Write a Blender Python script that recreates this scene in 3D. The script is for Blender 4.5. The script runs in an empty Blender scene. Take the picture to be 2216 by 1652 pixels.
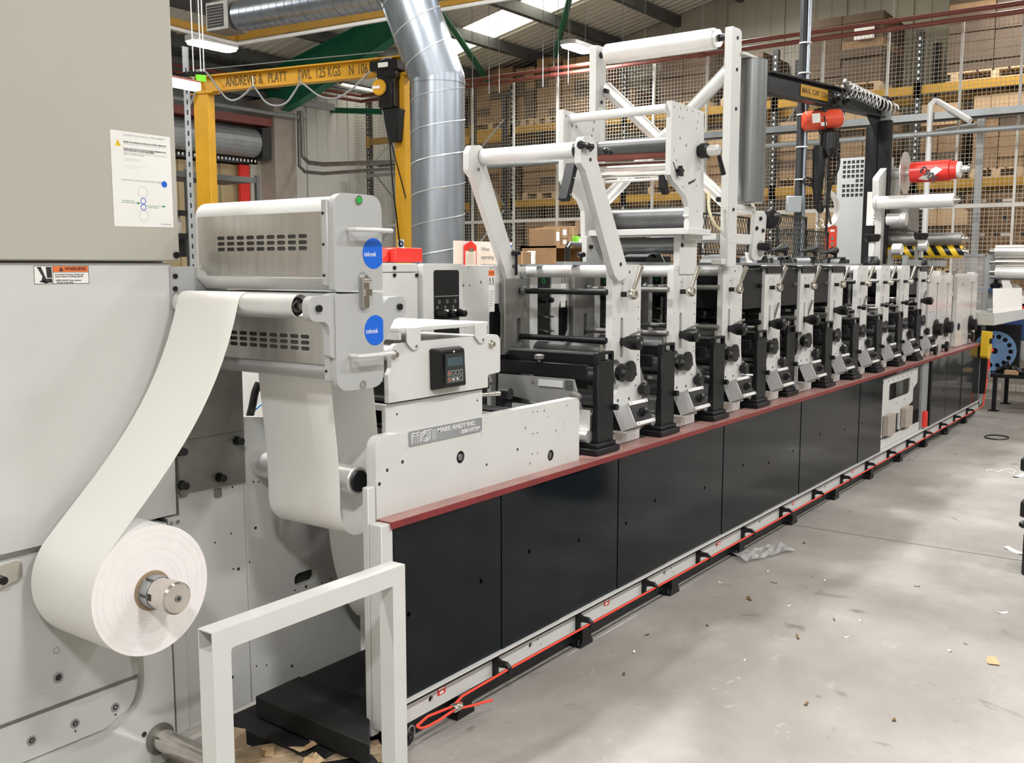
import bpy, math, random
from math import sin, cos, pi, radians, atan2, sqrt
from mathutils import Vector, Matrix
from mathutils.geometry import tessellate_polygon
random.seed(7)
S = bpy.context.scene
COL = S.collection
# ---------------------------------------------------------------- camera
FPX = 2130.0
PIT = math.atan(249 / FPX)
AZ = radians(36.09)
FWD = Vector((cos(AZ) * cos(PIT), sin(AZ) * cos(PIT), -sin(PIT)))
RGT = Vector((sin(AZ), -cos(AZ), 0))
UPV = RGT.cross(FWD)
CAM = Vector((0, -2.114, 1.6))
cd = bpy.data.cameras.new('camera')
cam = bpy.data.objects.new('camera', cd)
COL.objects.link(cam)
cam.matrix_world = Matrix(((RGT.x, UPV.x, -FWD.x, CAM.x), (RGT.y, UPV.y, -FWD.y, CAM.y), (RGT.z, UPV.z, -FWD.z, CAM.z), (0, 0, 0, 1)))
cd.sensor_width = 36.0
cd.lens = FPX * 36.0 / 2216.0
cd.clip_start = 0.05
cd.clip_end = 200
S.camera = cam
# ---------------------------------------------------------------- world, exposure
w = bpy.data.worlds.new('world'); S.world = w; w.use_nodes = True
w.node_tree.nodes['Background'].inputs[0].default_value = (0.95, 0.97, 1.0, 1)
w.node_tree.nodes['Background'].inputs[1].default_value = 1.0
S.view_settings.view_transform = 'Standard'
S.view_settings.look = 'None'
S.view_settings.gamma = 1
S.view_settings.use_curve_mapping = False
S.view_settings.exposure = 0.90
LAMP_W = 60.0        # watts of each high bay lamp

# ---------------------------------------------------------------- pixel to world (2216 x 1652) on a real plane
def ray(px, py): return FWD + RGT * ((px - 1108) / FPX) + UPV * ((826 - py) / FPX)
def on(px, py, ax, v):
    r = ray(px, py); return CAM + r * ((v - CAM[ax]) / r[ax])
def Y(px, py, v): return on(px, py, 1, v)
def X(px, py, v): return on(px, py, 0, v)
def Z(px, py, v): return on(px, py, 2, v)

# ---------------------------------------------------------------- materials
MATS = {}
def mat(name, col, rough=0.5, metal=0.0, var=0.06, scale=6.0, bump=0.0, bscale=60.0, coat=0.0, dirt=None, spec=0.5, aniso=None):
    m = bpy.data.materials.new(name); m.use_nodes = True
    nt = m.node_tree; b = nt.nodes['Principled BSDF']
    tc = nt.nodes.new('ShaderNodeTexCoord')
    b.inputs['Roughness'].default_value = rough
    b.inputs['Metallic'].default_value = metal
    b.inputs['Specular IOR Level'].default_value = spec
    if coat: b.inputs['Coat Weight'].default_value = coat; b.inputs['Coat Roughness'].default_value = 0.08
    n = nt.nodes.new('ShaderNodeTexNoise'); n.inputs['Scale'].default_value = scale; n.inputs['Detail'].default_value = 5
    mp = nt.nodes.new('ShaderNodeMapping')
    if aniso: mp.inputs['Scale'].default_value = aniso
    nt.links.new(tc.outputs['Object'], mp.inputs[0]); nt.links.new(mp.outputs[0], n.inputs['Vector'])
    cr = nt.nodes.new('ShaderNodeValToRGB')
    lo = [c * (1 - var) for c in col]; hi = [min(1, c * (1 + var)) for c in col]
    cr.color_ramp.elements[0].color = (*(dirt or lo), 1); cr.color_ramp.elements[1].color = (*hi, 1)
    cr.color_ramp.elements[0].position = 0.3; cr.color_ramp.elements[1].position = 0.62 if not dirt else 0.5
    nt.links.new(n.outputs['Fac'], cr.inputs[0]); nt.links.new(cr.outputs[0], b.inputs['Base Color'])
    if bump:
        n2 = nt.nodes.new('ShaderNodeTexNoise'); n2.inputs['Scale'].default_value = bscale; n2.inputs['Detail'].default_value = 3
        nt.links.new(mp.outputs[0], n2.inputs['Vector'])
        bp = nt.nodes.new('ShaderNodeBump'); bp.inputs['Strength'].default_value = bump; bp.inputs['Distance'].default_value = 0.002
        nt.links.new(n2.outputs['Fac'], bp.inputs['Height']); nt.links.new(bp.outputs[0], b.inputs['Normal'])
    MATS[name] = m
    return m
def flat(name, col, rough=0.6):
    return mat(name, col, rough, var=0.02)
WHITE = mat('white_machine_paint', (0.585, 0.585, 0.57), 0.38, var=0.03, scale=4, bump=0.05)
CABW = mat('glossy_cabinet_paint', (0.60, 0.60, 0.585), 0.16, var=0.015, scale=2)
CABT = mat('matt_cabinet_paint', (0.43, 0.41, 0.36), 0.5, var=0.02, scale=2, bump=0.08, bscale=200)
SILVL = mat('light_box_metal', (0.60, 0.605, 0.61), 0.4, 0.1, var=0.03, scale=5)
SILV = mat('silver_paint', (0.43, 0.435, 0.435), 0.42, 0.15, var=0.03, scale=5)
STEEL = mat('brushed_stainless', (0.50, 0.48, 0.45), 0.3, 0.9, var=0.1, scale=3, aniso=(1, 12, 1))
ALU = mat('aluminium_roller_metal', (0.78, 0.78, 0.77), 0.36, 0.75, var=0.05, scale=8)
ALUP = mat('pale_anodised_tube', (0.72, 0.72, 0.71), 0.42, 0.25, var=0.03)
CHROME = mat('polished_steel', (0.66, 0.63, 0.58), 0.2, 1.0, var=0.06, scale=20)
GALV = mat('galvanised_spiral_steel', (0.31, 0.345, 0.39), 0.3, 0.8, var=0.12, scale=5, aniso=(3, 3, .3))
DROLL = mat('dark_anilox_coating', (0.085, 0.085, 0.085), 0.45, 0.3, var=0.15, scale=14)
GROLL = mat('grey_ground_steel', (0.25, 0.26, 0.265), 0.34, 0.75, var=0.08, scale=3)
GSTEEL = mat('dull_grey_steel', (0.22, 0.215, 0.20), 0.45, 0.5, var=0.15, scale=9)
BLACK = mat('black_painted_metal', (0.0065, 0.007, 0.008), 0.42, var=0.2, scale=12, bump=0.1, spec=0.35)
BPLAS = mat('black_plastic', (0.007, 0.007, 0.0075), 0.34, var=0.1, spec=0.4)
HOLE = mat('dark_hole', (0.03, 0.029, 0.027), 0.7, var=0.1)
PANEL = mat('smoked_acrylic', (0.005, 0.007, 0.009), 0.10, var=0.35, scale=3, spec=0.17)
REDTOP = mat('pale_red_ledge_top', (0.36, 0.20, 0.18), 0.4, var=0.12, scale=9)  # ledge top, a paler red than its front lip
RED = mat('dull_red_ledge_paint', (0.19, 0.018, 0.02), 0.45, var=0.12, scale=14, bump=0.1)
PAPER = mat('white_label_paper', (0.90, 0.89, 0.865), 0.35, var=0.01, scale=3)
ROLLEND = mat('cut_paper_edge', (0.84, 0.80, 0.79), 0.8, var=0.02, scale=20)
BROWNCARD = mat('core_cardboard', (0.33, 0.24, 0.15), 0.8, var=0.15)
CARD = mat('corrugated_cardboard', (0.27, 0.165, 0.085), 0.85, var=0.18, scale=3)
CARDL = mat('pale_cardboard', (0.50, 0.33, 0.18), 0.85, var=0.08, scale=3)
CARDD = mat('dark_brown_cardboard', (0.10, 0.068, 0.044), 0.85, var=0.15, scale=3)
WOOD = mat('pallet_wood', (0.50, 0.36, 0.21), 0.8, var=0.25, scale=9, aniso=(1, 6, 1))
WOODB = mat('brown_chipboard', (0.30, 0.17, 0.08), 0.7, var=0.1)
YEL = mat('yellow_rack_paint', (0.44, 0.235, 0.02), 0.5, var=0.08, scale=6)
YELG = mat('yellow_gantry_paint', (0.60, 0.31, 0.01), 0.45, var=0.06, scale=6)
RACK = mat('dark_rack_steel', (0.018, 0.02, 0.023), 0.5, var=0.2)
GREYM = mat('grey_galvanised_post', (0.33, 0.35, 0.36), 0.45, 0.4, var=0.08)
GREENP = mat('green_rafter_paint', (0.015, 0.16, 0.085), 0.45, var=0.1)
PURL = mat('dark_galvanised_purlin', (0.13, 0.135, 0.135), 0.5, 0.4, var=0.2, scale=3)
REDPIPE = mat('red_oxide_pipe', (0.22, 0.06, 0.045), 0.5, var=0.12)
CLAD = mat('pale_wall_cladding', (0.46, 0.435, 0.36), 0.6, var=0.03, scale=1.5)
CLADG = mat('grey_wall_cladding', (0.30, 0.31, 0.31), 0.6, var=0.04, scale=1.5)
ROOFM = mat('roof_liner_sheet', (0.74, 0.70, 0.62), 0.6, var=0.04, scale=1.5)
BEIGE = mat('beige_board', (0.36, 0.31, 0.265), 0.8, var=0.05)
WIRE = mat('white_mesh_wire', (0.62, 0.60, 0.55), 0.5, var=0.05)
DWIRE = mat('pale_mesh_wire', (0.50, 0.46, 0.38), 0.5, var=0.1)
ORANGE = mat('orange_warning_print', (0.75, 0.15, 0.03), 0.5, var=0.03)
HORANGE = mat('orange_red_enamel', (0.55, 0.06, 0.025), 0.35, var=0.05)
RROPE = mat('red_pull_rope', (0.85, 0.07, 0.04), 0.4, var=0.03)
REDP = mat('bright_red_plastic', (0.72, 0.035, 0.025), 0.3, var=0.03)
BLUE = mat('blue_sticker', (0.0, 0.11, 0.60), 0.45, var=0.02)
GREEN = mat('green_button', (0.02, 0.40, 0.06), 0.3, var=0.02)
LIME = mat('lime_green_box', (0.18, 0.62, 0.03), 0.6, var=0.03)
BLUEH = mat('blue_air_hose', (0.04, 0.30, 0.72), 0.4, var=0.03)
NAVY = mat('navy_machine_paint', (0.03, 0.07, 0.20), 0.45, var=0.1)
INK = flat('black_print', (0.02, 0.02, 0.022))
GINK = flat('grey_print', (0.15, 0.15, 0.15))
LINK = flat('pale_grey_print', (0.42, 0.42, 0.42))
STICK = flat('white_sticker', (0.80, 0.79, 0.76), 0.45)
BINK = flat('faded_brown_print', (0.13, 0.075, 0.02))
CREAM = mat('cream_rubber_hose', (0.68, 0.63, 0.42), 0.45, var=0.03)
MAT_ = mat('black_rubber_slab', (0.007, 0.007, 0.007), 0.75, var=0.35, scale=5, bump=0.3)
KHAKI = mat('stained_strip_curtain', (0.36, 0.28, 0.15), 0.5, var=0.2, scale=3)
HYEL = mat('hazard_yellow', (0.80, 0.52, 0.02), 0.4, var=0.03)
LABGREY = mat('cast_alloy_nameplate', (0.36, 0.375, 0.40), 0.42, 0.5, var=0.08)
TIE = mat('white_cable_tie', (0.8, 0.8, 0.78), 0.4, var=0.02)

def emis(name, col, s):
    m = bpy.data.materials.new(name); m.use_nodes = True; nt = m.node_tree
    b = nt.nodes['Principled BSDF']; b.inputs['Base Color'].default_value = (*col, 1)
    b.inputs['Emission Color'].default_value = (*col, 1); b.inputs['Emission Strength'].default_value = s
    return m
LAMPM = emis('lit_lamp_lens', (0.93, 0.94, 1.0), 14)
SKYL = emis('daylit_rooflight', (1.0, 0.97, 0.82), 1.7)
LCD = emis('dim_lcd', (0.03, 0.05, 0.06), 0.25)
def glass(name, col, rough=0.03, alpha=0.25):
    m = bpy.data.materials.new(name); m.use_nodes = True; nt = m.node_tree
    b = nt.nodes['Principled BSDF']; b.inputs['Base Color'].default_value = (*col, 1)
    b.inputs['Roughness'].default_value = rough; b.inputs['Alpha'].default_value = alpha
    b.inputs['Specular IOR Level'].default_value = 0.8
    return m
CLEAR = glass('clear_polycarbonate', (0.55, 0.55, 0.54), 0.05, 0.30)
SMOKE = glass('lightly_smoked_polycarbonate', (0.03, 0.033, 0.035), 0.06, 0.72)
FILM = glass('clear_film', (0.7, 0.7, 0.7), 0.15, 0.35)

# ---------------------------------------------------------------- mesh builder
class M:
    def __init__(s): s.v = []; s.f = []; s.sm = []
    def raw(s, vs, fs, smooth=True):
        o = len(s.v); s.v += [Vector(a) for a in vs]; s.f += [[o + i for i in f] for f in fs]; return s
    def box(s, a, b):
        x0, y0, z0 = [min(p, q) for p, q in zip(a, b)]; x1, y1, z1 = [max(p, q) for p, q in zip(a, b)]
        return s.raw([(x0, y0, z0), (x1, y0, z0), (x1, y1, z0), (x0, y1, z0), (x0, y0, z1), (x1, y0, z1), (x1, y1, z1), (x0, y1, z1)],
                     [(0, 3, 2, 1), (4, 5, 6, 7), (0, 1, 5, 4), (1, 2, 6, 5), (2, 3, 7, 6), (3, 0, 4, 7)])
    def obox(s, c, size, u, vdir):
        u = Vector(u).normalized(); n = u.cross(Vector(vdir)).normalized(); v = n.cross(u)
        c = Vector(c); a, b, d = [k / 2 for k in size]; P = []
        for k in (-1, 1):
            for (i, j) in ((-1, -1), (1, -1), (1, 1), (-1, 1)): P.append(c + u * a * i + v * b * j + n * d * k)
        return s.raw(P, [(0, 3, 2, 1), (4, 5, 6, 7), (0, 1, 5, 4), (1, 2, 6, 5), (2, 3, 7, 6), (3, 0, 4, 7)])
    def bar(s, p, q, w, h, up=(0, 0, 1)):
        p = Vector(p); q = Vector(q); u = q - p
        return s.obox((p + q) / 2, (u.length, w, h), u, Vector(up).cross(u))
    def cyl(s, p, q, r0, r1=None, n=20, caps=True):
        r1 = r0 if r1 is None else r1
        p = Vector(p); q = Vector(q); d = (q - p).normalized()
        a = Vector((0, 0, 1)) if abs(d.z) < 0.9 else Vector((1, 0, 0))
        u = d.cross(a).normalized(); v = d.cross(u)
        P = [p + (u * cos(2 * pi * i / n) + v * sin(2 * pi * i / n)) * r0 for i in range(n)] + \
            [q + (u * cos(2 * pi * i / n) + v * sin(2 * pi * i / n)) * r1 for i in range(n)]
        F = [(i, i + n, (i + 1) % n + n, (i + 1) % n) for i in range(n)]
        if caps: F += [tuple(range(n)), tuple(range(2 * n - 1, n - 1, -1))]
        return s.raw(P, F)
    def ring(s, p, q, ro, ri, n=32):
        p = Vector(p); q = Vector(q); d = (q - p).normalized()
        a = Vector((0, 0, 1)) if abs(d.z) < 0.9 else Vector((1, 0, 0))
        u = d.cross(a).normalized(); v = d.cross(u); P = []
        for c, r in ((p, ro), (q, ro), (q, ri), (p, ri)):
            P += [c + (u * cos(2 * pi * i / n) + v * sin(2 * pi * i / n)) * r for i in range(n)]
        F = []
        for k in range(4):
            for i in range(n): F.append((k * n + i, ((k + 1) % 4) * n + i, ((k + 1) % 4) * n + (i + 1) % n, k * n + (i + 1) % n))
        return s.raw(P, F)
    def lathe(s, p, axis, prof, n=24):
        p = Vector(p); d = Vector(axis).normalized()
        a = Vector((0, 0, 1)) if abs(d.z) < 0.9 else Vector((1, 0, 0))
        u = d.cross(a).normalized(); v = d.cross(u); P = []; k = len(prof)
        for h, r in prof: P += [p + d * h + (u * cos(2 * pi * i / n) + v * sin(2 * pi * i / n)) * max(r, 1e-4) for i in range(n)]
        F = [(j * n + i, (j + 1) * n + i, (j + 1) * n + (i + 1) % n, j * n + (i + 1) % n) for j in range(k - 1) for i in range(n)]
        F += [tuple(range(n)), tuple(range(k * n - 1, (k - 1) * n - 1, -1))]
        return s.raw(P, F)
    def tube(s, pts, r, n=8, closed=False):
        pts = [Vector(p) for p in pts]; m = len(pts); P = []; prev = None
        for i, p in enumerate(pts):
            t = (pts[(i + 1) % m] - pts[i - 1]) if closed else (pts[min(i + 1, m - 1)] - pts[max(i - 1, 0)])
            t.normalize()
            if prev is None:
                a = Vector((0, 0, 1)) if abs(t.z) < 0.9 else Vector((1, 0, 0)); u = t.cross(a).normalized()
            else:
                u = (prev - t * prev.dot(t)); u = u.normalized() if u.length > 1e-6 else t.orthogonal().normalized()
            prev = u; v = t.cross(u)
            P += [p + (u * cos(2 * pi * j / n) + v * sin(2 * pi * j / n)) * r for j in range(n)]
        F = []
        for i in range(m if closed else m - 1):
            k = (i + 1) % m
            F += [(i * n + j, k * n + j, k * n + (j + 1) % n, i * n + (j + 1) % n) for j in range(n)]
        if not closed: F += [tuple(range(n)), tuple(range(m * n - 1, (m - 1) * n - 1, -1))]
        return s.raw(P, F)
    def prism(s, poly, ax, a, b, holes=()):
        loops = [list(poly)] + [list(h) for h in holes]
        def P3(p, k): 
            return {'x': (k, p[0], p[1]), 'y': (p[0], k, p[1]), 'z': (p[0], p[1], k)}[ax]
        tri = tessellate_polygon([[Vector((p[0], p[1], 0)) for p in l] for l in loops])
        fl = [p for l in loops for p in l]; n = len(fl)
        V = [P3(p, a) for p in fl] + [P3(p, b) for p in fl]
        F = [tuple(t) for t in tri] + [tuple(i + n for i in reversed(t)) for t in tri]
        o = 0
        for l in loops:
            m = len(l)
            F += [(o + i, o + (i + 1) % m, o + (i + 1) % m + n, o + i + n) for i in range(m)]
            o += m
        return s.raw(V, F)
    def sheet(s, prof, ax, a, b, th=0.0008):
        """a bent sheet: profile line in the plane across ax, given real thickness"""
        m = len(prof); off = []
        for i in range(m):
            p0 = prof[max(i - 1, 0)]; p1 = prof[min(i + 1, m - 1)]
            dx, dy = p1[0] - p0[0], p1[1] - p0[1]; L = sqrt(dx * dx + dy * dy) or 1
            off.append((prof[i][0] - dy / L * th, prof[i][1] + dx / L * th))
        poly = list(prof) + off[::-1]
        def P3(p, k): return {'x': (k, p[0], p[1]), 'y': (p[0], k, p[1]), 'z': (p[0], p[1], k)}[ax]
        n = len(poly); V = [P3(p, a) for p in poly] + [P3(p, b) for p in poly]; F = []
        for i in range(n): F.append((i, (i + 1) % n, (i + 1) % n + n, i + n))
        for i in range(m - 1):
            F.append((i, i + 1, n - 2 - i, n - 1 - i)); F.append((i + n, 2 * n - 1 - i, 2 * n - 2 - i, i + 1 + n))
        return s.raw(V, F)
    def build(s, name, m, parent=None, bevel=0, smooth=True, root_at=None, seg=1):
        me = bpy.data.meshes.new(name); ob = bpy.data.objects.new(name, me); COL.objects.link(ob)
        if parent is None:
            if root_at is None:
                xs = [v.x for v in s.v]; ys = [v.y for v in s.v]; zs = [v.z for v in s.v]
                root_at = Vector(((min(xs) + max(xs)) / 2, (min(ys) + max(ys)) / 2, min(zs)))
            org = Vector(root_at); ob.location = org
        else:
            org = origin(parent); ob.parent = parent
        ob['org'] = list(org)
        me.from_pydata([v - org for v in s.v], [], s.f); me.materials.append(m)
        me.validate()
        import bmesh
        bm = bmesh.new(); bm.from_mesh(me); bmesh.ops.recalc_face_normals(bm, faces=bm.faces[:]); bm.to_mesh(me); bm.free()
        if smooth:
            me.shade_smooth(); me.set_sharp_from_angle(angle=radians(32))
        if bevel:
            md = ob.modifiers.new('b', 'BEVEL'); md.width = bevel; md.segments = seg; md.limit_method = 'ANGLE'; md.angle_limit = radians(50)
            md.harden_normals = False
        return ob
def origin(o): return Vector(o['org'])
def tag(o, label=None, cat=None, group=None, kind=None):
    if label: o['label'] = label
    if cat: o['category'] = cat
    if group: o['group'] = group
    if kind: o['kind'] = kind
    return o
def thing(name, label, cat, loc, group=None):
    o = bpy.data.objects.new(name, None); COL.objects.link(o); o.location = loc; o['org'] = list(loc)
    o.empty_display_size = 0.1
    return tag(o, label, cat, group)
def copy_tree(o, delta, parent=None, label=None):
    c = o.copy(); COL.objects.link(c)
    if parent is None: c.location = o.location + Vector(delta)
    else: c.parent = parent
    c['org'] = list(origin(o) + Vector(delta))
    if label: c['label'] = label
    for ch in list(o.children): copy_tree(ch, delta, c)
    return c
def text(name, s, size, p, m, parent, right=(1, 0, 0), up=(0, 0, 1), ext=0.0004, align='LEFT', bold=0.0, sx=1.0, top=False, line=1.0):
    cu = bpy.data.curves.new(name, 'FONT'); cu.body = s; cu.size = size; cu.extrude = ext; cu.offset = bold
    cu.align_x = align; cu.align_y = 'TOP' if top else 'CENTER'; cu.space_line = line; cu.resolution_u = 3
    tmp = bpy.data.objects.new(name, cu)
    me = bpy.data.meshes.new_from_object(tmp); me.materials.clear(); me.materials.append(m)
    bpy.data.objects.remove(tmp); bpy.data.curves.remove(cu)
    o = bpy.data.objects.new(name, me); COL.objects.link(o)
    r = Vector(right).normalized(); u = Vector(up).normalized(); n = r.cross(u)
    org = origin(parent); o.parent = parent; l = Vector(p) - org
    o.matrix_local = Matrix(((r.x * sx, u.x, n.x, l.x), (r.y * sx, u.y, n.y, l.y), (r.z * sx, u.z, n.z, l.z), (0, 0, 0, 1)))
    o['org'] = list(org)
    return o
def rrect(x0, z0, x1, z1, r, n=5):
    x0, x1 = min(x0, x1), max(x0, x1); z0, z1 = min(z0, z1), max(z0, z1); P = []
    r = min(r, (x1 - x0) / 2 - 1e-5, (z1 - z0) / 2 - 1e-5)
    for cx, cz, a0 in ((x1 - r, z0 + r, -90), (x1 - r, z1 - r, 0), (x0 + r, z1 - r, 90), (x0 + r, z0 + r, 180)):
        for i in range(n + 1):
            a = radians(a0 + 90 * i / n); P.append((cx + r * cos(a), cz + r * sin(a)))
    return P
def circ(cx, cz, r, n=20, rz=None):
    return [(cx + r * cos(2 * pi * i / n), cz + (rz or r) * sin(2 * pi * i / n)) for i in range(n)]
def fillet(pts, rad, n=5):
    """round the corners of a polygon; rad number or list"""
    out = []; m = len(pts)
    for i, p in enumerate(pts):
        r = rad[i] if isinstance(rad, (list, tuple)) else rad
        if r <= 0: out.append(tuple(p)); continue
        p = Vector((p[0], p[1])); a = Vector(pts[i - 1][:2]); b = Vector(pts[(i + 1) % m][:2])
        u = (a - p); v = (b - p); lu, lv = u.length, v.length; u.normalize(); v.normalize()
        ang = u.angle(v); d = min(r / max(math.tan(ang / 2), 1e-3), lu * 0.49, lv * 0.49)
        s, e = p + u * d, p + v * d
        for k in range(n + 1):
            t = k / n; q = s * (1 - t) ** 2 + p * 2 * t * (1 - t) + e * t * t; out.append((q.x, q.y))
    return out
def bez(a, b, c, d, n=10):
    a, b, c, d = map(Vector, (a, b, c, d)); R = []
    for i in range(n + 1):
        t = i / n; R.append(a * (1 - t) ** 3 + b * 3 * t * (1 - t) ** 2 + c * 3 * t * t * (1 - t) + d * t ** 3)
    return R
def spline(pts, n=8):
    pts = [Vector(p) for p in pts]; R = []
    for i in range(len(pts) - 1):
        p0 = pts[max(i - 1, 0)]; p1 = pts[i]; p2 = pts[i + 1]; p3 = pts[min(i + 2, len(pts) - 1)]
        for k in range(n):
            t = k / n
            R.append(0.5 * ((2 * p1) + (p2 - p0) * t + (2 * p0 - 5 * p1 + 4 * p2 - p3) * t * t + (3 * p1 - p0 - 3 * p2 + p3) * t ** 3))
    R.append(pts[-1]); return R
def screws(name, pts, r, yo, m, parent, depth=0.004, n=10, out=-1, ax=1):
    """round heads or sunk dots standing on a plane y = yo (or x = yo)"""
    b = M()
    for q in pts:
        rr = q[2] if len(q) > 2 else r
        if ax == 1: b.cyl((q[0], yo, q[1]), (q[0], yo + out * depth, q[1]), rr, n=n)
        else: b.cyl((yo, q[0], q[1]), (yo + out * depth, q[0], q[1]), rr, n=n)
    return b.build(name, m, parent)
def P2(px, py, yy):
    p = Y(px, py, yy); return (p.x, p.z)
# ================================================================ setting
RY0, RZ0, RS = 11.07, 4.86, 0.21      # eave of the left wall, roof pitch
RIDGE = -3.5
def roofz(y): return RZ0 + RS * (RY0 - max(y, RIDGE)) - (RS * (RIDGE - y) if y < RIDGE else 0)
XW, XB, YR = 16.0, -5.0, -12.0
# floor: polished grey concrete with wear
fm = bpy.data.materials.new('worn_power_floated_concrete'); fm.use_nodes = True
nt = fm.node_tree; b = nt.nodes['Principled BSDF']
tc = nt.nodes.new('ShaderNodeTexCoord')
def noise(sc, det=6, rough=0.6, dist=0):
    n = nt.nodes.new('ShaderNodeTexNoise'); n.inputs['Scale'].default_value = sc; n.inputs['Detail'].default_value = det
    n.inputs['Roughness'].default_value = rough; n.inputs['Distortion'].default_value = dist
    nt.links.new(tc.outputs['Object'], n.inputs['Vector']); return n
def ramp(src, stops):
    r = nt.nodes.new('ShaderNodeValToRGB'); nt.links.new(src, r.inputs[0])
    r.color_ramp.elements[0].position = stops[0][0]; r.color_ramp.elements[0].color = (*stops[0][1], 1)
    r.color_ramp.elements[1].position = stops[-1][0]; r.color_ramp.elements[1].color = (*stops[-1][1], 1)
    for p, c in stops[1:-1]:
        e = r.color_ramp.elements.new(p); e.color = (*c, 1)
    return r
def mixc(f, a, bb, mode='MIX'):
    m_ = nt.nodes.new('ShaderNodeMix'); m_.data_type = 'RGBA'; m_.blend_type = mode
    if isinstance(f, float): m_.inputs['Factor'].default_value = f
    else: nt.links.new(f, m_.inputs['Factor'])
    for k, v in ((6, a), (7, bb)):
        if isinstance(v, tuple): m_.inputs[k].default_value = (*v, 1)
        else: nt.links.new(v, m_.inputs[k])
    return m_.outputs[2]
base = ramp(noise(0.9, 6, 0.62, 0.3).outputs['Fac'], [(0.32, (0.23, 0.212, 0.190)), (0.52, (0.31, 0.29, 0.268)), (0.68, (0.40, 0.38, 0.355))])
scuff = ramp(noise(9, 8, 0.75, 1.2).outputs['Fac'], [(0.60, (0, 0, 0)), (0.72, (1, 1, 1))])
c1 = mixc(scuff.outputs[0], base.outputs[0], (0.40, 0.385, 0.36))
stain = ramp(noise(3.1, 4, 0.5, 2.0).outputs['Fac'], [(0.26, (1, 1, 1)), (0.36, (0, 0, 0))])
c2 = mixc(stain.outputs[0], c1, (0.18, 0.162, 0.142))
speck = ramp(noise(70, 2, 0.5).outputs['Fac'], [(0.72, (0, 0, 0)), (0.76, (1, 1, 1))])
c3 = mixc(speck.outputs[0], c2, (0.20, 0.185, 0.165))
nt.links.new(c3, b.inputs['Base Color'])
rr = ramp(noise(2.2, 5, 0.6, 0.5).outputs['Fac'], [(0.35, (0.42, 0.42, 0.42)), (0.65, (0.62, 0.62, 0.62))])
nt.links.new(rr.outputs[0], b.inputs['Roughness'])
bp = nt.nodes.new('ShaderNodeBump'); bp.inputs['Strength'].default_value = 0.12; bp.inputs['Distance'].default_value = 0.004
nt.links.new(noise(25, 5, 0.7).outputs['Fac'], bp.inputs['Height']); nt.links.new(bp.outputs[0], b.inputs['Normal'])
fl = M().box((XB, YR, -0.2), (XW, RY0, 0)).build('floor', fm, smooth=False, root_at=(5, 0, 0)); tag(fl, kind='structure')
# saw-cut joints in the slab are thin recessed grooves filled dark
jm = mat('joint_filler', (0.12, 0.11, 0.10), 0.9)
def joint(a, c):
    a = Vector(a); c = Vector(c); d = (c - a).normalized(); s_ = Vector((-d.y, d.x, 0)) * 0.004
    M().raw([a + s_ + Vector((0, 0, .0008)), a - s_ + Vector((0, 0, .0008)), c - s_ + Vector((0, 0, .0008)), c + s_ + Vector((0, 0, .0008)),
             a + s_ - Vector((0, 0, .01)), a - s_ - Vector((0, 0, .01)), c - s_ - Vector((0, 0, .01)), c + s_ - Vector((0, 0, .01))],
            [(0, 1, 2, 3), (7, 6, 5, 4), (0, 4, 5, 1), (1, 5, 6, 2), (2, 6, 7, 3), (3, 7, 4, 0)]).build('floor_joint', jm, fl)
j0 = Z(1712, 1136, 0); j1 = Z(2216, 1215, 0); jd = (j1 - j0).normalized()
joint(j0 - jd * 0.6, j1 + jd * 6)

CLAD_DAYLIT = mat('daylight_white_cladding', (0.70, 0.69, 0.66), 0.55, var=0.02, scale=1.5)  # daylight on the left wall painted in as whiter sheets
# walls of ribbed sheet panels
def rib_profile(L, rib=0.25, d=0.018):
    out = [0.0]; P = []; x = 0
    while x < L - 1e-6:
        e = min(x + rib, L)
        P += [(x, 0), (x + rib * 0.80, 0), (x + rib * 0.84, -d), (x + rib * 0.92, -d)]
        x = e
    P.append((L, 0)); return [p for p in P if p[0] <= L + 1e-6]
def clad_wall(name, axis, pos, a0, a1, ztop, m, out, width=1.0, z0=0.0, mfun=None):
    """wall slab plus one ribbed panel child per sheet; out = direction of the room (+1 / -1) on the wall's normal axis"""
    t = 0.12
    if axis == 'x': poly = [(a0, z0), (a1, z0)] + [(y, ztop(y) + .08) for y in ([a1] + [k for k in (RIDGE,) if a0 < k < a1] + [a0])]
    else: poly = [(a0, z0), (a1, z0), (a1, ztop(0) + .08), (a0, ztop(0) + .08)]
    wl = M().prism(poly, axis, pos - out * 0.01, pos - out * (0.01 + t)).build(name, m, smooth=False); tag(wl, kind='structure')
    n = max(1, round((a1 - a0) / width)); wd = (a1 - a0) / n
    for i in range(n):
        s0 = a0 + i * wd + 0.004; s1 = a0 + (i + 1) * wd - 0.004
        pr = rib_profile(s1 - s0)
        bb = M()
        for k in range(len(pr) - 1):
            (u0, d0), (u1, d1) = pr[k], pr[k + 1]
            if u1 - u0 < 1e-6: continue
            za, zb = ztop(s0 + u0), ztop(s0 + u1)
            q0 = pos + out * (0.03 + d0); q1 = pos + out * (0.03 + d1)
            if axis == 'x': bb.raw([(q0, s0 + u0, z0), (q1, s0 + u1, z0), (q1, s0 + u1, zb), (q0, s0 + u0, za)], [(0, 1, 2, 3)])
            else: bb.raw([(s0 + u0, q0, z0), (s0 + u1, q1, z0), (s0 + u1, q1, zb), (s0 + u0, q0, za)], [(0, 1, 2, 3)])
        mm = mfun(s0) if mfun else m
        bb.build('panel', mm, wl, smooth=False)
    return wl
clad_wall('wall_far', 'x', XW, YR, RY0, lambda y: roofz(y) - 0.02, CLAD, -1)
clad_wall('wall_left', 'y', RY0, XB, XW, lambda x: RZ0 - 0.02, CLADG, -1, mfun=lambda x: CLADG if x < 10.6 else CLAD_DAYLIT)
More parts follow.
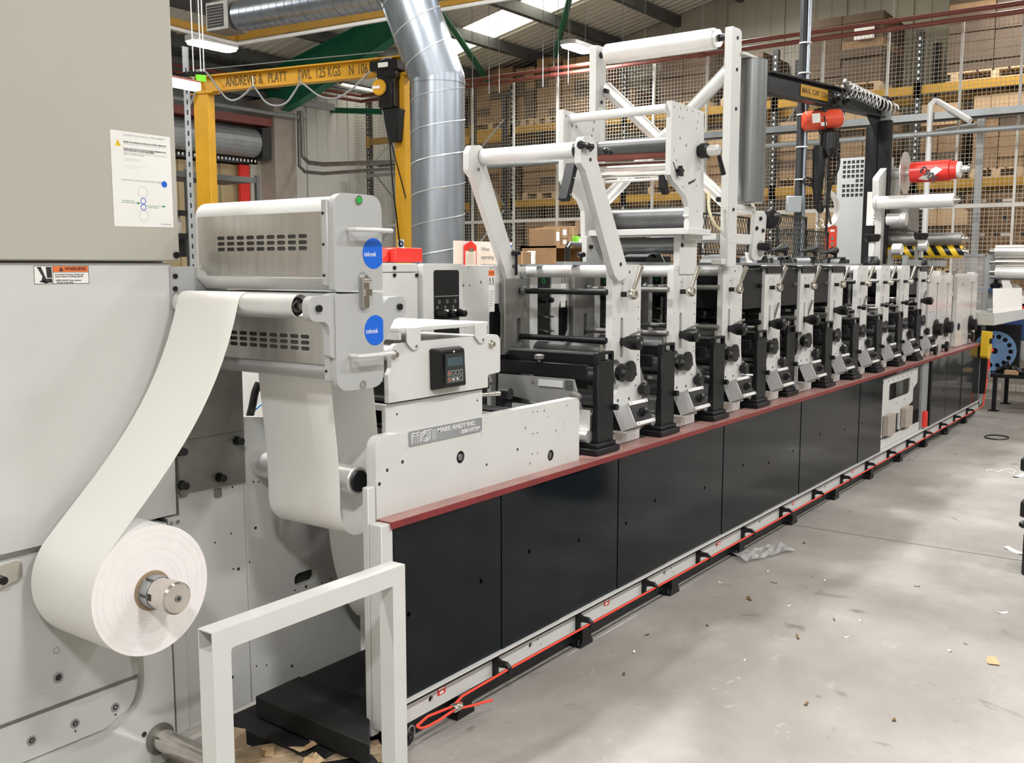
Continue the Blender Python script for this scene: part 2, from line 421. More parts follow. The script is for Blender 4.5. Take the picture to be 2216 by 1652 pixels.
tag(M().prism([(YR, 0), (RY0, 0), (RY0, roofz(RY0) + .06), (RIDGE, roofz(RIDGE) + .06), (YR, roofz(YR) + .06)], 'x', XB, XB - 0.12).build('wall_back', CLAD, smooth=False), kind='structure')
tag(M().box((XB, YR - 0.12, 0), (XW, YR, roofz(YR) + .06)).build('wall_right', CLAD, smooth=False), kind='structure')
# roof: liner sheets between purlins; two rooflight strips
def roof_slab(name, y0, y1):
    return M().raw([(XB, y0, roofz(y0) + .05), (XW, y0, roofz(y0) + .05), (XW, y1, roofz(y1) + .05), (XB, y1, roofz(y1) + .05),
                    (XB, y0, roofz(y0) + .15), (XW, y0, roofz(y0) + .15), (XW, y1, roofz(y1) + .15), (XB, y1, roofz(y1) + .15)],
                   [(0, 3, 2, 1), (4, 5, 6, 7), (0, 1, 5, 4), (1, 2, 6, 5), (2, 3, 7, 6), (3, 0, 4, 7)])
ceil = roof_slab('ceiling', RIDGE, RY0 + .1).build('ceiling', ROOFM, smooth=False); tag(ceil, kind='structure')
roof_slab('ceiling', YR, RIDGE).build('ceiling_far_slope', ROOFM, ceil, smooth=False)
LIGHTS = (2.6, 13.05)
x = XB; 
while x < XW - 0.01:
    hit = [l for l in LIGHTS if abs(l - x) < 0.5]
    wdt = 0.85
    x1 = min(x + wdt, XW)
    bb = M()
    if x1 - x < 0.1: break
    pr = rib_profile(x1 - x - 0.006, 0.17, 0.025)
    for (y0, y1) in ((RIDGE, RY0),):
        for k in range(len(pr) - 1):
            (u0, d0), (u1, d1) = pr[k], pr[k + 1]
            if u1 - u0 < 1e-6: continue
            bb.raw([(x + u0, y0, roofz(y0) + d0), (x + u1, y0, roofz(y0) + d1), (x + u1, y1, roofz(y1) + d1), (x + u0, y1, roofz(y1) + d0)], [(0, 1, 2, 3)])
    lit = any(abs(l - x) < wdt / 2 for l in LIGHTS)
    bb.build('rooflight_sheet' if lit else 'roof_sheet', SKYL if lit else ROOFM, ceil, smooth=False)
    x = x1
# purlins run the length of the building
ys = [RY0 - 0.55 - 1.145 * i for i in range(12)]
for i, py_ in enumerate(ys):
    z_ = roofz(py_)
    bb = M().prism([(py_ - .035, z_ - .04), (py_ + .035, z_ - .055), (py_ + .035, z_ - .065), (py_ - .022, z_ - .055), (py_ - .022, z_ - .195), (py_ + .04, z_ - .21), (py_ + .04, z_ - .225), (py_ - .035, z_ - .21)], 'x', 4.5 if i < 2 else XB, XW - 0.03)
    bb.build('purlin', PURL, ceil, smooth=False)
# green portal frames
def rafter(x, parent):
    y0, y1 = 10.6, RIDGE
    def H(y): return 0.30 + max(0, min(1, (y - 7.2) / 3.0)) * 0.42
    yy = [y0, 9.8, 9.0, 8.2, 7.2, 5, 2, RIDGE]
    web = [(y, roofz(y) - .24) for y in yy] + [(y, roofz(y) - .24 - H(y)) for y in yy[::-1]]
    bb = M().prism(web, 'x', x - .006, x + .006)
    for k in range(len(yy) - 1):
        a, c = yy[k], yy[k + 1]
        for zz, s_ in ((0, 0), (1, 1)):
            za = roofz(a) - .24 - (H(a) if s_ else 0); zc = roofz(c) - .24 - (H(c) if s_ else 0)
            bb.raw([(x - .09, a, za), (x + .09, a, za), (x + .09, c, zc), (x - .09, c, zc), (x - .09, a, za - .015), (x + .09, a, za - .015), (x + .09, c, zc - .015), (x - .09, c, zc - .015)],
                   [(0, 1, 2, 3), (7, 6, 5, 4), (0, 4, 5, 1), (1, 5, 6, 2), (2, 6, 7, 3), (3, 7, 4, 0)])
    bb.box((x - .09, y0 - .01, 0), (x + .09, y0 + .01, roofz(y0) - .24)).box((x - .006, y0, 0), (x + .006, y0 + .36, roofz(y0 + .3) - .3)).box((x - .09, y0 + .35, 0), (x + .09, y0 + .37, roofz(y0 + .3) - .3))
    return bb.build('portal_rafter', GREENP, parent, smooth=False)
rafter(10.9, ceil); rafter(4.6, ceil)
# green roof braces between the portals
for a, c in (((11.0, 7.3), (15.6, 9.6)), ((15.9, 8.6), (11.6, 5.2))):
    p = Vector((a[0], a[1], roofz(a[1]) - .28)); q = Vector((c[0], c[1], roofz(c[1]) - .30))
    M().cyl(p, q, 0.05, n=10).build('roof_brace', GREENP, ceil)
# beige boxed pier in the left corner
tag(M().box((10.66, 10.31, 0), (11.1, RY0 - .03, 4.25)).build('trim_1', BEIGE, smooth=False), kind='structure')
# eaves flashing of the left wall
tag(M().box((XB, RY0 - .12, RZ0 - .10), (XW, RY0 - .04, RZ0 - .06)).build('trim_2', PURL, smooth=False), kind='structure')

# ---------------------------------------------------------------- lamps (high bays hung from the roof)
def highbay(x, y, z, label, ang=0.0, watts=None):
    watts = watts or (LAMP_W * .5 if x > 13 else LAMP_W * 1.6 if (1 < y < 2 and x > 0) else LAMP_W * 1.9 if x < 0 else LAMP_W * .9)
    t = thing('high_bay_lamp', label, 'lamp', (x, y, z), 'high bay lamps hung from the roof')
    M().prism(rrect(x - .30, y - .11, x + .30, y + .11, .08), 'z', z, z + .025).build('lens', LAMPM, t, bevel=.01)
    M().prism(rrect(x - .32, y - .13, x + .32, y + .13, .09), 'z', z + .026, z + .09).build('housing', ALUP, t, bevel=.01)
    M().cyl((x - .2, y, z + .09), (x - .2, y, roofz(y) - .03), .004, n=6).cyl((x + .2, y, z + .09), (x + .2, y, roofz(y) - .03), .004, n=6).build('hanger_wire', GREYM, t)
    la = bpy.data.lights.new('lamp_light', 'AREA'); la.shape = 'RECTANGLE'; la.size = 0.56; la.size_y = 0.2; la.energy = watts; la.color = (1.0, 0.995, 0.98)
    lo = bpy.data.objects.new('lamp_light', la); COL.objects.link(lo); lo.parent = t; lo.location = (0, 0, -0.006)
    t.rotation_euler.z = ang
    return t
highbay(7.41, 7.55, 4.1, 'glowing high bay lamp above the yellow gantry beam, behind the cabinet edge')
pL = X(1250, 108, 12.2)
highbay(pL.x, pL.y, pL.z, 'glowing high bay lamp hung under the rooflights left of the tall roller tower')
for (x, y, z) in ((1.7, -3.5, 4.8), (5.0, -3.5, 4.8), (8.4, -3.5, 4.8), (11.8, -3.5, 4.9), (-1.6, -3.5, 4.8), (-3.2, 1.0, 4.8), (1.9, 1.7, 4.9), (5.2, 1.7, 4.9), (8.4, 1.7, 5.0), (13.9, 0.4, 5.3), (13.9, 4.0, 5.62), (3.2, 7.4, 4.8), (13.4, -4.5, 5.3), (7.0, -6.0, 4.9), (1.5, -6.0, 4.9)):
    highbay(x, y, z, 'high bay lamp out of the picture, %s row, %s' % ('far aisle' if y < -4 else 'near aisle' if y < 0 else ('press' if y < 3 else 'left'), 'behind the camera' if x < 0 else 'over the cabinet' if x < 3 else 'over the first stations' if x < 6 else 'over the last stations' if x < 10 else 'beyond the press end' if x < 13 else 'over the racks'))
# ================================================================ tall cabinet at the left edge
CY = 0.62
t = thing('unwind_cabinet', 'tall pale grey unwind cabinet at the left, behind the big paper roll', 'cabinet', (0.6, 1.1, 0))
M().box((-1.4, CY, 0.0), (1.745, 1.7, .36)).box((-1.4, CY + .03, .3), (1.905, 1.7, 3.0)).build('body', WHITE, t, bevel=.004)
M().box((-1.4, CY - .022, 1.617), (1.928, CY + .03, 3.02)).build('upper_door', CABT, t, bevel=.004)
# lower door, slightly bulged gloss sheet
M().prism([(-1.4, 0.6), (1.32, .797), (1.896, .797), (1.912, 1.600), (-1.4, 1.600)] if False else [(-1.4, .797), (1.897, .797), (1.912, 1.611), (-1.4, 1.611)], 'y', CY, CY + .028).build('lower_door', CABW, t, bevel=.005)
# recessed plate with a rounded rail below the roll
M().box((-1.4, CY + .002, .0), (1.86, CY + .029, .775)).build('recess_plate', WHITE, t)
railp = fillet([(-1.4, .195), (1.79, .195), (1.79, .80), (1.835, .80), (1.835, .03), (-1.4, .03)], [0, .14, 0, 0, .0, 0], 8)
railp = [(-1.4, .172), (1.60, .172)] + [(1.60 + .13 * sin(a), .302 - .13 * cos(a)) for a in [radians(k) for k in range(0, 91, 10)]] + [(1.73, .785), (1.834, .785), (1.834, .0), (-1.4, .0)]
M().prism(railp, 'y', CY - .03, CY + .02).build('frame_rail', WHITE, t, bevel=.004)
# raised bottom bar inside the rail
M().prism([(-1.4, .302), (1.725, .302), (1.725, .310), (-1.4, .310)], 'y', CY - .004, CY + .02).build('groove_edge', GSTEEL, t)
M().prism(fillet([(-1.4, .178), (1.60, .178), (1.70, .22), (1.724, .300), (-1.4, .300)], [0, .08, .06, .01, 0], 4), 'y', CY - .008, CY + .02).build('lower_plate', WHITE, t, bevel=.002)
# vertical strips right of the rail
M().box((1.852, CY - .012, .06), (1.902, CY + .05, .792)).build('strip', WHITE, t, bevel=.002)
M().box((1.838, CY - .002, .03), (1.848, CY + .03, .79)).build('gap', HOLE, t)
M().cyl((1.862, CY - .012, .775), (1.862, CY - .016, .775), .007).cyl((1.886, CY - .012, .775), (1.886, CY - .016, .775), .007).build('strip_screw', CHROME, t)
M().cyl((1.912, CY - .022, 1.636), (1.912, CY - .030, 1.636), .010).build('door_screw', BPLAS, t)
pts = [P2(249, 1531, CY - .008), P2(162, 1566, CY - .008), P2(68, 1603, CY - .008)]
for q in pts:
    M().ring((q[0], CY - .008, q[1]), (q[0], CY - .0105, q[1]), .014, .0085).build('bolt_seat', LABGREY, t)
    M().cyl((q[0], CY - .008, q[1]), (q[0], CY - .010, q[1]), .0085).build('bolt_hole', HOLE, t)
    M().cyl((q[0], CY - .010, q[1]), (q[0], CY - .0115, q[1]), .004, n=6).build('bolt', CHROME, t)
M().cyl((pts[0][0], CY - .008, pts[0][1] - .024), (pts[0][0], CY - .010, pts[0][1] - .024), .003, n=8).cyl((pts[1][0], CY - .008, pts[1][1] - .024), (pts[1][0], CY - .010, pts[1][1] - .024), .003, n=8).build('pin_hole', HOLE, t)
CYR = CY + .002
q = P2(125, 1466, CYR); M().ring((q[0], CYR, q[1]), (q[0], CYR - .005, q[1]), .015, .010).build('bush', LABGREY, t); M().cyl((q[0], CYR, q[1]), (q[0], CYR - .003, q[1]), .009).build('bush_hole', HOLE, t)
q = P2(122, 1408, CYR); M().ring((q[0], CYR, q[1]), (q[0], CYR - .0015, q[1]), .010, .008).build('plug', LABGREY, t)
q = P2(312, 1590, CY - .03); M().cyl((q[0], CY - .03, q[1]), (q[0], CY - .031, q[1]), .009, n=14).build('rail_hole', HOLE, t)
# latch at the far left edge by the roll
a = P2(0, 1240, CY - .01)
M().prism(fillet([(a[0] - .05, a[1] - .055), (a[0] + .06, a[1] - .03), (a[0] + .062, a[1] + .02), (a[0] - .05, a[1] + .015)], .012), 'y', CY + .012, CY - .012).build('latch_plate', CHROME, t, bevel=.002)
M().cyl((a[0], CY - .012, a[1] - .02), (a[0], CY - .03, a[1] - .02), .012).build('latch_knob', BPLAS, t)
# steel bar running out of the rail foot
p = Vector((1.775, CY - .03, .085))
M().cyl(p, p + Vector((0, -.34, 0)), .036, n=28).build('tie_bar', CHROME, t)
M().ring(p, p + Vector((0, -.008, 0)), .050, .036).build('tie_bar_collar', GSTEEL, t)
# warning sticker
yy = CY - .0006
a = P2(72, 575, CY); c = P2(193, 614, CY)
x0, x1, z1, z0 = a[0], c[0], a[1], c[1]
M().box((x0, CY, z0), (x1, yy, z1)).build('warning_sticker', STICK, t)
e = yy - .0004; xs = x0 + (x1 - x0) * .335; zs = z1 - (z1 - z0) * .36
M().prism([(x0, z0), (x1, z0), (x1, z1), (x0, z1)], 'y', yy, yy - .0001, holes=[[(x0 + .0015, z0 + .0015), (x0 + .0015, z1 - .0015), (x1 - .0015, z1 - .0015), (x1 - .0015, z0 + .0015)]]).box((xs - .0007, yy, z0), (xs + .0007, yy - .0002, z1)).box((xs, yy, zs - .0006), (x1, yy - .0002, zs + .0006)).build('sticker_border', INK, t)
M().box((xs + .001, yy, zs + .001), (x1 - .002, yy - .0001, z1 - .002)).build('orange_band', ORANGE, t)
text('lettering', 'WARNING', (z1 - zs) * 0.72, (xs + (x1 - xs) * .33, e, (z1 + zs) / 2), INK, t, bold=.0002)
M().prism([(xs + (x1 - xs) * .17, zs + .003), (xs + (x1 - xs) * .29, zs + .003), (xs + (x1 - xs) * .23, z1 - .003)], 'y', yy, e).build('alert_triangle', INK, t)
text('lettering', 'Downward motion of base can\ncause serious crushing injuries.\n\n-KEEP AWAY from bottom\n  of unit at all times.', .0070, (xs + .006, e, zs - .003), INK, t, top=True, line=.82)
w_ = xs - x0; h_ = z1 - z0
def SP(u, v): return (x0 + u * w_, z0 + v * h_)
M().prism([SP(.16, .93), SP(.38, .93), SP(.62, .32), SP(.72, .22), SP(.55, .14), SP(.38, .2), SP(.44, .42)], 'y', yy, e).prism([SP(.28, .12), SP(.66, .04), SP(.70, .12), SP(.5, .22), SP(.3, .18)], 'y', yy, e).prism([SP(.64, .93), SP(.94, .93), SP(.95, .34), SP(.68, .34)], 'y', yy, e).prism([SP(.68, .30), SP(.95, .30), SP(.96, .08), SP(.5, .06), SP(.68, .2)], 'y', yy, e).build('boot_pictogram', INK, t)

# instruction sheet taped to the door
DY = CY - .022
pc = [Y(237, 280, DY), Y(367, 297, DY), Y(375, 493, DY), Y(247, 490, DY)]
sh = thing('instruction_sheet', 'white printed instruction sheet taped to the upper cabinet door', 'paper', (pc[3].x, DY, pc[3].z))
M().raw([(p.x, DY - .0015, p.z) for p in pc] + [(p.x, DY - .0003, p.z) for p in pc], [(0, 3, 2, 1), (4, 5, 6, 7), (0, 1, 5, 4), (1, 2, 6, 5), (2, 3, 7, 6), (3, 0, 4, 7)]).build('sheet', STICK, sh, smooth=False)
UX = (pc[1] - pc[0]).normalized(); UX = Vector((1, 0, UX.z * .5)).normalized(); UZ = Vector((-UX.z, 0, UX.x)); SW = .205; SHT = .285
def SQ(u, v): return pc[3] + Vector((.004, 0, 0)) + UX * (u * SW) + UZ * (v * SHT) + Vector((0, -.0017, 0))
def st(s, u, v, size, m=GINK, al='LEFT', b=0.0):
    size = min(size, (.97 - u) * SW / (.60 * len(s)))
    text('printed_line', s, size, SQ(u, v), m, sh, right=UX, up=UZ, ext=.0001, align=al, bold=b)
st('ADHESIVE ROLL INSTALL / REPLACEMENT', .18, .955, .0085, LINK, b=.0001)
st('ENSURE THAT ADHESIVE ROLL IS INSTALLED IN CORRECT ORIENTATION', .18, .885, .0062, INK, b=.0002)
st('PLEASE REFER TO ARROW INSIDE THE ROLL FOR DIRECTION', .18, .868, .0052, LINK)
st('NOTE: ROLLS DO NOT ROTATE UNLESS, PRESSING IS ON', .18, .815, .0062, INK, b=.0002)
st('ROTATION NOT ALWAYS REQUIRED', .18, .797, .0062, INK, b=.0002)
st('REFER TO MANUAL FOR FURTHER INSTRUCTIONS ON ROLL LIFE', .18, .772, .0056, LINK)
st('REPLACE WHEN REQUIRED', .18, .757, .0056, LINK)
st('------------------------', .18, .712, .0075, GINK); st('-----------  --------', .18, .695, .0075, GINK)
st('----------------------------------------', .18, .64, .0065, LINK); st('------------------------', .18, .622, .0065, LINK)
st('ADHESIVE ROLL INSTALLATION / REPLACEMENT', .12, .49, .0066, LINK, b=.0001)
st('www.teknek.com', .76, .045, .0055, GINK)
b = M().raw([tuple(SQ(.04, .835)), tuple(SQ(.14, .835)), tuple(SQ(.09, .905)), tuple(SQ(.04, .835) + Vector((0, .0006, 0))), tuple(SQ(.14, .835) + Vector((0, .0006, 0))), tuple(SQ(.09, .905) + Vector((0, .0006, 0)))], [(0, 1, 2), (5, 4, 3), (0, 3, 4, 1), (1, 4, 5, 2), (2, 5, 3, 0)])
b.build('caution_triangle', HYEL, sh); st('!', .083, .862, .014, INK)
def ringat(nm, u, v, r, m, th=.0008, fill=False):
    c = SQ(u, v); d = Vector((0, -.0003, 0))
    (M().cyl(c, c + d, r, n=24) if fill else M().ring(c, c + d, r, r - th, 28)).build(nm, m, sh)
ringat('blue_dot', .84, .475, .010, BLUE, fill=True)
for v, r in ((.375, .0165), (.125, .0165)): ringat('drawn_circle', .47, v, r, LINK)
for v in (.28, .215): ringat('drawn_ring', .47, v, .0095, BLUE, .002)
GR = flat('green_print', (.04, .25, .08))
for u0, u1, v in ((.10, .37, .255), (.52, .80, .235)):
    c, d = SQ(u0, v), SQ(u1, v)
    M().bar(c, d, .0003, .0012).raw([tuple(d + UZ * .004), tuple(d - UZ * .004), tuple(d + UX * .012), tuple(d + UZ * .004 + Vector((0, .0003, 0))), tuple(d - UZ * .004 + Vector((0, .0003, 0))), tuple(d + UX * .012 + Vector((0, .0003, 0)))], [(0, 1, 2), (5, 4, 3), (0, 3, 4, 1), (1, 4, 5, 2), (2, 5, 3, 0)]).build('flow_arrow', GR, sh)
st('MACHINE FLOW', .12, .273, .0055, GR); st('WEB TENSION', .55, .215, .0055, GR)

# ================================================================ back frame plates right of the cabinet
t = thing('unwind_side_frame', 'pale grey side frame plate behind the hanging paper loop', 'machine frame', (2.3, CY, .05))
slotp = P2(662, 1250, CY)
outl = [(1.905, .055), (2.13, .055), (2.13, 1.42), (1.905, 1.42)]
M().prism([(1.903, .05), (2.168, .05), (2.168, 1.215), (1.903, 1.215)], 'y', CY, CY + .03).build('left_panel', WHITE, t, bevel=.002)
M().prism([(2.171, .05), (2.72, .05), (2.72, 1.21), (2.66, 1.21), (2.40, 1.18), (2.30, 1.068), (2.171, 1.085)], 'y', CY, CY + .03,
          holes=[rrect(slotp[0] - .055, slotp[1] - .024, slotp[0] + .055, slotp[1] + .024, .022)[::-1]]).build('right_panel', WHITE, t, bevel=.002)
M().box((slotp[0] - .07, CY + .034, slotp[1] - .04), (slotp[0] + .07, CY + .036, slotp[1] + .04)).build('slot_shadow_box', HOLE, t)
hs = [(592, 922), (575, 928), (548, 1043), (516, 1232), (465, 1175), (503, 1055), (553, 1143), (540, 1217), (500, 1155), (503, 1466), (555, 1442), (577, 1440), (632, 1442), (505, 1232), (638, 1278), (662, 1270), (696, 1262), (716, 1253), (615, 1120), (560, 1043)]
screws('screw_hole', [P2(a, c, CY) + (.0035 + .0025 * (i % 3 == 0),) for i, (a, c) in enumerate(hs)], .004, CY, HOLE, t, depth=.0006)
# bare steel mounting plate with four black cap screws
a = P2(385, 812, CY - .012); 
M().prism([(1.90, .862), (2.165, .857), (2.165, 1.255), (1.90, 1.255)], 'y', CY - .012, CY).build('mounting_plate', GSTEEL, t, bevel=.001)
M().box((1.90, CY - .0125, 1.037), (2.165, CY - .0121, 1.0385)).build('scribed_line', INK, t)
for px_, py_ in ((396, 978), (519, 955), (481, 1035), (400, 1052)):
    q = P2(px_, py_, CY - .03)
    M().cyl((q[0], CY - .012, q[1]), (q[0], CY - .042, q[1]), .0125, n=20).cyl((q[0], CY - .012, q[1]), (q[0], CY - .016, q[1]), .0165, n=20).build('cap_screw', BPLAS, t, bevel=.001)
for px_ in (395, 470):
    q = P2(px_, 1068, CY); M().box((q[0] - .013, CY - .001, q[1] - .012), (q[0] + .013, CY - .010, q[1] + .016)).build('small_tab', GSTEEL, t, bevel=.002)
# upper bracket tying the web cleaner to the frame
M().prism([(1.90, 1.25), (2.12, 1.22), (2.12, 1.56), (2.02, 1.60), (1.90, 1.60)], 'y', CY - .008, CY + .02).build('upper_bracket', SILV, t, bevel=.002)
screws('bracket_screw', [P2(379, 598, CY - .01), P2(379, 625, CY - .01)], .008, CY - .008, BPLAS, t, depth=.006)
# idler rollers of the frame
M().cyl((2.245, CY, .907), (2.245, .142, .907), .047, n=32).build('idler_roller', ALU, t, bevel=.003)
M().cyl((2.245, .142, .907), (2.245, .132, .907), .036, n=32).build('roller_end_bearing', BPLAS, t, bevel=.002)

# ================================================================ the big paper roll with its web
R = .183; RC = Vector((1.562, .27, .70)); YB = .575
t = thing('paper_roll', 'large roll of white label paper hanging out of the left cabinet', 'paper roll', (RC.x, .42, RC.z - R))
M().lathe((RC.x, YB, RC.z), (0, -1, 0), [(0, .05), (0, R - .001), (.001, R), (YB - RC.y - .001, R)], 96).build('wound_paper', PAPER, t)
M().ring((RC.x, RC.y + .001, RC.z), (RC.x, RC.y - .0008, RC.z), R, .056, 96).build('cut_end', ROLLEND, t, bevel=.0005)
for r_ in (.170, .150, .118, .095, .082):
    M().ring((RC.x, RC.y, RC.z), (RC.x, RC.y - .0011, RC.z), r_, r_ - .0006, 72).build('winding_line', flat('winding_line', (.70, .66, .65)), t)
M().ring((RC.x, RC.y + .01, RC.z), (RC.x, RC.y - .003, RC.z), .0565, .047, 48).build('cardboard_core', BROWNCARD, t)
# web leaves the roll on its back-left and climbs to the guide roller with a sag
gr = Vector((1.930, 0, 1.486)); GRR = .036
wp = [(RC.x + R * cos(a) * 1.004, RC.z + R * sin(a) * 1.004) for a in [radians(k) for k in range(215, 127, -8)]]
end = [(gr.x + (GRR + .0012) * cos(a), gr.z + (GRR + .0012) * sin(a)) for a in [radians(k) for k in range(168, 30, -10)]]
s0 = wp[-1]
mid = bez((s0[0], 0, s0[1]), (s0[0] + .16, 0, s0[1] + .165), (1.80, 0, 1.16), (end[0][0], 0, end[0][1]), 16)
prof = wp + [(p.x, p.z) for p in mid[1:-1]] + end + [(2.05, 1.52)]
M().sheet(prof, 'y', RC.y + .004, YB - .004, .0007).build('unwinding_web', PAPER, t)
# expanding mandrel holding the core
t = thing('roll_mandrel', 'steel expanding mandrel sticking out of the big paper roll core', 'mandrel', (RC.x, .35, RC.z - .04))
M().cyl((RC.x, CY, RC.z), (RC.x, RC.y - .045, RC.z), .040, n=40).build('shaft', GSTEEL, t)
for k in range(6):
    a0 = radians(60 * k + 6); a1 = radians(60 * k + 54)
    ar = [(RC.x + .0465 * cos(a0 + (a1 - a0) * i / 6), RC.z + .0465 * sin(a0 + (a1 - a0) * i / 6)) for i in range(7)]
    ai = [(RC.x + .038 * cos(a0 + (a1 - a0) * i / 6), RC.z + .038 * sin(a0 + (a1 - a0) * i / 6)) for i in range(7)]
    M().prism(ar + ai[::-1], 'y', RC.y + .03, RC.y - .038).build('chuck_jaw', LABGREY, t, bevel=.001)
M().lathe((RC.x, RC.y - .04, RC.z), (0, -1, 0), [(0, .041), (0, .0435), (.020, .0435), (.022, .045), (.072, .045), (.078, .040), (.080, .0)], 48).build('end_cap', CHROME, t)
M().ring((RC.x, RC.y - .119, RC.z), (RC.x, RC.y - .122, RC.z), .010, .005, 24).build('centre_bush', GSTEEL, t)
M().cyl((RC.x, RC.y - .12, RC.z), (RC.x, RC.y - .1215, RC.z), .005).build('centre_hole', HOLE, t)
for k in range(3):
    a0 = radians(120 * k + 178)
    c = Vector((RC.x + .0425 * cos(a0), RC.y - .052, RC.z + .0425 * sin(a0)))
    M().obox(c, (.004, .018, .018), (cos(a0), 0, sin(a0)), (0, 1, 0)).build('rubber_pad', BPLAS, t)

# ================================================================ web cleaner: two stacked housings
t = thing('web_cleaner', 'silver two-tier web cleaning unit with blue round stickers', 'web cleaner', (2.2, .28, 1.2))
FY, BY = -.055, .60           # front and back of the unit
xa, xb = 1.99, 2.176
def body(z0, z1, top, name):
    r = .05
    if top: prof = [(xb, z0)] + [(xb - r + r * cos(a), z1 - r + r * sin(a)) for a in [radians(k) for k in range(0, 91, 15)]] + [(xa + r + r * cos(a), z1 - r + r * sin(a)) for a in [radians(k) for k in range(90, 181, 15)]] + [(xa, z0 + .035), (xa + .035, z0)]
    else: prof = [(xa, z1), (xa, z0 + .06)] + [(xa + .06 + .06 * cos(a), z0 + .06 + .06 * sin(a)) for a in [radians(k) for k in range(180, 271, 15)]] + [(xb, z0), (xb, z1)]
    return prof
up = body(1.530, 1.803, True, 'u'); lo = body(1.262, 1.522, False, 'l')
holes = []
# vents are cut through a stainless side cover standing on the -X face
M().prism(up, 'y', FY + .025, BY).build('upper_housing', WHITE, t, bevel=.002)
M().prism(lo, 'y', FY + .025, BY).build('lower_housing', SILV, t, bevel=.002)
def vents(y_hi, y_lo, z0, z1, hb, name):
    hs_ = []
    n, rws, w_, h_, gx, gz = 9, 3, hb[2], hb[3], hb[4], hb[5]
    for i in range(n):
        for j in range(rws):
            yc = hb[0] - i * gx; zc = hb[1] - j * gz
            hs_.append(rrect(yc - w_ / 2, zc - h_ / 2, yc + w_ / 2, zc + h_ / 2, h_ / 2 - .0005, 4)[::-1])
    return hs_
X0 = xa - .004
def cover(poly, hb, name):
    hv = vents(0, 0, 0, 0, hb, name)
    cv = M().prism(poly, 'x', X0, X0 + .0025, holes=hv).build(name, STEEL, t)
    M().box((X0 + .0026, hb[0] + .03, hb[1] + .015), (X0 + .004, hb[0] - 8 * hb[4] - .03, hb[1] - 2 * hb[5] - .015)).build('vent_backing', HOLE, cv)
p1 = X(478, 516, X0); p2 = X(655, 520, X0); gx = (p1.y - p2.y) / 8
cover([(BY - .02, 1.757), (FY + .035, 1.757), (FY + .035, 1.572), (BY - .06, 1.572), (BY - .02, 1.61)], (p1.y, p1.z, gx * .76, .0115, gx, .0175), 'upper_side_cover')
q1 = X(660, 729, X0)
cover([(BY - .02, 1.515), (FY + .035, 1.515), (FY + .035, 1.315), (BY - .02, 1.315)], (q1.y + 8 * gx, q1.z, gx * .76, .0115, gx, .0175), 'lower_side_cover')
for px_, py_ in ((437, 580), (705, 585)):
    c = X(px_, py_, X0); M().cyl((X0, c.y, c.z), (X0 - .003, c.y, c.z), .006, n=14).build('cover_screw', CHROME, t, bevel=.001)
# front end plates
def fplate(z0, z1, r, nm, xl, xr, extra=None, rad=None):
    M().prism(fillet(extra or [(xl, z0), (xr, z0), (xr, z1), (xl, z1)], rad or r, 8), 'y', FY, FY + .024).build(nm, SILV, t, bevel=.003, seg=2)
fx0, fx1 = Y(724, 600, FY).x, Y(828, 600, FY).x
fplate(1.530, 1.808, .05, 'upper_end_plate', fx0, fx1, rad=[.012, .012, .05, .05])
fplate(1.240, 1.522, .05, 'lower_end_plate', fx0, fx1, rad=[.05, .05, .012, .012])
# round edge strips beside the plates (black screws)
for z0, z1 in ((1.545, 1.79), (1.27, 1.505)):
    es = M().box((fx0 - .006, FY + .020, z0), (fx0 + .004, FY + .045, z1)).build('edge_strip', SILV, t, bevel=.003)
    for k in range(3):
        zz = z0 + .03 + k * (z1 - z0 - .07) / 2
        M().cyl((fx0 - .006, FY + .035, zz), (fx0 - .009, FY + .035, zz), .004, n=10).build('edge_screw', BPLAS, es)
# handles
for (pa, pb, pz) in (((746, 497), (838, 499), 0), ((752, 771), (840, 772), 0)):
    a = Y(*pa, FY); c = Y(*pb, FY - .04); xl, xr, zz = a.x + .01, a.x + .152, a.z
    pts = [(xl, FY + .002, zz), (xl, FY - .028, zz), (xl + .012, FY - .042, zz), (xr - .012, FY - .042, zz), (xr, FY - .028, zz), (xr, FY + .002, zz)]
    M().tube(spline(pts, 5), .0065, 10).build('handle', WHITE, t)
# latch
c = Y(784, 600, FY); lx = c.x
M().prism(rrect(lx - .016, 1.475, lx + .016, 1.585, .014), 'y', FY + .001, FY - .003).build('latch_recess', LABGREY, t, bevel=.001)
M().prism(rrect(lx - .010, 1.478, lx + .012, 1.575, .009), 'y', FY - .003, FY - .016).box((lx - .012, FY - .016, 1.515), (lx + .014, FY - .026, 1.535)).cyl((lx - .012, FY - .018, 1.56), (lx + .014, FY - .018, 1.56), .008).build('latch', CHROME, t, bevel=.002)
# green lamp, pin hole
c = Y(775, 433, FY)
M().ring((c.x, FY, c.z), (c.x, FY - .004, c.z), .0135, .0095).build('indicator_bezel', CHROME, t)
M().cyl((c.x, FY, c.z), (c.x, FY - .005, c.z), .0095).build('indicator_lens', GREEN, t)
c = Y(785, 833, FY); M().ring((c.x, FY, c.z), (c.x, FY - .002, c.z), .013, .009).build('hole_rim', CHROME, t); M().cyl((c.x, FY, c.z), (c.x, FY - .0008, c.z), .009).build('bolt_hole', LABGREY, t)
# blue stickers wrapped off the plate edge: discs clipped at its right side
for px_, py_ in ((808, 549), (812, 715)):
    c = Y(px_, py_, FY); r_ = .045
    P = [(c.x + r_ * cos(2 * pi * i / 48), c.z + r_ * sin(2 * pi * i / 48)) for i in range(48)]
    P = [(min(p[0], fx1 - .0015), p[1]) for p in P]
    rs_ = M().prism(P, 'y', FY - .0001, FY - .0008).build('round_sticker', BLUE, t)
    text('lettering', 'teknek', .021, (c.x - .040, FY - .0009, c.z - .002), STICK, rs_, bold=.0, sx=.88, ext=.0003)
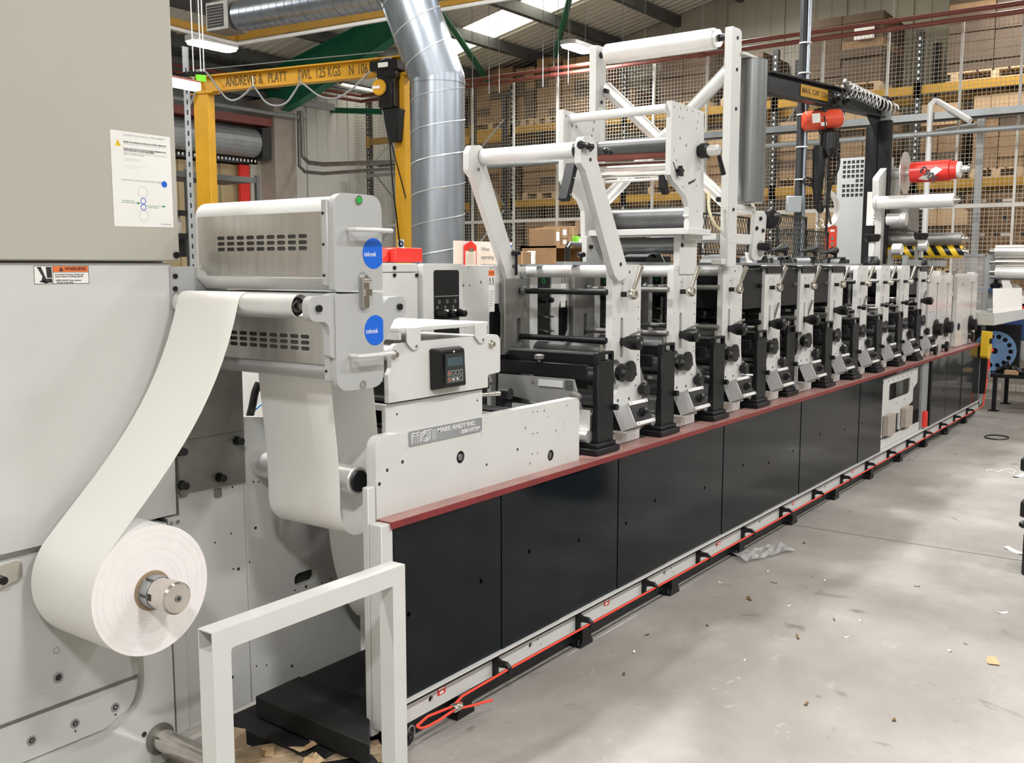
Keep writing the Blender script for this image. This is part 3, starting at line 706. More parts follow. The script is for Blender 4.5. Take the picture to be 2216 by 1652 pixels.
# ears carrying the guide rollers
def ear(nm, pts, r=.02):
    M().prism(fillet(pts, r, 6), 'y', FY + .004, FY + .03).build(nm, SILV, t, bevel=.003)
el = Y(688, 668, FY + .004)
ear('left_ear', [(el.x - .035, el.z + .035), (el.x + .04, el.z + .035), (el.x + .075, el.z + .045), (fx0 + .02, 1.45), (fx0 + .02, 1.33), (fx0 - .02, 1.345), (fx0 - .02, el.z - .04), (el.x - .035, el.z - .035)], [.03, .02, .01, .01, .01, .01, .03, .03])
er = Y(859, 664, FY + .012)
ear('right_ear', [(fx1 - .03, 1.46), (er.x - .045, er.z + .03), (er.x + .03, er.z + .034), (er.x + .034, er.z - .032), (er.x - .02, er.z - .036), (fx1 + .005, 1.37), (fx1 - .03, 1.37)], [.005, .02, .03, .03, .02, .02, .005])
for c in (el, er): M().cyl((c.x, FY + .004, c.z), (c.x, FY - .005, c.z), .010, n=20).cyl((c.x, FY - .005, c.z), (c.x, FY - .0055, c.z), .005, n=6).build('ear_bolt', BPLAS, t, bevel=.001)
# guide roller over which the web climbs
M().lathe((gr.x, .60, gr.z), (0, -1, 0), [(0, .02), (0, GRR), (.555, GRR), (.556, .0335), (.535, .0335), (.534, .014)], 48).build('guide_roller', ALU, t)
M().cyl((gr.x, .06, gr.z), (gr.x, FY + .03, gr.z), .0115, n=24).build('roller_shaft', CHROME, t)
M().ring((gr.x, .064, gr.z), (gr.x, .056, gr.z), .026, .018).build('bearing_ring', BPLAS, t)
M().ring((gr.x, .066, gr.z), (gr.x, .058, gr.z), .0335, .027).build('bearing_outer', CHROME, t)
M().cyl((2.235, .60, 1.478), (2.235, FY + .03, 1.478), .030, n=40).build('outfeed_roller', ALU, t)

# ================================================================ web hanging in a loop under the cleaner
WB = lambda *_: None
a0 = .465; a1 = .125
loop = [(p.x, p.z) for p in bez((2.115, 0, 1.275), (2.125, 0, 1.12), (2.15, 0, 1.0), (2.145, 0, .83), 10)]
loop += [(2.145 + .085 - .085 * cos(a), .83 - .095 * sin(a)) for a in [radians(k) for k in range(15, 176, 10)]]
loop += [(2.318, .90), (2.322, 1.05), (2.30, 1.25), (2.262, 1.46)]
tag(M().sheet(loop, 'y', a1, a0, .0007).build('hanging_paper_web', PAPER), 'white paper web hanging in a loop under the web cleaner', 'paper web')
lw = [(p.x, p.z) for p in bez((2.47, 0, 1.0), (2.44, 0, .72), (2.46, 0, .42), (2.60, 0, .27), 14)] + [(2.72, .25), (2.9, .34)]
tag(M().sheet(lw, 'y', .16, .52, .0007).build('lower_paper_web', PAPER), 'lower curved paper web behind the white end plate of the press', 'paper web')
# hoses by the gap between frame and loop
h = spline([Y(560, 830, .66), Y(552, 850, .66), Y(546, 880, .66), Y(540, 905, .68), Y(538, 930, .70)], 6)
tag(M().tube(h, .014, 12).build('black_hose', BPLAS), 'thick black hose in the gap left of the hanging paper loop', 'hose')
h = spline([Y(585, 825, .70), Y(580, 850, .70), Y(568, 872, .70), Y(548, 893, .70), Y(541, 930, .70)], 6)
tag(M().tube(h, .004, 8).build('blue_air_hose', BLUEH), 'thin blue air hose curving beside the thick black hose', 'hose')
a = Y(593, 850, .56)
t = thing('spray_bracket', 'small dark bracket post hanging under the web cleaner beside the hoses', 'bracket', (a.x, .56, a.z - .1))
M().box((a.x - .012, .55, a.z - .12), (a.x + .012, .58, a.z - .01)).build('post', LABGREY, t, bevel=.001)
M().box((a.x - .018, .545, a.z - .01), (a.x + .02, .585, a.z + .02)).build('clamp', BPLAS, t, bevel=.002)
# ================================================================ press base with smoked panels
XE = 11.45
t = thing('press_base', 'long press base with smoked black panels and a dull red ledge', 'press base', (6.8, .3, 0))
M().box((2.245, -.004, .768), (XE, .0, .790)).box((2.245, .0, .778), (XE, .105, .788)).build('red_ledge', RED, t)
M().box((2.246, -.003, .7885), (XE, .105, .792)).build('ledge_top', REDTOP, t)
joints = [2.262, 2.840, 3.238, 3.70, 4.162, 4.808, 5.392, 5.97, 6.55, 7.173, 7.746]
for i in range(len(joints) - 1):
    a, c = joints[i], joints[i + 1]
    off = .004 if i % 2 else .007
    hole = [circ(c - .12 - .1 * (i % 3), .47 + .04 * (i % 2), .009, 12)[::-1]]
    if i % 3 == 0: hole.append(circ(a + .07, .46, .009, 12)[::-1])
    M().prism([(a + .002, .176), (c - .002, .176), (c - .002, .770), (a + .002, .770)], 'y', off, off + .008, holes=hole).build('smoked_panel', PANEL, t, smooth=False)
M().box((2.262, .03, .17), (7.746, .045, .775)).build('panel_backing', BLACK, t)
# bottom lip and white sole plate in sections
xs = [2.245]
while xs[-1] < 11.5: xs.append(xs[-1] + .575)
for i in range(len(xs) - 1):
    a, c = xs[i], min(xs[i + 1], 11.5)
    if c - a < .05: continue
    sp = M().prism([(a, .085), (c - .003, .085), (c - .003, .163), (a, .163)], 'y', .012, .02,
                   holes=[circ(a + .2 + .02 * (i % 3), .125, .012, 14)[::-1]] + ([circ(a + .27, .135, .006, 10)[::-1], circ(a + .29, .108, .005, 10)[::-1]] if i % 2 else [])).build('sole_plate', WHITE, t)
    M().box((a, .03, .09), (c, .035, .16)).build('sole_backing', HOLE, t)
M().box((2.245, -.012, .163), (XE + .05, .03, .174)).box((2.245, -.012, .163), (XE + .05, -.008, .170)).build('bottom_lip', WHITE, t, bevel=.001)
M().box((2.262, .04, .02), (XE, .58, .085)).build('dark_underframe', BLACK, t)
x = 2.62; k = 0
while x < 11.4:
    M().prism([(x - .035, .085), (x + .035, .085), (x + .035, .03), (x + .05, .012), (x + .05, 0), (x - .05, 0), (x - .05, .012), (x - .035, .03)], 'y', .0, .05).build('levelling_foot', BLACK, t)
    x += .82; k += 1
# near end post and far grey post
M().box((2.205, .004, .10), (2.258, .058, .785)).build('end_cover', WHITE, t, bevel=.002)
M().box((11.36, .0, .165), (11.45, .1, .772)).build('grey_end_post', GREYM, t, bevel=.003)
# hooks guiding the pull rope
for k in range(16):
    xh = 2.795 + .574 * k
    if xh > 11.4: break
    hp = fillet([(.012, .165), (-.020, .150), (-.048, .150), (-.066, .135), (-.066, .112), (-.052, .112), (-.052, .132), (-.02, .128), (-.006, .120), (-.006, .085), (.012, .085)], .006, 3)
    M().prism(hp, 'x', xh - .004, xh + .014).build('rope_hook', BLACK, t)
for k, xh in enumerate((2.50, 3.62, 4.79, 5.9, 7.1, 8.2, 9.3, 10.4)):
    M().prism(rrect(xh - .022, .122, xh + .022, .152, .005, 3), 'y', .012, .011).build('red_label', REDP, t)
    M().box((xh - .017, .011, .140), (xh + .017, .0107, .147)).box((xh - .010, .011, .126), (xh + .010, .0107, .135)).build('label_print', STICK, t)
# open white gear frame where a panel is missing
x0 = 7.80
holeA = fillet([(8.08, .53), (8.72, .53), (8.72, .665), (8.08, .665)], .03, 4)[::-1]
M().prism(fillet([(7.80, .72), (8.95, .735), (8.95, .60), (8.82, .56), (8.82, .45), (8.70, .43), (8.70, .25), (8.40, .25), (8.40, .40), (8.18, .40), (8.18, .25), (7.80, .25)], .02, 3), 'y', .045, .06, holes=[holeA]).build('open_gear_frame', WHITE, t, bevel=.002)
M().box((7.76, .028, .175), (9.0, .044, .245)).build('lower_frame_bar', WHITE, t, bevel=.002)
M().box((7.75, .30, .17), (9.25, .32, .775)).build('inner_back', GSTEEL, t)
for xx in (7.92, 8.44):
    M().box((xx, .0, .27), (xx + .22, .04, .43)).cyl((xx + .05, 0, .40), (xx + .05, -.003, .40), .006).cyl((xx + .17, 0, .30), (xx + .17, -.003, .30), .006).build('switch_box', BEIGE, t, bevel=.004)
screws('frame_hole', [(7.9 + .14 * i, .695, .007) for i in range(7)] + [(7.87, .6, .008), (7.87, .47, .01), (8.78, .6, .007), (8.55, .49, .007), (8.3, .49, .007)], .006, .045, HOLE, t, depth=.001)
M().box((9.02, .02, .175), (9.22, .04, .772)).build('grey_cover', GREYM, t)
M().cyl((9.1, .012, .19), (9.1, .012, .33), .03).build('red_canister', REDP, t)
M().box((9.255, .003, .17), (9.29, .03, .77)).build('panel_frame', BLACK, t)
for a, c in ((9.30, 9.86), (9.87, 10.48), (10.54, 11.0), (11.01, 11.35)):
    M().box((a, .004, .178), (c, .010, .768)).build('clear_panel', SMOKE, t)
    M().cyl((c - .1, .004, .45), (c - .1, .001, .45), .012).build('panel_catch', BPLAS, t)
M().box((10.49, .002, .176), (10.53, .012, .77)).build('panel_frame', BLACK, t)
M().box((9.3, .52, .05), (XE, .54, .78)).build('inner_back', WHITE, t)
M().box((3.3, .55, .05), (9.3, .57, .78)).build('rear_skirt', GSTEEL, t)

# pull rope with clamp and shackle
rp = [(2.305, -.045, .098), (2.36, -.047, .112), (2.485, -.05, .100), (2.54, -.05, .118)] + [(2.795 + .574 * k + .005, -.058, .128) for k in range(15)] + [(11.30, -.055, .125)]
rp2 = [(2.305, -.045, .098), (2.33, -.055, .086), (2.40, -.06, .086), (2.485, -.06, .090), (2.56, -.075, .082), (2.645, -.10, .078)]
t = thing('emergency_pull_rope', 'red emergency pull rope strung along the foot of the press', 'rope', (6.8, -.05, .1))
M().tube(rp, .0045, 8).build('rope', RROPE, t)
M().tube(spline(rp2, 4), .0045, 8).build('rope_tail', RROPE, t)
M().box((2.478, -.068, .083), (2.522, -.043, .108)).build('rope_clamp', CHROME, t, bevel=.002)
M().cyl((2.49, -.068, .096), (2.49, -.072, .096), .005).cyl((2.512, -.068, .096), (2.512, -.072, .096), .005).build('clamp_bolt', CHROME, t)
M().tube([(2.28 + .016 * cos(a), -.045, .088 + .022 * sin(a)) for a in [radians(k) for k in range(0, 360, 24)]], .003, 6, closed=True).build('shackle', GSTEEL, t)
M().cyl((2.262, -.03, .075), (2.262, -.052, .075), .024, n=20).cyl((2.262, -.052, .075), (2.262, -.058, .075), .009).build('end_pulley', BPLAS, t, bevel=.002)
# rope end riser with yellow safety box at the far end
t = thing('emergency_stop_switch', 'yellow emergency stop switch box with blue and red buttons at the far press end', 'switch', (11.55, -.06, .8))
a = Y(2136, 742, -.05)
M().prism(fillet([(a.x - .12, a.z - .14), (a.x + .02, a.z - .18), (a.x + .10, a.z - .10), (a.x + .12, a.z + .11), (a.x - .1, a.z + .13)], .02), 'y', -.08, -.01).build('box', HYEL, t, bevel=.004)
M().cyl((a.x + .11, -.05, a.z - .0), (a.x + .15, -.06, a.z), .03).build('blue_button', BLUE, t); M().cyl((a.x + .12, -.05, a.z - .09), (a.x + .17, -.06, a.z - .09), .03).build('red_button', REDP, t)
M().cyl((a.x - .02, -.08, a.z + .02), (a.x - .02, -.10, a.z + .02), .03).build('black_knob', BPLAS, t)
M().box((a.x - .02, -.06, .25), (a.x + .05, -.0, a.z - .16)).build('black_bracket', BLACK, t)
M().tube(spline([(11.33, -.055, .125), (11.40, -.055, .35), (11.45, -.055, .55), (11.50, -.055, .62), (11.54, -.055, .55), (11.46, -.055, .40), (11.42, -.055, .3)], 5), .008, 6).build('rope_loop', RROPE, t)
M().box((11.45, -.075, .42), (11.52, -.035, .50)).build('loop_clamp', GREYM, t)

# ================================================================ infeed unit
t = thing('infeed_unit', 'white infeed side plates with the raised metal nameplate', 'press unit', (2.8, .3, .79))
big = [circ(*P2(997, 990, .06), .0225, 24)[::-1], circ(*P2(1192, 986, .06), .0225, 24)[::-1]]
M().prism(fillet([(2.240, .07), (2.30, .07), (2.30, .785), (3.462, .785), (3.462, 1.058), (2.242, 1.058)], [0, 0, 0, 0, .035, .045], 6), 'y', .082, .10, holes=[]).build('front_plate', WHITE, t, bevel=.003)
M().prism(fillet([(2.244, .785), (3.462, .785), (3.462, 1.058), (2.244, 1.058)], [0, 0, .035, .045], 6), 'y', .060, .082, holes=big).build('face_plate', WHITE, t, bevel=.0025, seg=2)
M().box((2.205, .06, .07), (2.24, .085, .9)).build('edge_plate', WHITE, t, bevel=.002)
FYI = .060
for (px_, py_, kind) in ((997, 990, 0), (1192, 986, 1)):
    q = P2(px_, py_, FYI)
    M().cyl((q[0], .0815, q[1]), (q[0], .078, q[1]), .0225, n=28).build('bearing_seat', HOLE, t)
    M().ring((q[0], .078, q[1]), (q[0], .062, q[1]), .021, .0165, 28).build('bearing_ring', BPLAS, t)
    if kind == 0: M().cyl((q[0], .078, q[1]), (q[0], .060, q[1]), .0125, n=24).build('shaft_end', GROLL, t, bevel=.001)
    else: M().lathe((q[0], .078, q[1]), (0, -1, 0), [(0, .016), (.012, .016), (.012, .009), (.016, .009), (.016, .004), (.012, .004)], 24).build('shaft_end', GSTEEL, t)
hp = [(871, 1000, .0065), (821, 1048, .0065), (838, 1018, .006), (1053, 1006, .005), (1120, 973, .006), (1153, 892, .003), (1163, 891, .003), (1178, 889, .0055), (1227, 878, .0045), (1187, 902, .002), (1137, 926, .006), (1203, 932, .0055), (1153, 939, .003), (1163, 937, .003), (1219, 914, .002), (1219, 935, .002), (1207, 940, .002), (1147, 1003, .0055), (1152, 983, .003), (1163, 981, .003)]
for a, c, r_ in hp:
    q = P2(a, c, FYI); M().cyl((q[0], FYI, q[1]), (q[0], FYI - .0005, q[1]), r_, n=14).build('screw_hole', HOLE if r_ > .004 and a < 1130 or r_ < .004 else LABGREY, t)
for a, c in ((878, 970), (1042, 940)):
    q = P2(a, c, FYI); M().ring((q[0], FYI, q[1]), (q[0], FYI - .0006, q[1]), .0055, .0045, 16).build('filled_hole', LINK, t)
q = P2(1092, 896, FYI)
# nameplate: cast alloy with raised letters
a = P2(884, 936, FYI); c = P2(1041, 935, FYI); zt = P2(884, 936, FYI)[1]; zt = a[1]; zb = P2(888, 966, FYI)[1]; xl, xr = a[0], c[0]
zt2 = P2(1040, 903, FYI)[1]
zt = (zt + zt2) / 2
M().prism(rrect(xl, zb, xr, zt, .005, 3), 'y', FYI, FYI - .003).build('nameplate', LABGREY, t, bevel=.0006); npl = bpy.data.objects['nameplate']
M().prism(rrect(xl, zb, xr, zt, .005, 3), 'y', FYI - .003, FYI - .0045, holes=[rrect(xl + .003, zb + .003, xr - .003, zt - .003, .003, 3)[::-1]]).build('nameplate_rim', LABGREY, npl)
hh = zt - zb
text('raised_lettering', 'MARK ANDY INC', hh * .46, (xl + .142, FYI - .003, zb + hh * .69), ALUP, npl, ext=.0016, bold=.0008, sx=1.18)
text('raised_lettering', '2200 SYSTEM', hh * .34, (xr - .012, FYI - .003, zb + hh * .25), ALUP, npl, ext=.0014, bold=.0007, align='RIGHT', sx=1.12)
# emblem: looping m and a strokes
def stroke(pts, r=.0022): return M().tube([(xl + u * .13, FYI - .0035, zb + v * hh) for u, v in pts], r, 6)
def arch(u0, u1, v0, v1): return [(u0, v0), (u0, v1 - .12), (u0 + .03, v1 - .03), ((u0 + u1) / 2, v1), (u1 - .03, v1 - .03), (u1, v1 - .12), (u1, v0)]
for pts in (arch(.08, .26, .14, .86), arch(.26, .44, .14, .86), arch(.12, .22, .14, .70), arch(.30, .40, .14, .70),
            [(.62 + .17 * cos(radians(a_)), .5 + .36 * sin(radians(a_))) for a_ in range(0, 361, 30)], [(.62 + .09 * cos(radians(a_)), .5 + .22 * sin(radians(a_))) for a_ in range(0, 361, 40)],
            [(.70, .86), (.86, .86), (.92, .78), (.92, .14)], [(.80, .14), (.80, .74)], [(1.0, .12), (1.0, .88)]):
    stroke(pts, .0016).build('emblem', ALUP, npl)
M().box((2.42, .545, .80), (3.46, .57, 1.10)).build('rear_plate', WHITE, t, bevel=.003)
for xx, zz in ((P2(997, 990, FYI)), (P2(1192, 986, FYI))): M().cyl((xx, .10, zz), (xx, .55, zz), .03, n=28).build('inner_roller', GROLL, t)
M().cyl((2.6, .10, .95), (2.6, .55, .95), .02).cyl((3.0, .1, 1.02), (3.0, .55, 1.02), .02).build('cross_shaft', GSTEEL, t)

# ================================================================ web guide box on the infeed
GY = .10
t = thing('web_guide_plinth', 'low white plinth box under the guide box, on the infeed plates', 'box', (2.6, .3, 1.05))
M().box((2.335, GY, 1.04), (2.852, GY + .02, 1.150)).box((2.335, GY + .02, 1.128), (2.852, .55, 1.150)).box((2.80, GY + .02, 1.0), (2.852, .55, 1.13)).build('shell', WHITE, t, bevel=.002)
M().box((2.335, .52, 1.0), (2.8, .55, 1.12)).build('inner_wall', HOLE, t)
screws('screw_hole', [P2(859, 897, GY) + (.004,), P2(1033, 867, GY) + (.004,)], .004, GY, HOLE, t, depth=.0006)
M().tube(spline([(2.34, .20, 1.10), (2.40, .18, 1.06), (2.60, .2, 1.04)], 5), .004).tube(spline([(2.34, .25, 1.08), (2.42, .22, 1.07), (2.60, .22, 1.07)], 5), .004).build('black_cable', BPLAS, t)
t = thing('web_guide_box', 'white web guide box with a small black keypad on its side', 'control box', (2.6, .3, 1.157))
poly = fillet([(2.330, 1.157), (2.862, 1.157), (2.862, 1.203), (2.938, 1.207), (2.938, 1.35), (2.345, 1.35), (2.345, 1.27), (2.330, 1.25)], [0, 0, 0, .01, .035, .04, .01, .01], 5)
M().prism(poly, 'y', GY, GY - .018).build('side_plate', WHITE, t, bevel=.003)
M().prism(fillet([(2.340, 1.165), (2.85, 1.165), (2.85, 1.20), (2.93, 1.205), (2.93, 1.34), (2.345, 1.34)], .03, 4), 'y', .55, .532).build('rear_side_plate', WHITE, t, bevel=.003)
M().box((2.345, GY, 1.160), (2.93, .532, 1.170)).build('floor_plate', HOLE, t)
M().cyl((2.40, GY, 1.315), (2.40, .532, 1.315), .033, n=32).cyl((2.88, GY, 1.315), (2.88, .532, 1.315), .033, n=32).build('guide_roller', ALU, t)
M().box((2.40, .13, 1.338), (2.88, .50, 1.346)).build('web_table', PAPER, t)
# top cover with two drop-down lugs
M().box((2.375, GY - .022, 1.385), (2.86, .52, 1.40)).box((2.375, GY - .022, 1.36), (2.392, .52, 1.39)).build('top_cover', WHITE, t, bevel=.002)
for xx in (2.412, 2.775):
    M().prism(fillet([(xx, 1.398), (xx, 1.35), (xx + .035, 1.318), (xx + .07, 1.335), (xx + .07, 1.398)], [0, .02, .03, .02, 0], 5), 'y', GY - .022, GY - .027).build('cover_lug', WHITE, t, bevel=.001)
    M().cyl((xx + .045, GY - .027, 1.336), (xx + .045, GY - .030, 1.336), .005).build('lug_screw', CHROME, t)
for a, c in ((853, 768), (1063, 745)):
    q = P2(a, c, GY - .02); M().cyl((q[0], GY - .018, q[1]), (q[0], GY - .022, q[1]), .015, n=24).cyl((q[0], GY - .022, q[1]), (q[0], GY - .034, q[1]), .0105, n=6).build('hex_bolt', CHROME, t, bevel=.0008)
# keypad
kp = P2(968, 795, GY - .03); kx, kz = kp
P = [(kx - .082, GY - .018, kz - .075), (kx + .088, GY - .018, kz - .075), (kx + .085, GY - .018, kz + .07), (kx - .085, GY - .018, kz + .07),
     (kx - .060, GY - .058, kz - .067), (kx + .072, GY - .058, kz - .067), (kx + .070, GY - .052, kz + .062), (kx - .060, GY - .052, kz + .062)]
M().raw(P, [(0, 1, 2, 3), (4, 7, 6, 5), (0, 4, 5, 1), (1, 5, 6, 2), (2, 6, 7, 3), (3, 7, 4, 0)]).build('keypad_housing', BPLAS, t, bevel=.005, smooth=False)
ky = GY - .0585
M().box((kx - .046, ky + .002, kz - .055), (kx + .058, ky - .002, kz + .050)).build('keypad_face', flat('keypad_dark', (.025, .03, .03), .3), t)
M().box((kx - .036, ky - .002, kz + .006), (kx + .046, ky - .0028, kz + .036)).build('display', LCD, t)
for r_ in range(2):
    for c_ in range(4):
        xx = kx - .034 + c_ * .0215; zz = kz - .018 - r_ * .022
        kk = STICK if (r_ == 1 and c_ in (1, 2)) else (ORANGE if (c_ == 0) else flat('key_dark', (.04, .045, .045)))
        M().prism(rrect(xx - .0001, zz - .008, xx + .0165, zz + .0095, .002, 2), 'y', ky - .002, ky - .003, holes=[rrect(xx + .001, zz - .0068, xx + .0153, zz + .0083, .0015, 2)[::-1]]).build('key_outline', LINK, t)
        M().box((xx + .005, ky - .002, zz - .003), (xx + .0115, ky - .003, zz + .004)).build('key', kk, t)
M().cyl((kx + .002, ky + .001, kz + .056), (kx + .002, ky - .001, kz + .056), .0035).build('indicator', STICK, t)
# black rollers and fittings right of the guide box
t = thing('nip_arm', 'black nip roller arm sticking out right of the guide box', 'roller arm', (2.98, .2, 1.05))
a = Y(1100, 852, .10)
M().cyl((a.x - .10, .16, a.z), (a.x - .0, .12, a.z), .010).build('shaft', CHROME, t)
M().cyl((a.x, .14, a.z), (a.x, .09, a.z), .022, n=24).ring((a.x, .09, a.z), (a.x, .088, a.z), .013, .008).build('black_wheel', BPLAS, t, bevel=.002)
M().box((a.x - .13, .15, a.z + .02), (a.x - .05, .25, a.z + .065)).build('bracket', BPLAS, t, bevel=.004)
M().cyl((a.x - .06, .15, a.z + .05), (a.x - .06, .14, a.z + .05), .012, n=6).build('bracket_bolt', CHROME, t)
M().cyl((3.0, .12, .985), (3.0, .54, .985), .035, n=24).cyl((3.2, .12, 1.0), (3.2, .54, 1.0), .03, n=24).build('roller', BPLAS, t)
M().box((2.9, .53, .85), (3.44, .545, 1.15)).build('back_plate', BLACK, t)

# ================================================================ drive housing along the back
t = thing('drive_housing', 'long white drive housing behind the print stations', 'press housing', (6.5, .9, 0))
HY = .62
def warn(x, zc):
    global HY
    H0_ = HY; HY = HY - .0122
    wlb = M().box((x - .022, HY, zc - .14), (x + .022, HY - .0008, zc + .05)).build('warning_label', STICK, t)
    M().box((x - .022, HY - .0008, zc + .022), (x + .022, HY - .0012, zc + .048)).build('orange_band', ORANGE, wlb)
    text('lettering', 'WARNING', .0075, (x, HY - .0014, zc + .035), INK, wlb, align='CENTER', ext=.0002)
    for s in (-.011, .011):
        M().ring((x + s, HY - .0008, zc - .012), (x + s, HY - .0012, zc - .012), .007, .004, 14).raw([(x + s - .006, HY - .0012, zc + .014), (x + s + .001, HY - .0012, zc + .018), (x + s + .005, HY - .0012, zc - .004), (x + s - .001, HY - .0012, zc - .006)], [(0, 1, 2, 3)]).build('hand_pictogram', INK, wlb)
    for k in range(7): M().box((x - .017, HY - .0008, zc - .045 - k * .011), (x + .015 - .004 * (k % 3), HY - .0011, zc - .0485 - k * .011)).build('printed_line', LINK, wlb)
    HY = H0_
# near sections seen plainly
M().box((2.74, HY - .012, 1.0), (3.072, HY, 1.575)).build('panel_left', WHITE, t, bevel=.002)
M().box((2.74, HY - .012, 1.578), (3.072, HY, 1.612)).build('panel_top_strip', WHITE, t, bevel=.002)
M().box((2.74, HY, .79), (3.60, 1.15, 1.606)).build('box', WHITE, t, bevel=.004)
M().prism(rrect(3.085, 1.0, 3.345, 1.612, .012), 'y', HY, HY - .03).build('control_column', WHITE, t, bevel=.006)
ky = HY - .03
M().prism(rrect(3.152, 1.10, 3.318, 1.585, .012), 'y', ky, ky - .003).build('black_fascia', BPLAS, t, bevel=.001)
for zz in (1.475, 1.375): M().box((3.156, ky - .003, zz - .001), (3.314, ky - .0036, zz + .001)).build('fascia_line', LINK, t)
for i, xx in enumerate((3.18, 3.232, 3.285)):
    M().cyl((xx, ky - .003, 1.405), (xx, ky - .045 - .02 * (i == 2), 1.400), .020, .014, n=16).build('selector_knob', BPLAS, t, bevel=.002)
    M().box((xx + .004, ky - .03, 1.412), (xx + .014, ky - .046, 1.420)).build('knob_marker', STICK, t)
    M().ring((xx - .008, ky - .003, 1.428), (xx - .008, ky - .0036, 1.428), .006, .0045, 16).ring((xx + .005, ky - .003, 1.452), (xx + .005, ky - .0036, 1.452), .007, .0055, 16).build('selector_symbol', LINK, t)
M().ring((3.29, ky - .003, 1.345), (3.29, ky - .004, 1.345), .012, .009, 20).build('push_button', LINK, t)
screws('black_screw', [P2(848, 580, HY), P2(848, 596, HY), P2(896, 596, HY)], .008, HY - .012, BPLAS, t, depth=.006)
hexo = [(3.56, 1.25), (3.56, 1.38), (3.575, 1.43), (3.64, 1.43), (3.655, 1.38), (3.655, 1.28), (3.62, 1.22), (3.59, 1.22)]
M().prism([(3.36, .79), (3.68, .79), (3.68, 1.606), (3.36, 1.606)], 'y', HY - .012, HY, holes=[fillet(hexo, .012, 3)[::-1]]).build('window_plate', WHITE, t, bevel=.002)
M().box((3.54, HY - .004, 1.2), (3.67, HY - .001, 1.45)).build('window_dark', BPLAS, t)
screws('screw_hole', [P2(a, c, HY) + (r_,) for a, c, r_ in ((1009, 580, .003), (998, 618, .007), (1012, 618, .005), (1036, 611, .007), (1039, 627, .003), (1057, 581, .004), (1057, 592, .004), (1062, 579, .003), (1052, 607, .003))], .004, HY - .012, GSTEEL, t, depth=.0006)
warn(3.575, 1.535)
# repeating bays behind each station
for i in range(10):
    b0 = 3.68 + .587 * i
    M().box((b0, HY, .79), (b0 + .585, 1.15, 1.60)).build('bay_box', WHITE, t)
    ho = [[(p[0] - 3.56 + b0 + .45, p[1]) for p in fillet(hexo, .012, 3)[::-1]], rrect(b0 + .265, 1.24, b0 + .385, 1.59, .01, 3)[::-1]]
    M().prism([(b0 + .003, .80), (b0 + .583, .80), (b0 + .583, 1.598), (b0 + .003, 1.598)], 'y', HY - .012, HY, holes=ho).build('bay_plate', WHITE, t)
    M().box((b0 + .24, HY - .004, 1.2), (b0 + .57, HY - .001, 1.595)).build('bay_dark', BPLAS, t)
    M().ring((b0 + .325, HY - .004, 1.53), (b0 + .325, HY - .007, 1.53), .014, .010, 16).build('power_symbol', GREEN, t)
    if i < 4:
        for xx in (b0 + .30, b0 + .35):
            M().cyl((xx, HY, 1.44), (xx, HY - .045, 1.435), .017, .012, n=14).build('selector_knob', BPLAS, t)
            for zz in (1.36, 1.29): M().cyl((xx, HY, zz), (xx + .0, HY - .05, zz - .006), .004).build('toggle', CHROME, t)
    warn(b0 + .49, 1.535) if i < 3 else None
    for k in range(6): M().cyl((b0 + .13, HY - .012, 1.2 + .06 * k), (b0 + .13, HY - .0126, 1.2 + .06 * k), .005, n=10).build('screw_hole', HOLE, t)

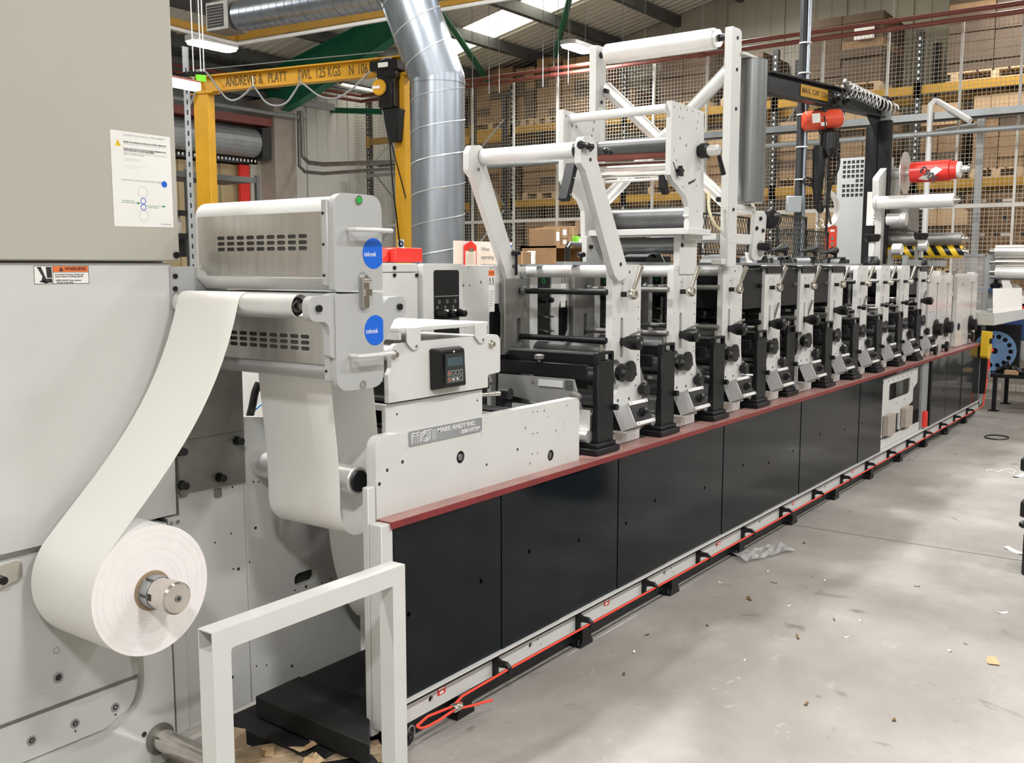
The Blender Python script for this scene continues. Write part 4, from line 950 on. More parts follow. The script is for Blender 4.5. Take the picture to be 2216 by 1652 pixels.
# ================================================================ ten print stations
def station(i):
    x0 = 3.79 + .587 * i
    ords = ['first', 'second', 'third', 'fourth', 'fifth', 'sixth', 'seventh', 'eighth', 'ninth', 'tenth']
    extra = {0: ', under the pair of inclined roller arms', 1: ', below the perforated roller frame', 2: ', at the foot of the tall roller tower', 3: ', with a black hood', 4: ', with a black hood', 5: ', the last of three black hoods',
             6: ', just past the black hoods', 7: '', 8: '', 9: ', black hooded beside the bright end plates'}[i]
    t = thing('print_station', ords[i] + ' print station counted from the infeed nameplate' + extra, 'print station', (x0 + .13, .34, .79), 'print stations along the press')
    # front side plate: notch low on the left edge, long slot
    zt = 1.608
    edge = [(0, .795), (.268, .795), (.268, .93), (.285, .97), (.262, 1.16), (.262, zt), (.0, zt), (.0, 1.20), (-.0, 1.185), (.05, 1.185), (.075, 1.165), (.08, 1.08), (.055, 1.035), (.02, 1.03), (.0, 1.0), (.0, .94), (.012, .90), (.012, .83)]
    rad = [.01, .01, .03, .03, .03, .03, .03, .01, .01, .01, .02, .02, .02, .015, .01, .02, .02, .02]
    poly = [(p[0] + x0, p[1]) for p in fillet(edge, rad, 4)]
    sx0, sz0, sz1 = x0 + .068, 1.205, 1.372
    sl = rrect(sx0 - .013 + .02, 1.19, sx0 + .013 + .02, 1.372, .0125, 4)[::-1]
    M().prism(poly, 'y', .100, .132, holes=[sl]).build('side_plate', WHITE, t, bevel=.003, seg=2)
    M().prism([(x0 + .06, 1.18), (x0 + .115, 1.18), (x0 + .115, 1.38), (x0 + .06, 1.38)], 'y', .133, .137).build('slot_plate', GSTEEL, t)
    # rear side plate of bare steel with a white lower part
    M().prism([(x0 - .17, .80), (x0 + .03, .80), (x0 + .03, 1.545), (x0 - .17, 1.545)], 'y', .565, .585, holes=[rrect(x0 - .075, 1.24, x0 - .045, 1.36, .014)[::-1]]).build('rear_plate', GSTEEL, t, bevel=.002)
    screws('screw_hole', [(x0 + .152, 1.575, .0065), (x0 + .09, 1.524, .005), (x0 + .238, 1.413, .004), (x0 + .24, 1.36, .004), (x0 + .24, 1.313, .004), (x0 + .06, .997, .0075), (x0 + .162, .995, .0075), (x0 + .22, 1.05, .005), (x0 + .24, 1.17, .004), (x0 + .24, 1.19, .004), (x0 + .03, 1.58, .0025), (x0 + .05, 1.58, .0025), (x0 + .03, .85, .005), (x0 + .22, .84, .005), (x0 + .02, 1.30, .0025), (x0 + .02, 1.37, .0025)], .005, .100, HOLE, t, depth=.0006)
    # rods
    M().cyl((x0 - .048, .565, 1.488), (x0 - .048, .10, 1.488), .0135, n=18).cyl((x0 - .048, .565, 1.275), (x0 - .048, .10, 1.275), .0135, n=18).build('tie_rod', GSTEEL if i % 3 else BLACK, t)
    M().cyl((x0 - .048, .55, 1.488), (x0 - .048, .53, 1.488), .022, n=18).build('rod_nut', GROLL, t)
    M().box((x0 - .05, .102, 1.24), (x0 + .0, .13, 1.52)).build('rod_clamp', WHITE, t, bevel=.002) if i == 99 else None
    M().cyl((x0 + .10, .565, 1.20), (x0 + .10, .133, 1.20), .045, n=28).cyl((x0 + .10, .565, 1.09), (x0 + .10, .133, 1.09), .04, n=28).build('print_cylinder', DROLL, t)
    hooded = i in (3, 4, 5, 9)
    if not hooded:
        M().cyl((x0 + .052, .60, 1.578), (x0 + .052, .133, 1.578), .0285, n=32).build('top_roller', ALUP, t, bevel=.003)
    else:
        M().prism(fillet([(x0 - .27, 1.36), (x0 - .01, 1.36), (x0 - .01, 1.33), (x0 + .0, 1.33), (x0 + .0, 1.585), (x0 - .25, 1.585), (x0 - .27, 1.55)], .006, 2), 'y', .118, .56).build('hood', BLACK, t, bevel=.004)
        M().box((x0 - .10, .085, 1.588), (x0 + .27, .57, 1.604)).box((x0 - .0, .088, 1.56), (x0 + .27, .098, 1.604)).build('hood_cap', BLACK, t, bevel=.003)
    if i in (2, 3, 6, 7, 8): # expanded metal guard behind
        b = M(); gx0, gx1, gz0, gz1 = x0 + .17, x0 + .52, 1.28, 1.55; n = 11
        for k in range(-6, n + 1):
            for s in (1, -1):
                xa_ = gx0 + (gx1 - gx0) * k / n; dx = (gz1 - gz0) * .45
                p0 = [xa_, gz0]; p1 = [xa_ + dx, gz1]
                if s < 0: p0[0], p1[0] = p1[0], p0[0]
                def clip(p, q):
                    pts_ = []
                    for tt in range(0, 21):
                        u = p[0] + (q[0] - p[0]) * tt / 20; v = p[1] + (q[1] - p[1]) * tt / 20
                        if gx0 <= u <= gx1: pts_.append((u, v))
                    return (pts_[0], pts_[-1]) if len(pts_) > 1 else None
                c_ = clip(p0, p1)
                if c_: b.bar((c_[0][0], .54, c_[0][1]), (c_[1][0], .54, c_[1][1]), .004, .003, up=(0, 1, 0))
        b.bar((gx0, .54, gz0), (gx1, .54, gz0), .01, .01).bar((gx0, .54, gz1), (gx1, .54, gz1), .01, .01).bar((gx0, .54, gz0), (gx0, .54, gz1), .01, .01, up=(0, 1, 0)).bar((gx1, .54, gz0), (gx1, .54, gz1), .01, .01, up=(0, 1, 0))
        b.build('mesh_guard', BLACK, t, smooth=False)['kind'] = 'stuff'
    # locking lever
    lx, lz = x0 + .085, 1.476
    lv = M().cyl((lx, .10, lz), (lx, .060, lz), .012, n=16).build('lever_shaft', BPLAS, t)
    M().lathe((lx, .068, lz), (0, -1, 0), [(0, .012), (.004, .020), (.012, .0245), (.030, .0245), (.042, .018), (.046, .006)], 24).build('lever_hub', CHROME, t)
    M().cyl((lx + .006, .048, lz + .012), (lx + .036, .022, lz + .125), .0075, .0135, n=16).build('lever_handle', CHROME, t, bevel=.002)
    # crank sticking out of the slot
    cz = 1.262 if i not in (5, 9) else 1.30; cx = x0 + .088
    if i in (0, 1, 2, 3, 4, 5, 9):
        M().lathe((cx, .133, cz), (0, -1, 0), [(0, .018), (.045, .018), (.055, .024), (.085, .034), (.125, .034), (.132, .026)], 28).build('adjusting_crank', BPLAS, t)
        M().cyl((cx, .0, cz), (cx, -.004, cz), .008).build('crank_bolt', GSTEEL, t)
    else:
        M().lathe((cx - .05, .133, cz + .04), (0, -1, 0), [(0, .012), (.06, .012), (.065, .02), (.09, .02)], 20).build('adjusting_crank', BPLAS, t)
    M().cyl((x0 + .16, .10, 1.285), (x0 + .175, .08, 1.385) if i in (3, 4, 6, 9) else (x0 + .19, .05, 1.31), .005, .007, n=10).build('trip_lever', GSTEEL, t)
    # black hex hand knob and slotted disc
    M().lathe((x0 + .055, .100, 1.125), (0, -1, 0), [(0, .03), (.010, .03), (.012, .042), (.030, .042), (.034, .03), (.05, .022)], 8).build('hand_knob', BPLAS, t)
    M().lathe((x0 + .138, .100, 1.125), (0, -1, 0), [(0, .02), (.010, .02), (.012, .049), (.024, .049), (.026, .04)], 32).build('register_disc', BPLAS, t)
    M().box((x0 + .182, .088, 1.10), (x0 + .192, .076, 1.115)).build('disc_tab', BPLAS, t)
    M().lathe((x0 + .262, .118, 1.03 - .01 * (i % 2)), (0, -1, 0), [(0, .015), (.025, .015), (.03, .032), (.055, .034), (.06, .028)], 9).build('side_knob', BPLAS, t)
    # tilted control box
    c0 = Vector((x0 + .084, .032, .932)); n = Vector((0, -cos(radians(25)), sin(radians(25)))); u = Vector((0, sin(radians(25)), cos(radians(25))))
    W_, H_, D_ = .162, .108, .085
    cc = c0
    cbx = M().obox(cc, (W_, H_, D_), (1, 0, 0), u).build('control_box', SILVL, t, bevel=.002, smooth=False)
    fc = cc + n * (D_ / 2)
    M().obox(fc + n * .0015 , (W_ * .96, H_ * .70, .003), (1, 0, 0), u).build('black_face', BPLAS, cbx)
    for s in (-1, 1):
        M().obox(fc + u * s * (H_ / 2 - .007) + n * .004, (W_ + .004, .016, .010), (1, 0, 0), u).build('face_lip', ALUP, cbx, bevel=.001)
        for q in (-1, 1): M().cyl(fc + u * s * (H_ / 2 - .007) + n * .009 + Vector((q * .065, 0, 0)), fc + u * s * (H_ / 2 - .007) + n * .011 + Vector((q * .065, 0, 0)), .003, n=8).build('lip_screw', GSTEEL, cbx)
    M().lathe(fc + Vector((.01, 0, 0)) + n * .002, n, [(0, .020), (.006, .020), (.008, .017), (.026, .016), (.028, .012)], 20).build('control_knob', BPLAS, cbx)
    M().box((x0, .03, .862), (x0 + .15, .10, .868)).build('box_bracket', ALUP, t)
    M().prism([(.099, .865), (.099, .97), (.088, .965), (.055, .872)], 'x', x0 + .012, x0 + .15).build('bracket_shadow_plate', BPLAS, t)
    return t
for i in range(10): station(i)

# thumb screws standing on the stations
for (px_, py_) in ((1117, 548), (1258, 552), (1338, 548), (1466, 552), (1690, 560), (1760, 558)):
    yy = .56 if px_ in (1117, 1258, 1338) else .3
    p = Y(px_, py_, yy)
    t = thing('thumb_screw', {1117: 'tall black thumb screw between the feet of the two inclined arms', 1258: 'black thumb screw just left of the first station side plate top', 1338: 'black thumb screw right behind the foot of the front inclined arm', 1466: 'black thumb screw at the left foot of the second station upright', 1690: 'black thumb screw over the first black hood', 1760: 'black thumb screw over the second black hood'}[px_], 'screw', (p.x, yy, 1.56), 'black thumb screws over the stations')
    M().cyl((p.x, yy, 1.56), (p.x, yy, p.z - .01), .007, n=12).build('stem', BPLAS, t)
    M().lathe((p.x, yy, p.z - .012), (0, 0, 1), [(0, .014), (.004, .022), (.018, .023), (.024, .017), (.026, .008)], 14).build('knob', BPLAS, t)

PANM = mat('doctor_pan_steel', (0.30, 0.295, 0.28), 0.45, 0.3, var=.12, scale=6)
# ================================================================ ink cassettes, one left of each station
def cassette(i):
    x0 = 3.79 + .587 * i; x1 = x0 - .055; xl = x0 - .24
    ords = ['first', 'second', 'third', 'fourth', 'fifth', 'sixth', 'seventh', 'eighth', 'ninth', 'tenth'][i]
    lab = {0: 'nearest black ink cassette with the grey doctor pan, right of the infeed plates'}.get(i, 'black ink cassette in the gap left of the %s station side plate' % ords)
    t = thing('ink_cassette', lab, 'ink cassette', (x0 - .15, .3, .79), 'black ink cassettes between the stations')
    fy = .055 if i != 4 else .10
    zt = 1.225; 
    if i == 0:
        # near one: its -X side is open and shows pan, rails, rollers
        pass
    M().prism([(x1 - .0, .80), (x1, 1.185), (xl + .05, 1.185), (xl + .05, .80)], 'y', fy, fy + .025).build('front_plate', BLACK, t, bevel=.003)
    M().prism(fillet([(xl + .05, 1.18), (x1, 1.18), (x1, 1.235), (xl + .05, 1.235)], [0, 0, .012, .012], 3), 'y', fy, fy + .022, holes=[rrect(xl + .075, 1.19, x1 - .015, 1.222, .006, 3)[::-1]]).build('carry_loop', BLACK, t, bevel=.002)
    M().box((xl + .0, fy - .03, .795), (x1 + .01, fy + .1, .822)).box((xl + .02, fy - .015, .822), (x1, fy + .08, .84)).build('base_block', BLACK, t, bevel=.003)
    M().cyl((x1 - .06, fy + .03, 1.225), (x1 - .06, fy + .03, 1.262), .009, n=14).build('bright_pin', CHROME, t)
    M().cyl((x1 + .0, fy, .985), (x1 + .0, fy - .02, .985), .014, n=14).build('front_knob', BPLAS, t)
    M().box((xl + .0, fy + .025, 1.125), (xl + .012, .56, 1.183)).build('top_rail', BLACK, t, bevel=.002)
    M().box((xl + .06, fy + .03, 1.222), (xl + .10, .54, 1.230)).build('tray', GROLL, t)
    M().box((xl + .062, fy + .03, 1.17), (xl + .098, .54, 1.221)).build('tray_side', BPLAS, t)
    M().prism([(fy + .05, .99), (fy + .09, 1.118), (.56, 1.118), (.56, 1.03), (.3, 1.00)], 'x', xl + .002, xl + .008).build('doctor_pan', PANM, t, bevel=.001)
    if i == 0:
        M().box((xl, .20, 1.078), (xl - .002, .33, 1.108)).build('pan_label', ALUP, t)
        for yy in (.17, .36): M().cyl((xl, yy, 1.093), (xl - .003, yy, 1.093), .005, n=10).build('pan_screw', GSTEEL, t)
        M().box((xl - .001, .15, 1.072), (xl - .0005, .19, 1.112)).build('pan_plate', GROLL, t)
    M().lathe((xl + .012, fy + .07, 1.045), (-1, 0, 0), [(0, .014), (.02, .014), (.024, .024), (.045, .024), (.048, .018)], 18).build('pan_knob', GSTEEL, t)
    M().lathe((xl + .006, .33, 1.183), (0, 0, 1), [(0, .008), (.012, .008), (.014, .022), (.03, .022), (.034, .012)], 14).build('thumb_knob', GSTEEL, t)
    M().cyl((xl + .09, fy + .03, .93), (xl + .09, .56, .93), .052, n=28).build('anilox_roller', GROLL, t)
    M().cyl((xl + .03, fy + .03, .87), (xl + .03, .56, .87), .028, n=24).build('lower_roller', ALU, t)
    M().box((xl + .0, .553, .80), (x1, .563, 1.2)).build('rear_cheek', BLACK, t)
    if i == 0: M().box((xl + .035, fy + .03, .895), (xl + .037, .5, .985)).build('paper_wrap', PAPER, t)
for i in range(10): cassette(i)
# ================================================================ inclined roller arms over the first station
t = thing('inclined_arm_bracket', 'two white cranked arms carrying a pale roller over the first print station', 'roller arm', (3.7, .35, 1.55))
fr = [(3.477, 2.020), (3.477, 2.095), (3.497, 2.128), (3.560, 2.135), (3.602, 2.11), (3.605, 2.045), (3.865, 1.60), (3.905, 1.60), (3.92, 1.55), (3.90, 1.535), (3.762, 1.540), (3.735, 1.60), (3.515, 1.99)]
frl = [(3.477, 2.020), (3.477, 2.095), (3.497, 2.128), (3.560, 2.135), (3.602, 2.11), (3.605, 2.045), (3.870, 1.60), (3.885, 1.555), (3.80, 1.535), (3.762, 1.560), (3.735, 1.60), (3.515, 1.99)]
M().prism(fillet(frl, .012, 3), 'y', .072, .104).build('front_arm', WHITE, t, bevel=.003)
bk = [(p[0] - .105, p[1] - .010) for p in frl[:6]] + [(3.715, 1.625), (3.755, 1.60), (3.80, 1.60), (3.80, 1.52), (3.70, 1.508), (3.655, 1.535), (3.635, 1.58)] + [(3.405, 1.985)]
M().prism(fillet(bk, .010, 3), 'y', .575, .605).build('rear_arm', WHITE, t, bevel=.003)
M().cyl((3.47, .575, 2.076), (3.50, .115, 2.076), .034, n=40).build('arm_roller', ALUP, t, bevel=.003)
M().ring((3.47, .576, 2.076), (3.47, .568, 2.076), .03, .02).ring((3.50, .114, 2.076), (3.50, .104, 2.076), .028, .018).build('roller_bearing', BPLAS, t)
for q, r_ in (((3.548, 2.083), .011), ((3.548, 2.04), .007), ((3.81, 1.61), .008)):
    M().cyl((q[0], .072, q[1]), (q[0], .068, q[1]), r_, n=18).build('bolt', HOLE, t)
M().cyl((3.44, .575, 2.02), (3.44, .571, 2.02), .008).cyl((3.70, .575, 1.60), (3.70, .571, 1.60), .009).build('rear_bolt', GSTEEL, t)
M().lathe((3.762, .575, 1.56), (0, -1, 0), [(0, .013), (.014, .013), (.015, .006)], 20).build('pivot_bush', LABGREY, t)
hb = Vector((3.51, .06, 2.077))
M().lathe((3.43, .05, 2.088), (1, 0, 0), [(0, .010), (.006, .018), (.022, .018), (.03, .008), (.06, .007), (.066, .014), (.09, .016), (.10, .008)], 16).build('ball_grip', BPLAS, t)
M().lathe((3.62, .05, 2.080), (1, 0, 0), [(0, .008), (.01, .015), (.03, .015), (.04, .009), (.05, .014), (.06, .012)], 16).build('ball_grip', BPLAS, t)
p, q = Vector((3.50, .13, 2.02)), Vector((3.44, .13, 1.87))
M().bar(p, q, .045, .028, up=(1, 0, 0)).build('black_lever', BLACK, t, bevel=.002)
M().cyl((3.475, .105, 1.96), (3.475, .100, 1.96), .004).cyl((3.45, .105, 1.89), (3.45, .100, 1.89), .006).build('lever_screw', CHROME, t)

# ================================================================ perforated roller frame
t = thing('perforated_roller_frame', 'white hole-punched side plates with grey rollers over the second station', 'roller frame', (4.5, .35, 1.6))
FYF = .058
pf = [(4.262, 2.385), (4.61, 2.372), (4.625, 2.30), (4.64, 1.70), (4.46, 1.70), (4.455, 1.90), (4.43, 1.925), (4.275, 2.0), (4.262, 2.03)]
pf = [(4.245, 2.37), (4.592, 2.360), (4.602, 2.15), (4.61, 1.73), (4.455, 1.73), (4.447, 1.89), (4.41, 1.94), (4.27, 2.005), (4.245, 2.03)]
hs = []
for px_, py_ in ((1459, 231), (1473, 235), (1487, 238), (1499, 241), (1512, 246), (1470, 253), (1478, 256), (1510, 264), (1507, 278), (1472, 300), (1485, 315), (1459, 326), (1464, 347), (1513, 365), (1478, 405), (1508, 402), (1509, 458), (1490, 467)):
    hs.append(P2(px_, py_, FYF))
big_ = {9, 10, 3}
M().prism(pf, 'y', FYF, FYF + .028, holes=[circ(h[0], h[1], .009 if k in (9, 10) else .0058, 10)[::-1] for k, h in enumerate(hs)]).build('front_plate', WHITE, t, bevel=.0025)
M().prism([(p[0] - .115, p[1] - .008) for p in pf], 'y', .585, .612, holes=[circ(h[0] - .115, h[1] - .01, .0095, 10)[::-1] for k, h in enumerate(hs[:13])]).build('rear_plate', WHITE, t, bevel=.0025)
M().cyl((4.19, .59, 2.325), (4.24, .085, 2.335), .022, n=32).build('top_tube', ALUP, t)
M().cyl((4.38, .585, 2.188), (4.42, .085, 2.188), .040, n=36).build('dark_roller', DROLL, t)
M().cyl((4.36, .585, 2.145), (4.42, .085, 2.145), .018, n=16).build('red_bar', REDPIPE, t)
M().cyl((4.40, .585, 2.085), (4.44, .10, 2.080), .040, n=36).build('bright_roller', CHROME, t)
M().ring((4.44, .10, 2.080), (4.44, .086, 2.080), .039, .02).build('roller_bearing', BPLAS, t)
M().box((4.36, .09, 2.02), (4.40, .59, 2.032)).build('cross_bar', ALUP, t, bevel=.002)
M().cyl((4.47, .585, 1.838), (4.50, .086, 1.838), .052, n=40).build('big_dark_roller', DROLL, t)
M().box((4.36, .02, 1.755), (4.62, .60, 1.785)).build('cross_rail', ALUP, t, bevel=.002)
M().cyl((4.50, .585, 1.705), (4.55, .11, 1.705), .042, n=36).build('lower_roller', GROLL, t)
M().prism([(4.43, 1.56), (4.62, 1.56), (4.62, 1.755), (4.43, 1.755)], 'y', .092, .13).build('upright', WHITE, t, bevel=.003)
M().prism([(4.33, 1.56), (4.50, 1.56), (4.50, 1.755), (4.33, 1.755)], 'y', .57, .60).build('upright', WHITE, t, bevel=.003)
M().cyl((4.445, .10, 1.705), (4.445, .085, 1.705), .010).build('black_bolt', BPLAS, t); M().cyl((4.36, .57, 1.70), (4.36, .555, 1.70), .010).build('black_bolt', BPLAS, t)
a = Vector((4.545, FYF, 2.165))
M().lathe(a, (0, -1, 0), [(0, .03), (.012, .03), (.014, .038), (.045, .038), (.05, .03)], 24).build('clutch_knob', BPLAS, t)
M().lathe(a + Vector((0, -.05, 0)), (0, -1, 0), [(0, .024), (.055, .024), (.058, .02)], 28).build('shaft_end', ALU, t)
M().cyl(a + Vector((.045, -.085, -.02)), a + Vector((.075, -.10, -.115)), .010, .013, n=14).build('lever_handle', BPLAS, t, bevel=.002)
M().cyl(a + Vector((.04, -.08, .0)), a + Vector((.05, -.088, -.04)), .007, n=10).build('lever_shank', CHROME, t)
# star knob
c = Vector(( *P2(1474, 371, FYF - .02), 0)); cx, cz = c.x, c.y
star = []
for k in range(10):
    a_ = 2 * pi * k / 10 + .3; r_ = .032 if k % 2 == 0 else .016; star.append((cx + r_ * cos(a_), cz + r_ * sin(a_)))
M().prism(fillet(star, .006, 3), 'y', FYF - .006, FYF - .026).build('star_knob', BPLAS, t, bevel=.002)
arc = [(cx - .06 + .075 * cos(a_), cz + .03 + .075 * sin(a_)) for a_ in [radians(k) for k in range(-150, -30, 15)]]
M().prism([(4.265, 2.09), (4.275, 2.09), (4.31, 2.045), (4.30, 2.042)], 'y', FYF, FYF - .0008).prism([(4.43, 2.005), (4.52, 2.03), (4.50, 2.015), (4.44, 1.995)], 'y', FYF, FYF - .0008).build('curved_slot', HOLE, t)
M().prism([(4.24, 2.03), (4.27, 2.0), (4.30, 1.95), (4.28, 1.94), (4.24, 1.97)], 'y', FYF + .03, FYF + .06).build('black_stop', BPLAS, t)

# ================================================================ tall roller tower
t = thing('roller_tower', 'tall white tower frame with crossed aluminium braces and a long top roller', 'roller tower', (5.0, .5, 1.6))
TX = 4.90
M().prism(fillet([(.05, 1.60), (.095, 1.60), (.095, 2.83), (.05, 2.83)], .0, 1), 'x', TX, TX + .01).build('front_post_edge', WHITE, t) if 0 else None
M().prism(fillet([(TX, 1.60), (TX + .115, 1.60), (TX + .115, 2.83), (TX, 2.83)], [0, 0, .03, .015], 4), 'y', .052, .096).build('front_post', WHITE, t, bevel=.004)
M().prism(fillet([(TX, 1.20), (TX + .115, 1.20), (TX + .115, 2.84), (TX, 2.84)], [0, 0, .03, .015], 4), 'y', .872, .916).build('rear_post', WHITE, t, bevel=.004)
M().box((TX + .03, .866, 1.9), (TX + .085, .872, 2.5)).build('rear_post_slot', ALUP, t)
for zz in (2.78, 2.62, 2.42, 1.9): M().cyl((TX + .06, .052, zz), (TX + .06, .047, zz), .009, n=14).build('post_bolt', BPLAS, t)
for zz in (2.53, 2.1): M().cyl((TX + .055, .866, zz), (TX + .055, .862, zz), .010, n=14).build('rear_bolt', BPLAS, t)
M().cyl((TX + .05, .83, 2.79), (TX + .05, .17, 2.79), .055, n=48).build('top_roller', ALUP, t, bevel=.004)
M().cyl((TX + .05, .872, 2.79), (TX + .05, .83, 2.79), .018, n=14).build('roller_journal', BPLAS, t); M().cyl((TX + .05, .17, 2.79), (TX + .05, .096, 2.79), .018, n=14).build('roller_journal', BPLAS, t)
M().ring((TX + .05, .17, 2.79), (TX + .05, .15, 2.79), .045, .02).build('roller_collar', ALU, t)
def brace(p, q, nm='diagonal_brace', w=.055):
    p = Vector(p); q = Vector(q); M().cyl(p, q, .036, n=20).build(nm, ALU, t, bevel=.003)
brace((TX + .10, .87, 2.62), (TX + .10, .10, 1.93))
brace((TX + .06, .10, 2.62), (TX + .06, .87, 1.95))
for p in ((TX + .085, .835, 2.59), (TX + .085, .13, 1.955)): M().cyl(p, (p[0] - .045, p[1], p[2]), .014, n=14).build('brace_bolt', BPLAS, t)
# vertical guard cylinder hung on the right of the front post
gc = Vector((5.175, .06))
M().cyl((gc.x, gc.y, 1.945), (gc.x, gc.y, 2.70), .084, n=48).build('grey_cylinder', GROLL, t, bevel=.004)
M().box((TX + .115, .07, 1.93), (TX + .135, .12, 2.70)).build('cylinder_backing', GSTEEL, t)
M().prism(fillet([(TX + .10, .03), (gc.x + .05, .03), (gc.x + .06, .12), (TX + .10, .12)], .02, 3), 'z', 2.703, 2.718).build('top_bracket', WHITE, t, bevel=.002)
M().box((TX + .10, .05, 1.90), (gc.x + .09, .13, 1.93)).build('bottom_bracket', WHITE, t, bevel=.003)
M().box((TX - .05, .06, 1.61), (TX + .13, .12, 1.64)).box((TX + .02, .05, 1.72), (5.33, .09, 1.775)).build('foot_bracket', WHITE, t, bevel=.003)
M().box((TX + .0, .12, 1.74), (5.4, .50, 1.775)).build('cross_rail', ALUP, t, bevel=.002)
# cream hose
h = spline([Y(1535, 415, .12), Y(1534, 450, .12), Y(1548, 488, .10), Y(1580, 512, .10), Y(1608, 515, .12)], 6)
M().tube(h, .008, 10).build('cream_hose', CREAM, t)
h = spline([Y(1628, 440, .09), Y(1633, 455, .09), Y(1634, 475, .09)], 6)
M().tube(h, .008, 8).build('short_hose', CREAM, t)
# lever plate with knobs
t = thing('lever_plate', 'rounded white lever plate with a black knob right of the tower foot', 'lever plate', (5.26, .05, 1.64))
M().prism(fillet([(5.20, 1.66), (5.235, 1.90), (5.36, 1.91), (5.40, 1.88), (5.37, 1.66), (5.33, 1.635), (5.22, 1.635)], .03, 4), 'y', .04, .062).build('plate', WHITE, t, bevel=.004)
M().lathe((5.32, .04, 1.70), (0, -1, 0), [(0, .045), (.004, .045), (.006, .03)], 28).build('washer', LABGREY, t)
M().cyl((5.29, .04, 1.71), (5.29, -.035, 1.71), .022, n=24).build('black_shaft', BPLAS, t, bevel=.003)
M().lathe((5.41, .035, 1.87), (1, 0, 0), [(0, .04), (.02, .055), (.06, .055), (.07, .03)], 20).build('hand_wheel', BPLAS, t)
for q in ((5.25, 1.81), (5.34, 1.80), (5.30, 1.865)): M().cyl((q[0], .04, q[1]), (q[0], .03, q[1]), .011, n=14).build('bolt', BPLAS, t)

# black mesh guards and tool-like cranks behind the tower
def mesh_guard(xa_, xb_, yy, za, zb, label, cell=.045):
    t = thing('black_mesh_guard', label, 'guard', ((xa_ + xb_) / 2, yy, za), 'black mesh guards above the stations')
    b = M().bar((xa_, yy, za), (xb_, yy, za), .02, .012).bar((xa_, yy, zb), (xb_, yy, zb), .02, .012).bar((xa_, yy, za), (xa_, yy, zb), .02, .012, up=(0, 1, 0)).bar((xb_, yy, za), (xb_, yy, zb), .02, .012, up=(0, 1, 0))
    b.build('guard_frame', BLACK, t)
    b = M(); H = zb - za; k = xa_ - H * .6
    while k < xb_:
        for s in (1, -1):
            u0, u1 = k, k + H * .6
            v0, v1 = (za, zb) if s > 0 else (zb, za)
            ta = max(0, (xa_ - u0) / (u1 - u0)); tb = min(1, (xb_ - u0) / (u1 - u0))
            if tb > ta: b.bar((u0 + (u1 - u0) * ta, yy, v0 + (v1 - v0) * ta), (u0 + (u1 - u0) * tb, yy, v0 + (v1 - v0) * tb), .006, .003, up=(0, 1, 0))
        k += cell
    b.build('expanded_mesh', BLACK, t, smooth=False)['kind'] = 'stuff'
a = Y(1684, 465, .62); c = Y(1742, 550, .62); mesh_guard(a.x, c.x, .62, 1.62, a.z, 'larger black mesh guard right of the tower lever plate')
a = Y(1745, 500, .62); c = Y(1790, 550, .62); mesh_guard(a.x, c.x, .62, 1.62, a.z, 'smaller black mesh guard left of the orange pendant control')
a = Y(1517, 462, .62); c = Y(1620, 500, .62); mesh_guard(a.x, c.x, .62, 1.68, a.z, 'black mesh guard behind the tower foot')
for k, (px_, py_) in enumerate(((1700, 540), (1765, 541), (1808, 545))):
    p = Y(px_, py_, .45)
    t = thing('turning_crank', ['black crank handle nearest the lever plate, lying over the stations', 'middle one of the three black crank handles over the stations', 'black crank handle just below the orange pendant'][k], 'handle', (p.x, p.y, p.z), 'black crank handles over the stations')
    M().lathe((p.x, p.y, p.z + .01), (-1, .1, -.1), [(0, .03), (.05, .032), (.13, .014), (.2, .008), (.27, .007)], 16).build('grip', BPLAS, t)
    M().cyl((p.x, p.y, p.z + .01), (p.x, p.y, 1.60), .014).build('stem', BPLAS, t)
# inspection lamp trays: black wedges over the stations
wl = [(1400, 551), (1560, 556), (1636, 556), (1690, 557), (1748, 559), (1810, 560)]
for k, (px_, py_) in enumerate(wl):
    p = Y(px_, py_, .42)
    t = thing('wedge_cover', ['black wedge cover right of the first station top, with a bright slanted strip', 'black wedge cover between the tower and the second upright', 'black wedge cover under the rounded lever plate', 'black wedge cover over the fourth station', 'black wedge cover over the fifth station', 'black wedge cover over the sixth station'][k], 'cover', (p.x, .4, 1.6), 'black wedge covers over the stations')
    M().prism(fillet([(p.x - .15, 1.61), (p.x - .09, 1.66), (p.x + .03, 1.675), (p.x + .10, 1.61)], .01, 2), 'y', .36, .50).build('cover', BLACK, t, bevel=.003)
    M().bar((p.x + .05, .37, 1.665), (p.x + .11, .37, 1.61), .02, .006, up=(0, 1, 0)).build('bright_strip', ALUP, t)
    M().box((p.x + .12, .38, 1.60), (p.x + .20, .50, 1.655)).build('end_block', BLACK, t)
p = Y(1620, 562, .33)
tag(M().raw([tuple(p + Vector(v)) for v in ((-.02, 0, -.02), (.06, 0, -.02), (.065, .02, .045), (-.015, .02, .045), (-.02, .002, -.02), (.06, .002, -.02), (.065, .022, .045), (-.015, .022, .045))], [(0, 1, 2, 3), (7, 6, 5, 4), (0, 4, 5, 1), (1, 5, 6, 2), (2, 6, 7, 3), (3, 7, 4, 0)]).build('folded_card', STICK), 'small folded white card standing on the covers under the lever plate', 'card')
M_ = M().box((3.7, .30, 1.608), (9.6, .34, 1.622)).box((3.7, .50, 1.600), (9.6, .53, 1.612)).build('upper_air_rail', GREYM); tag(M_, 'thin grey rail running along over all print stations', 'rail')

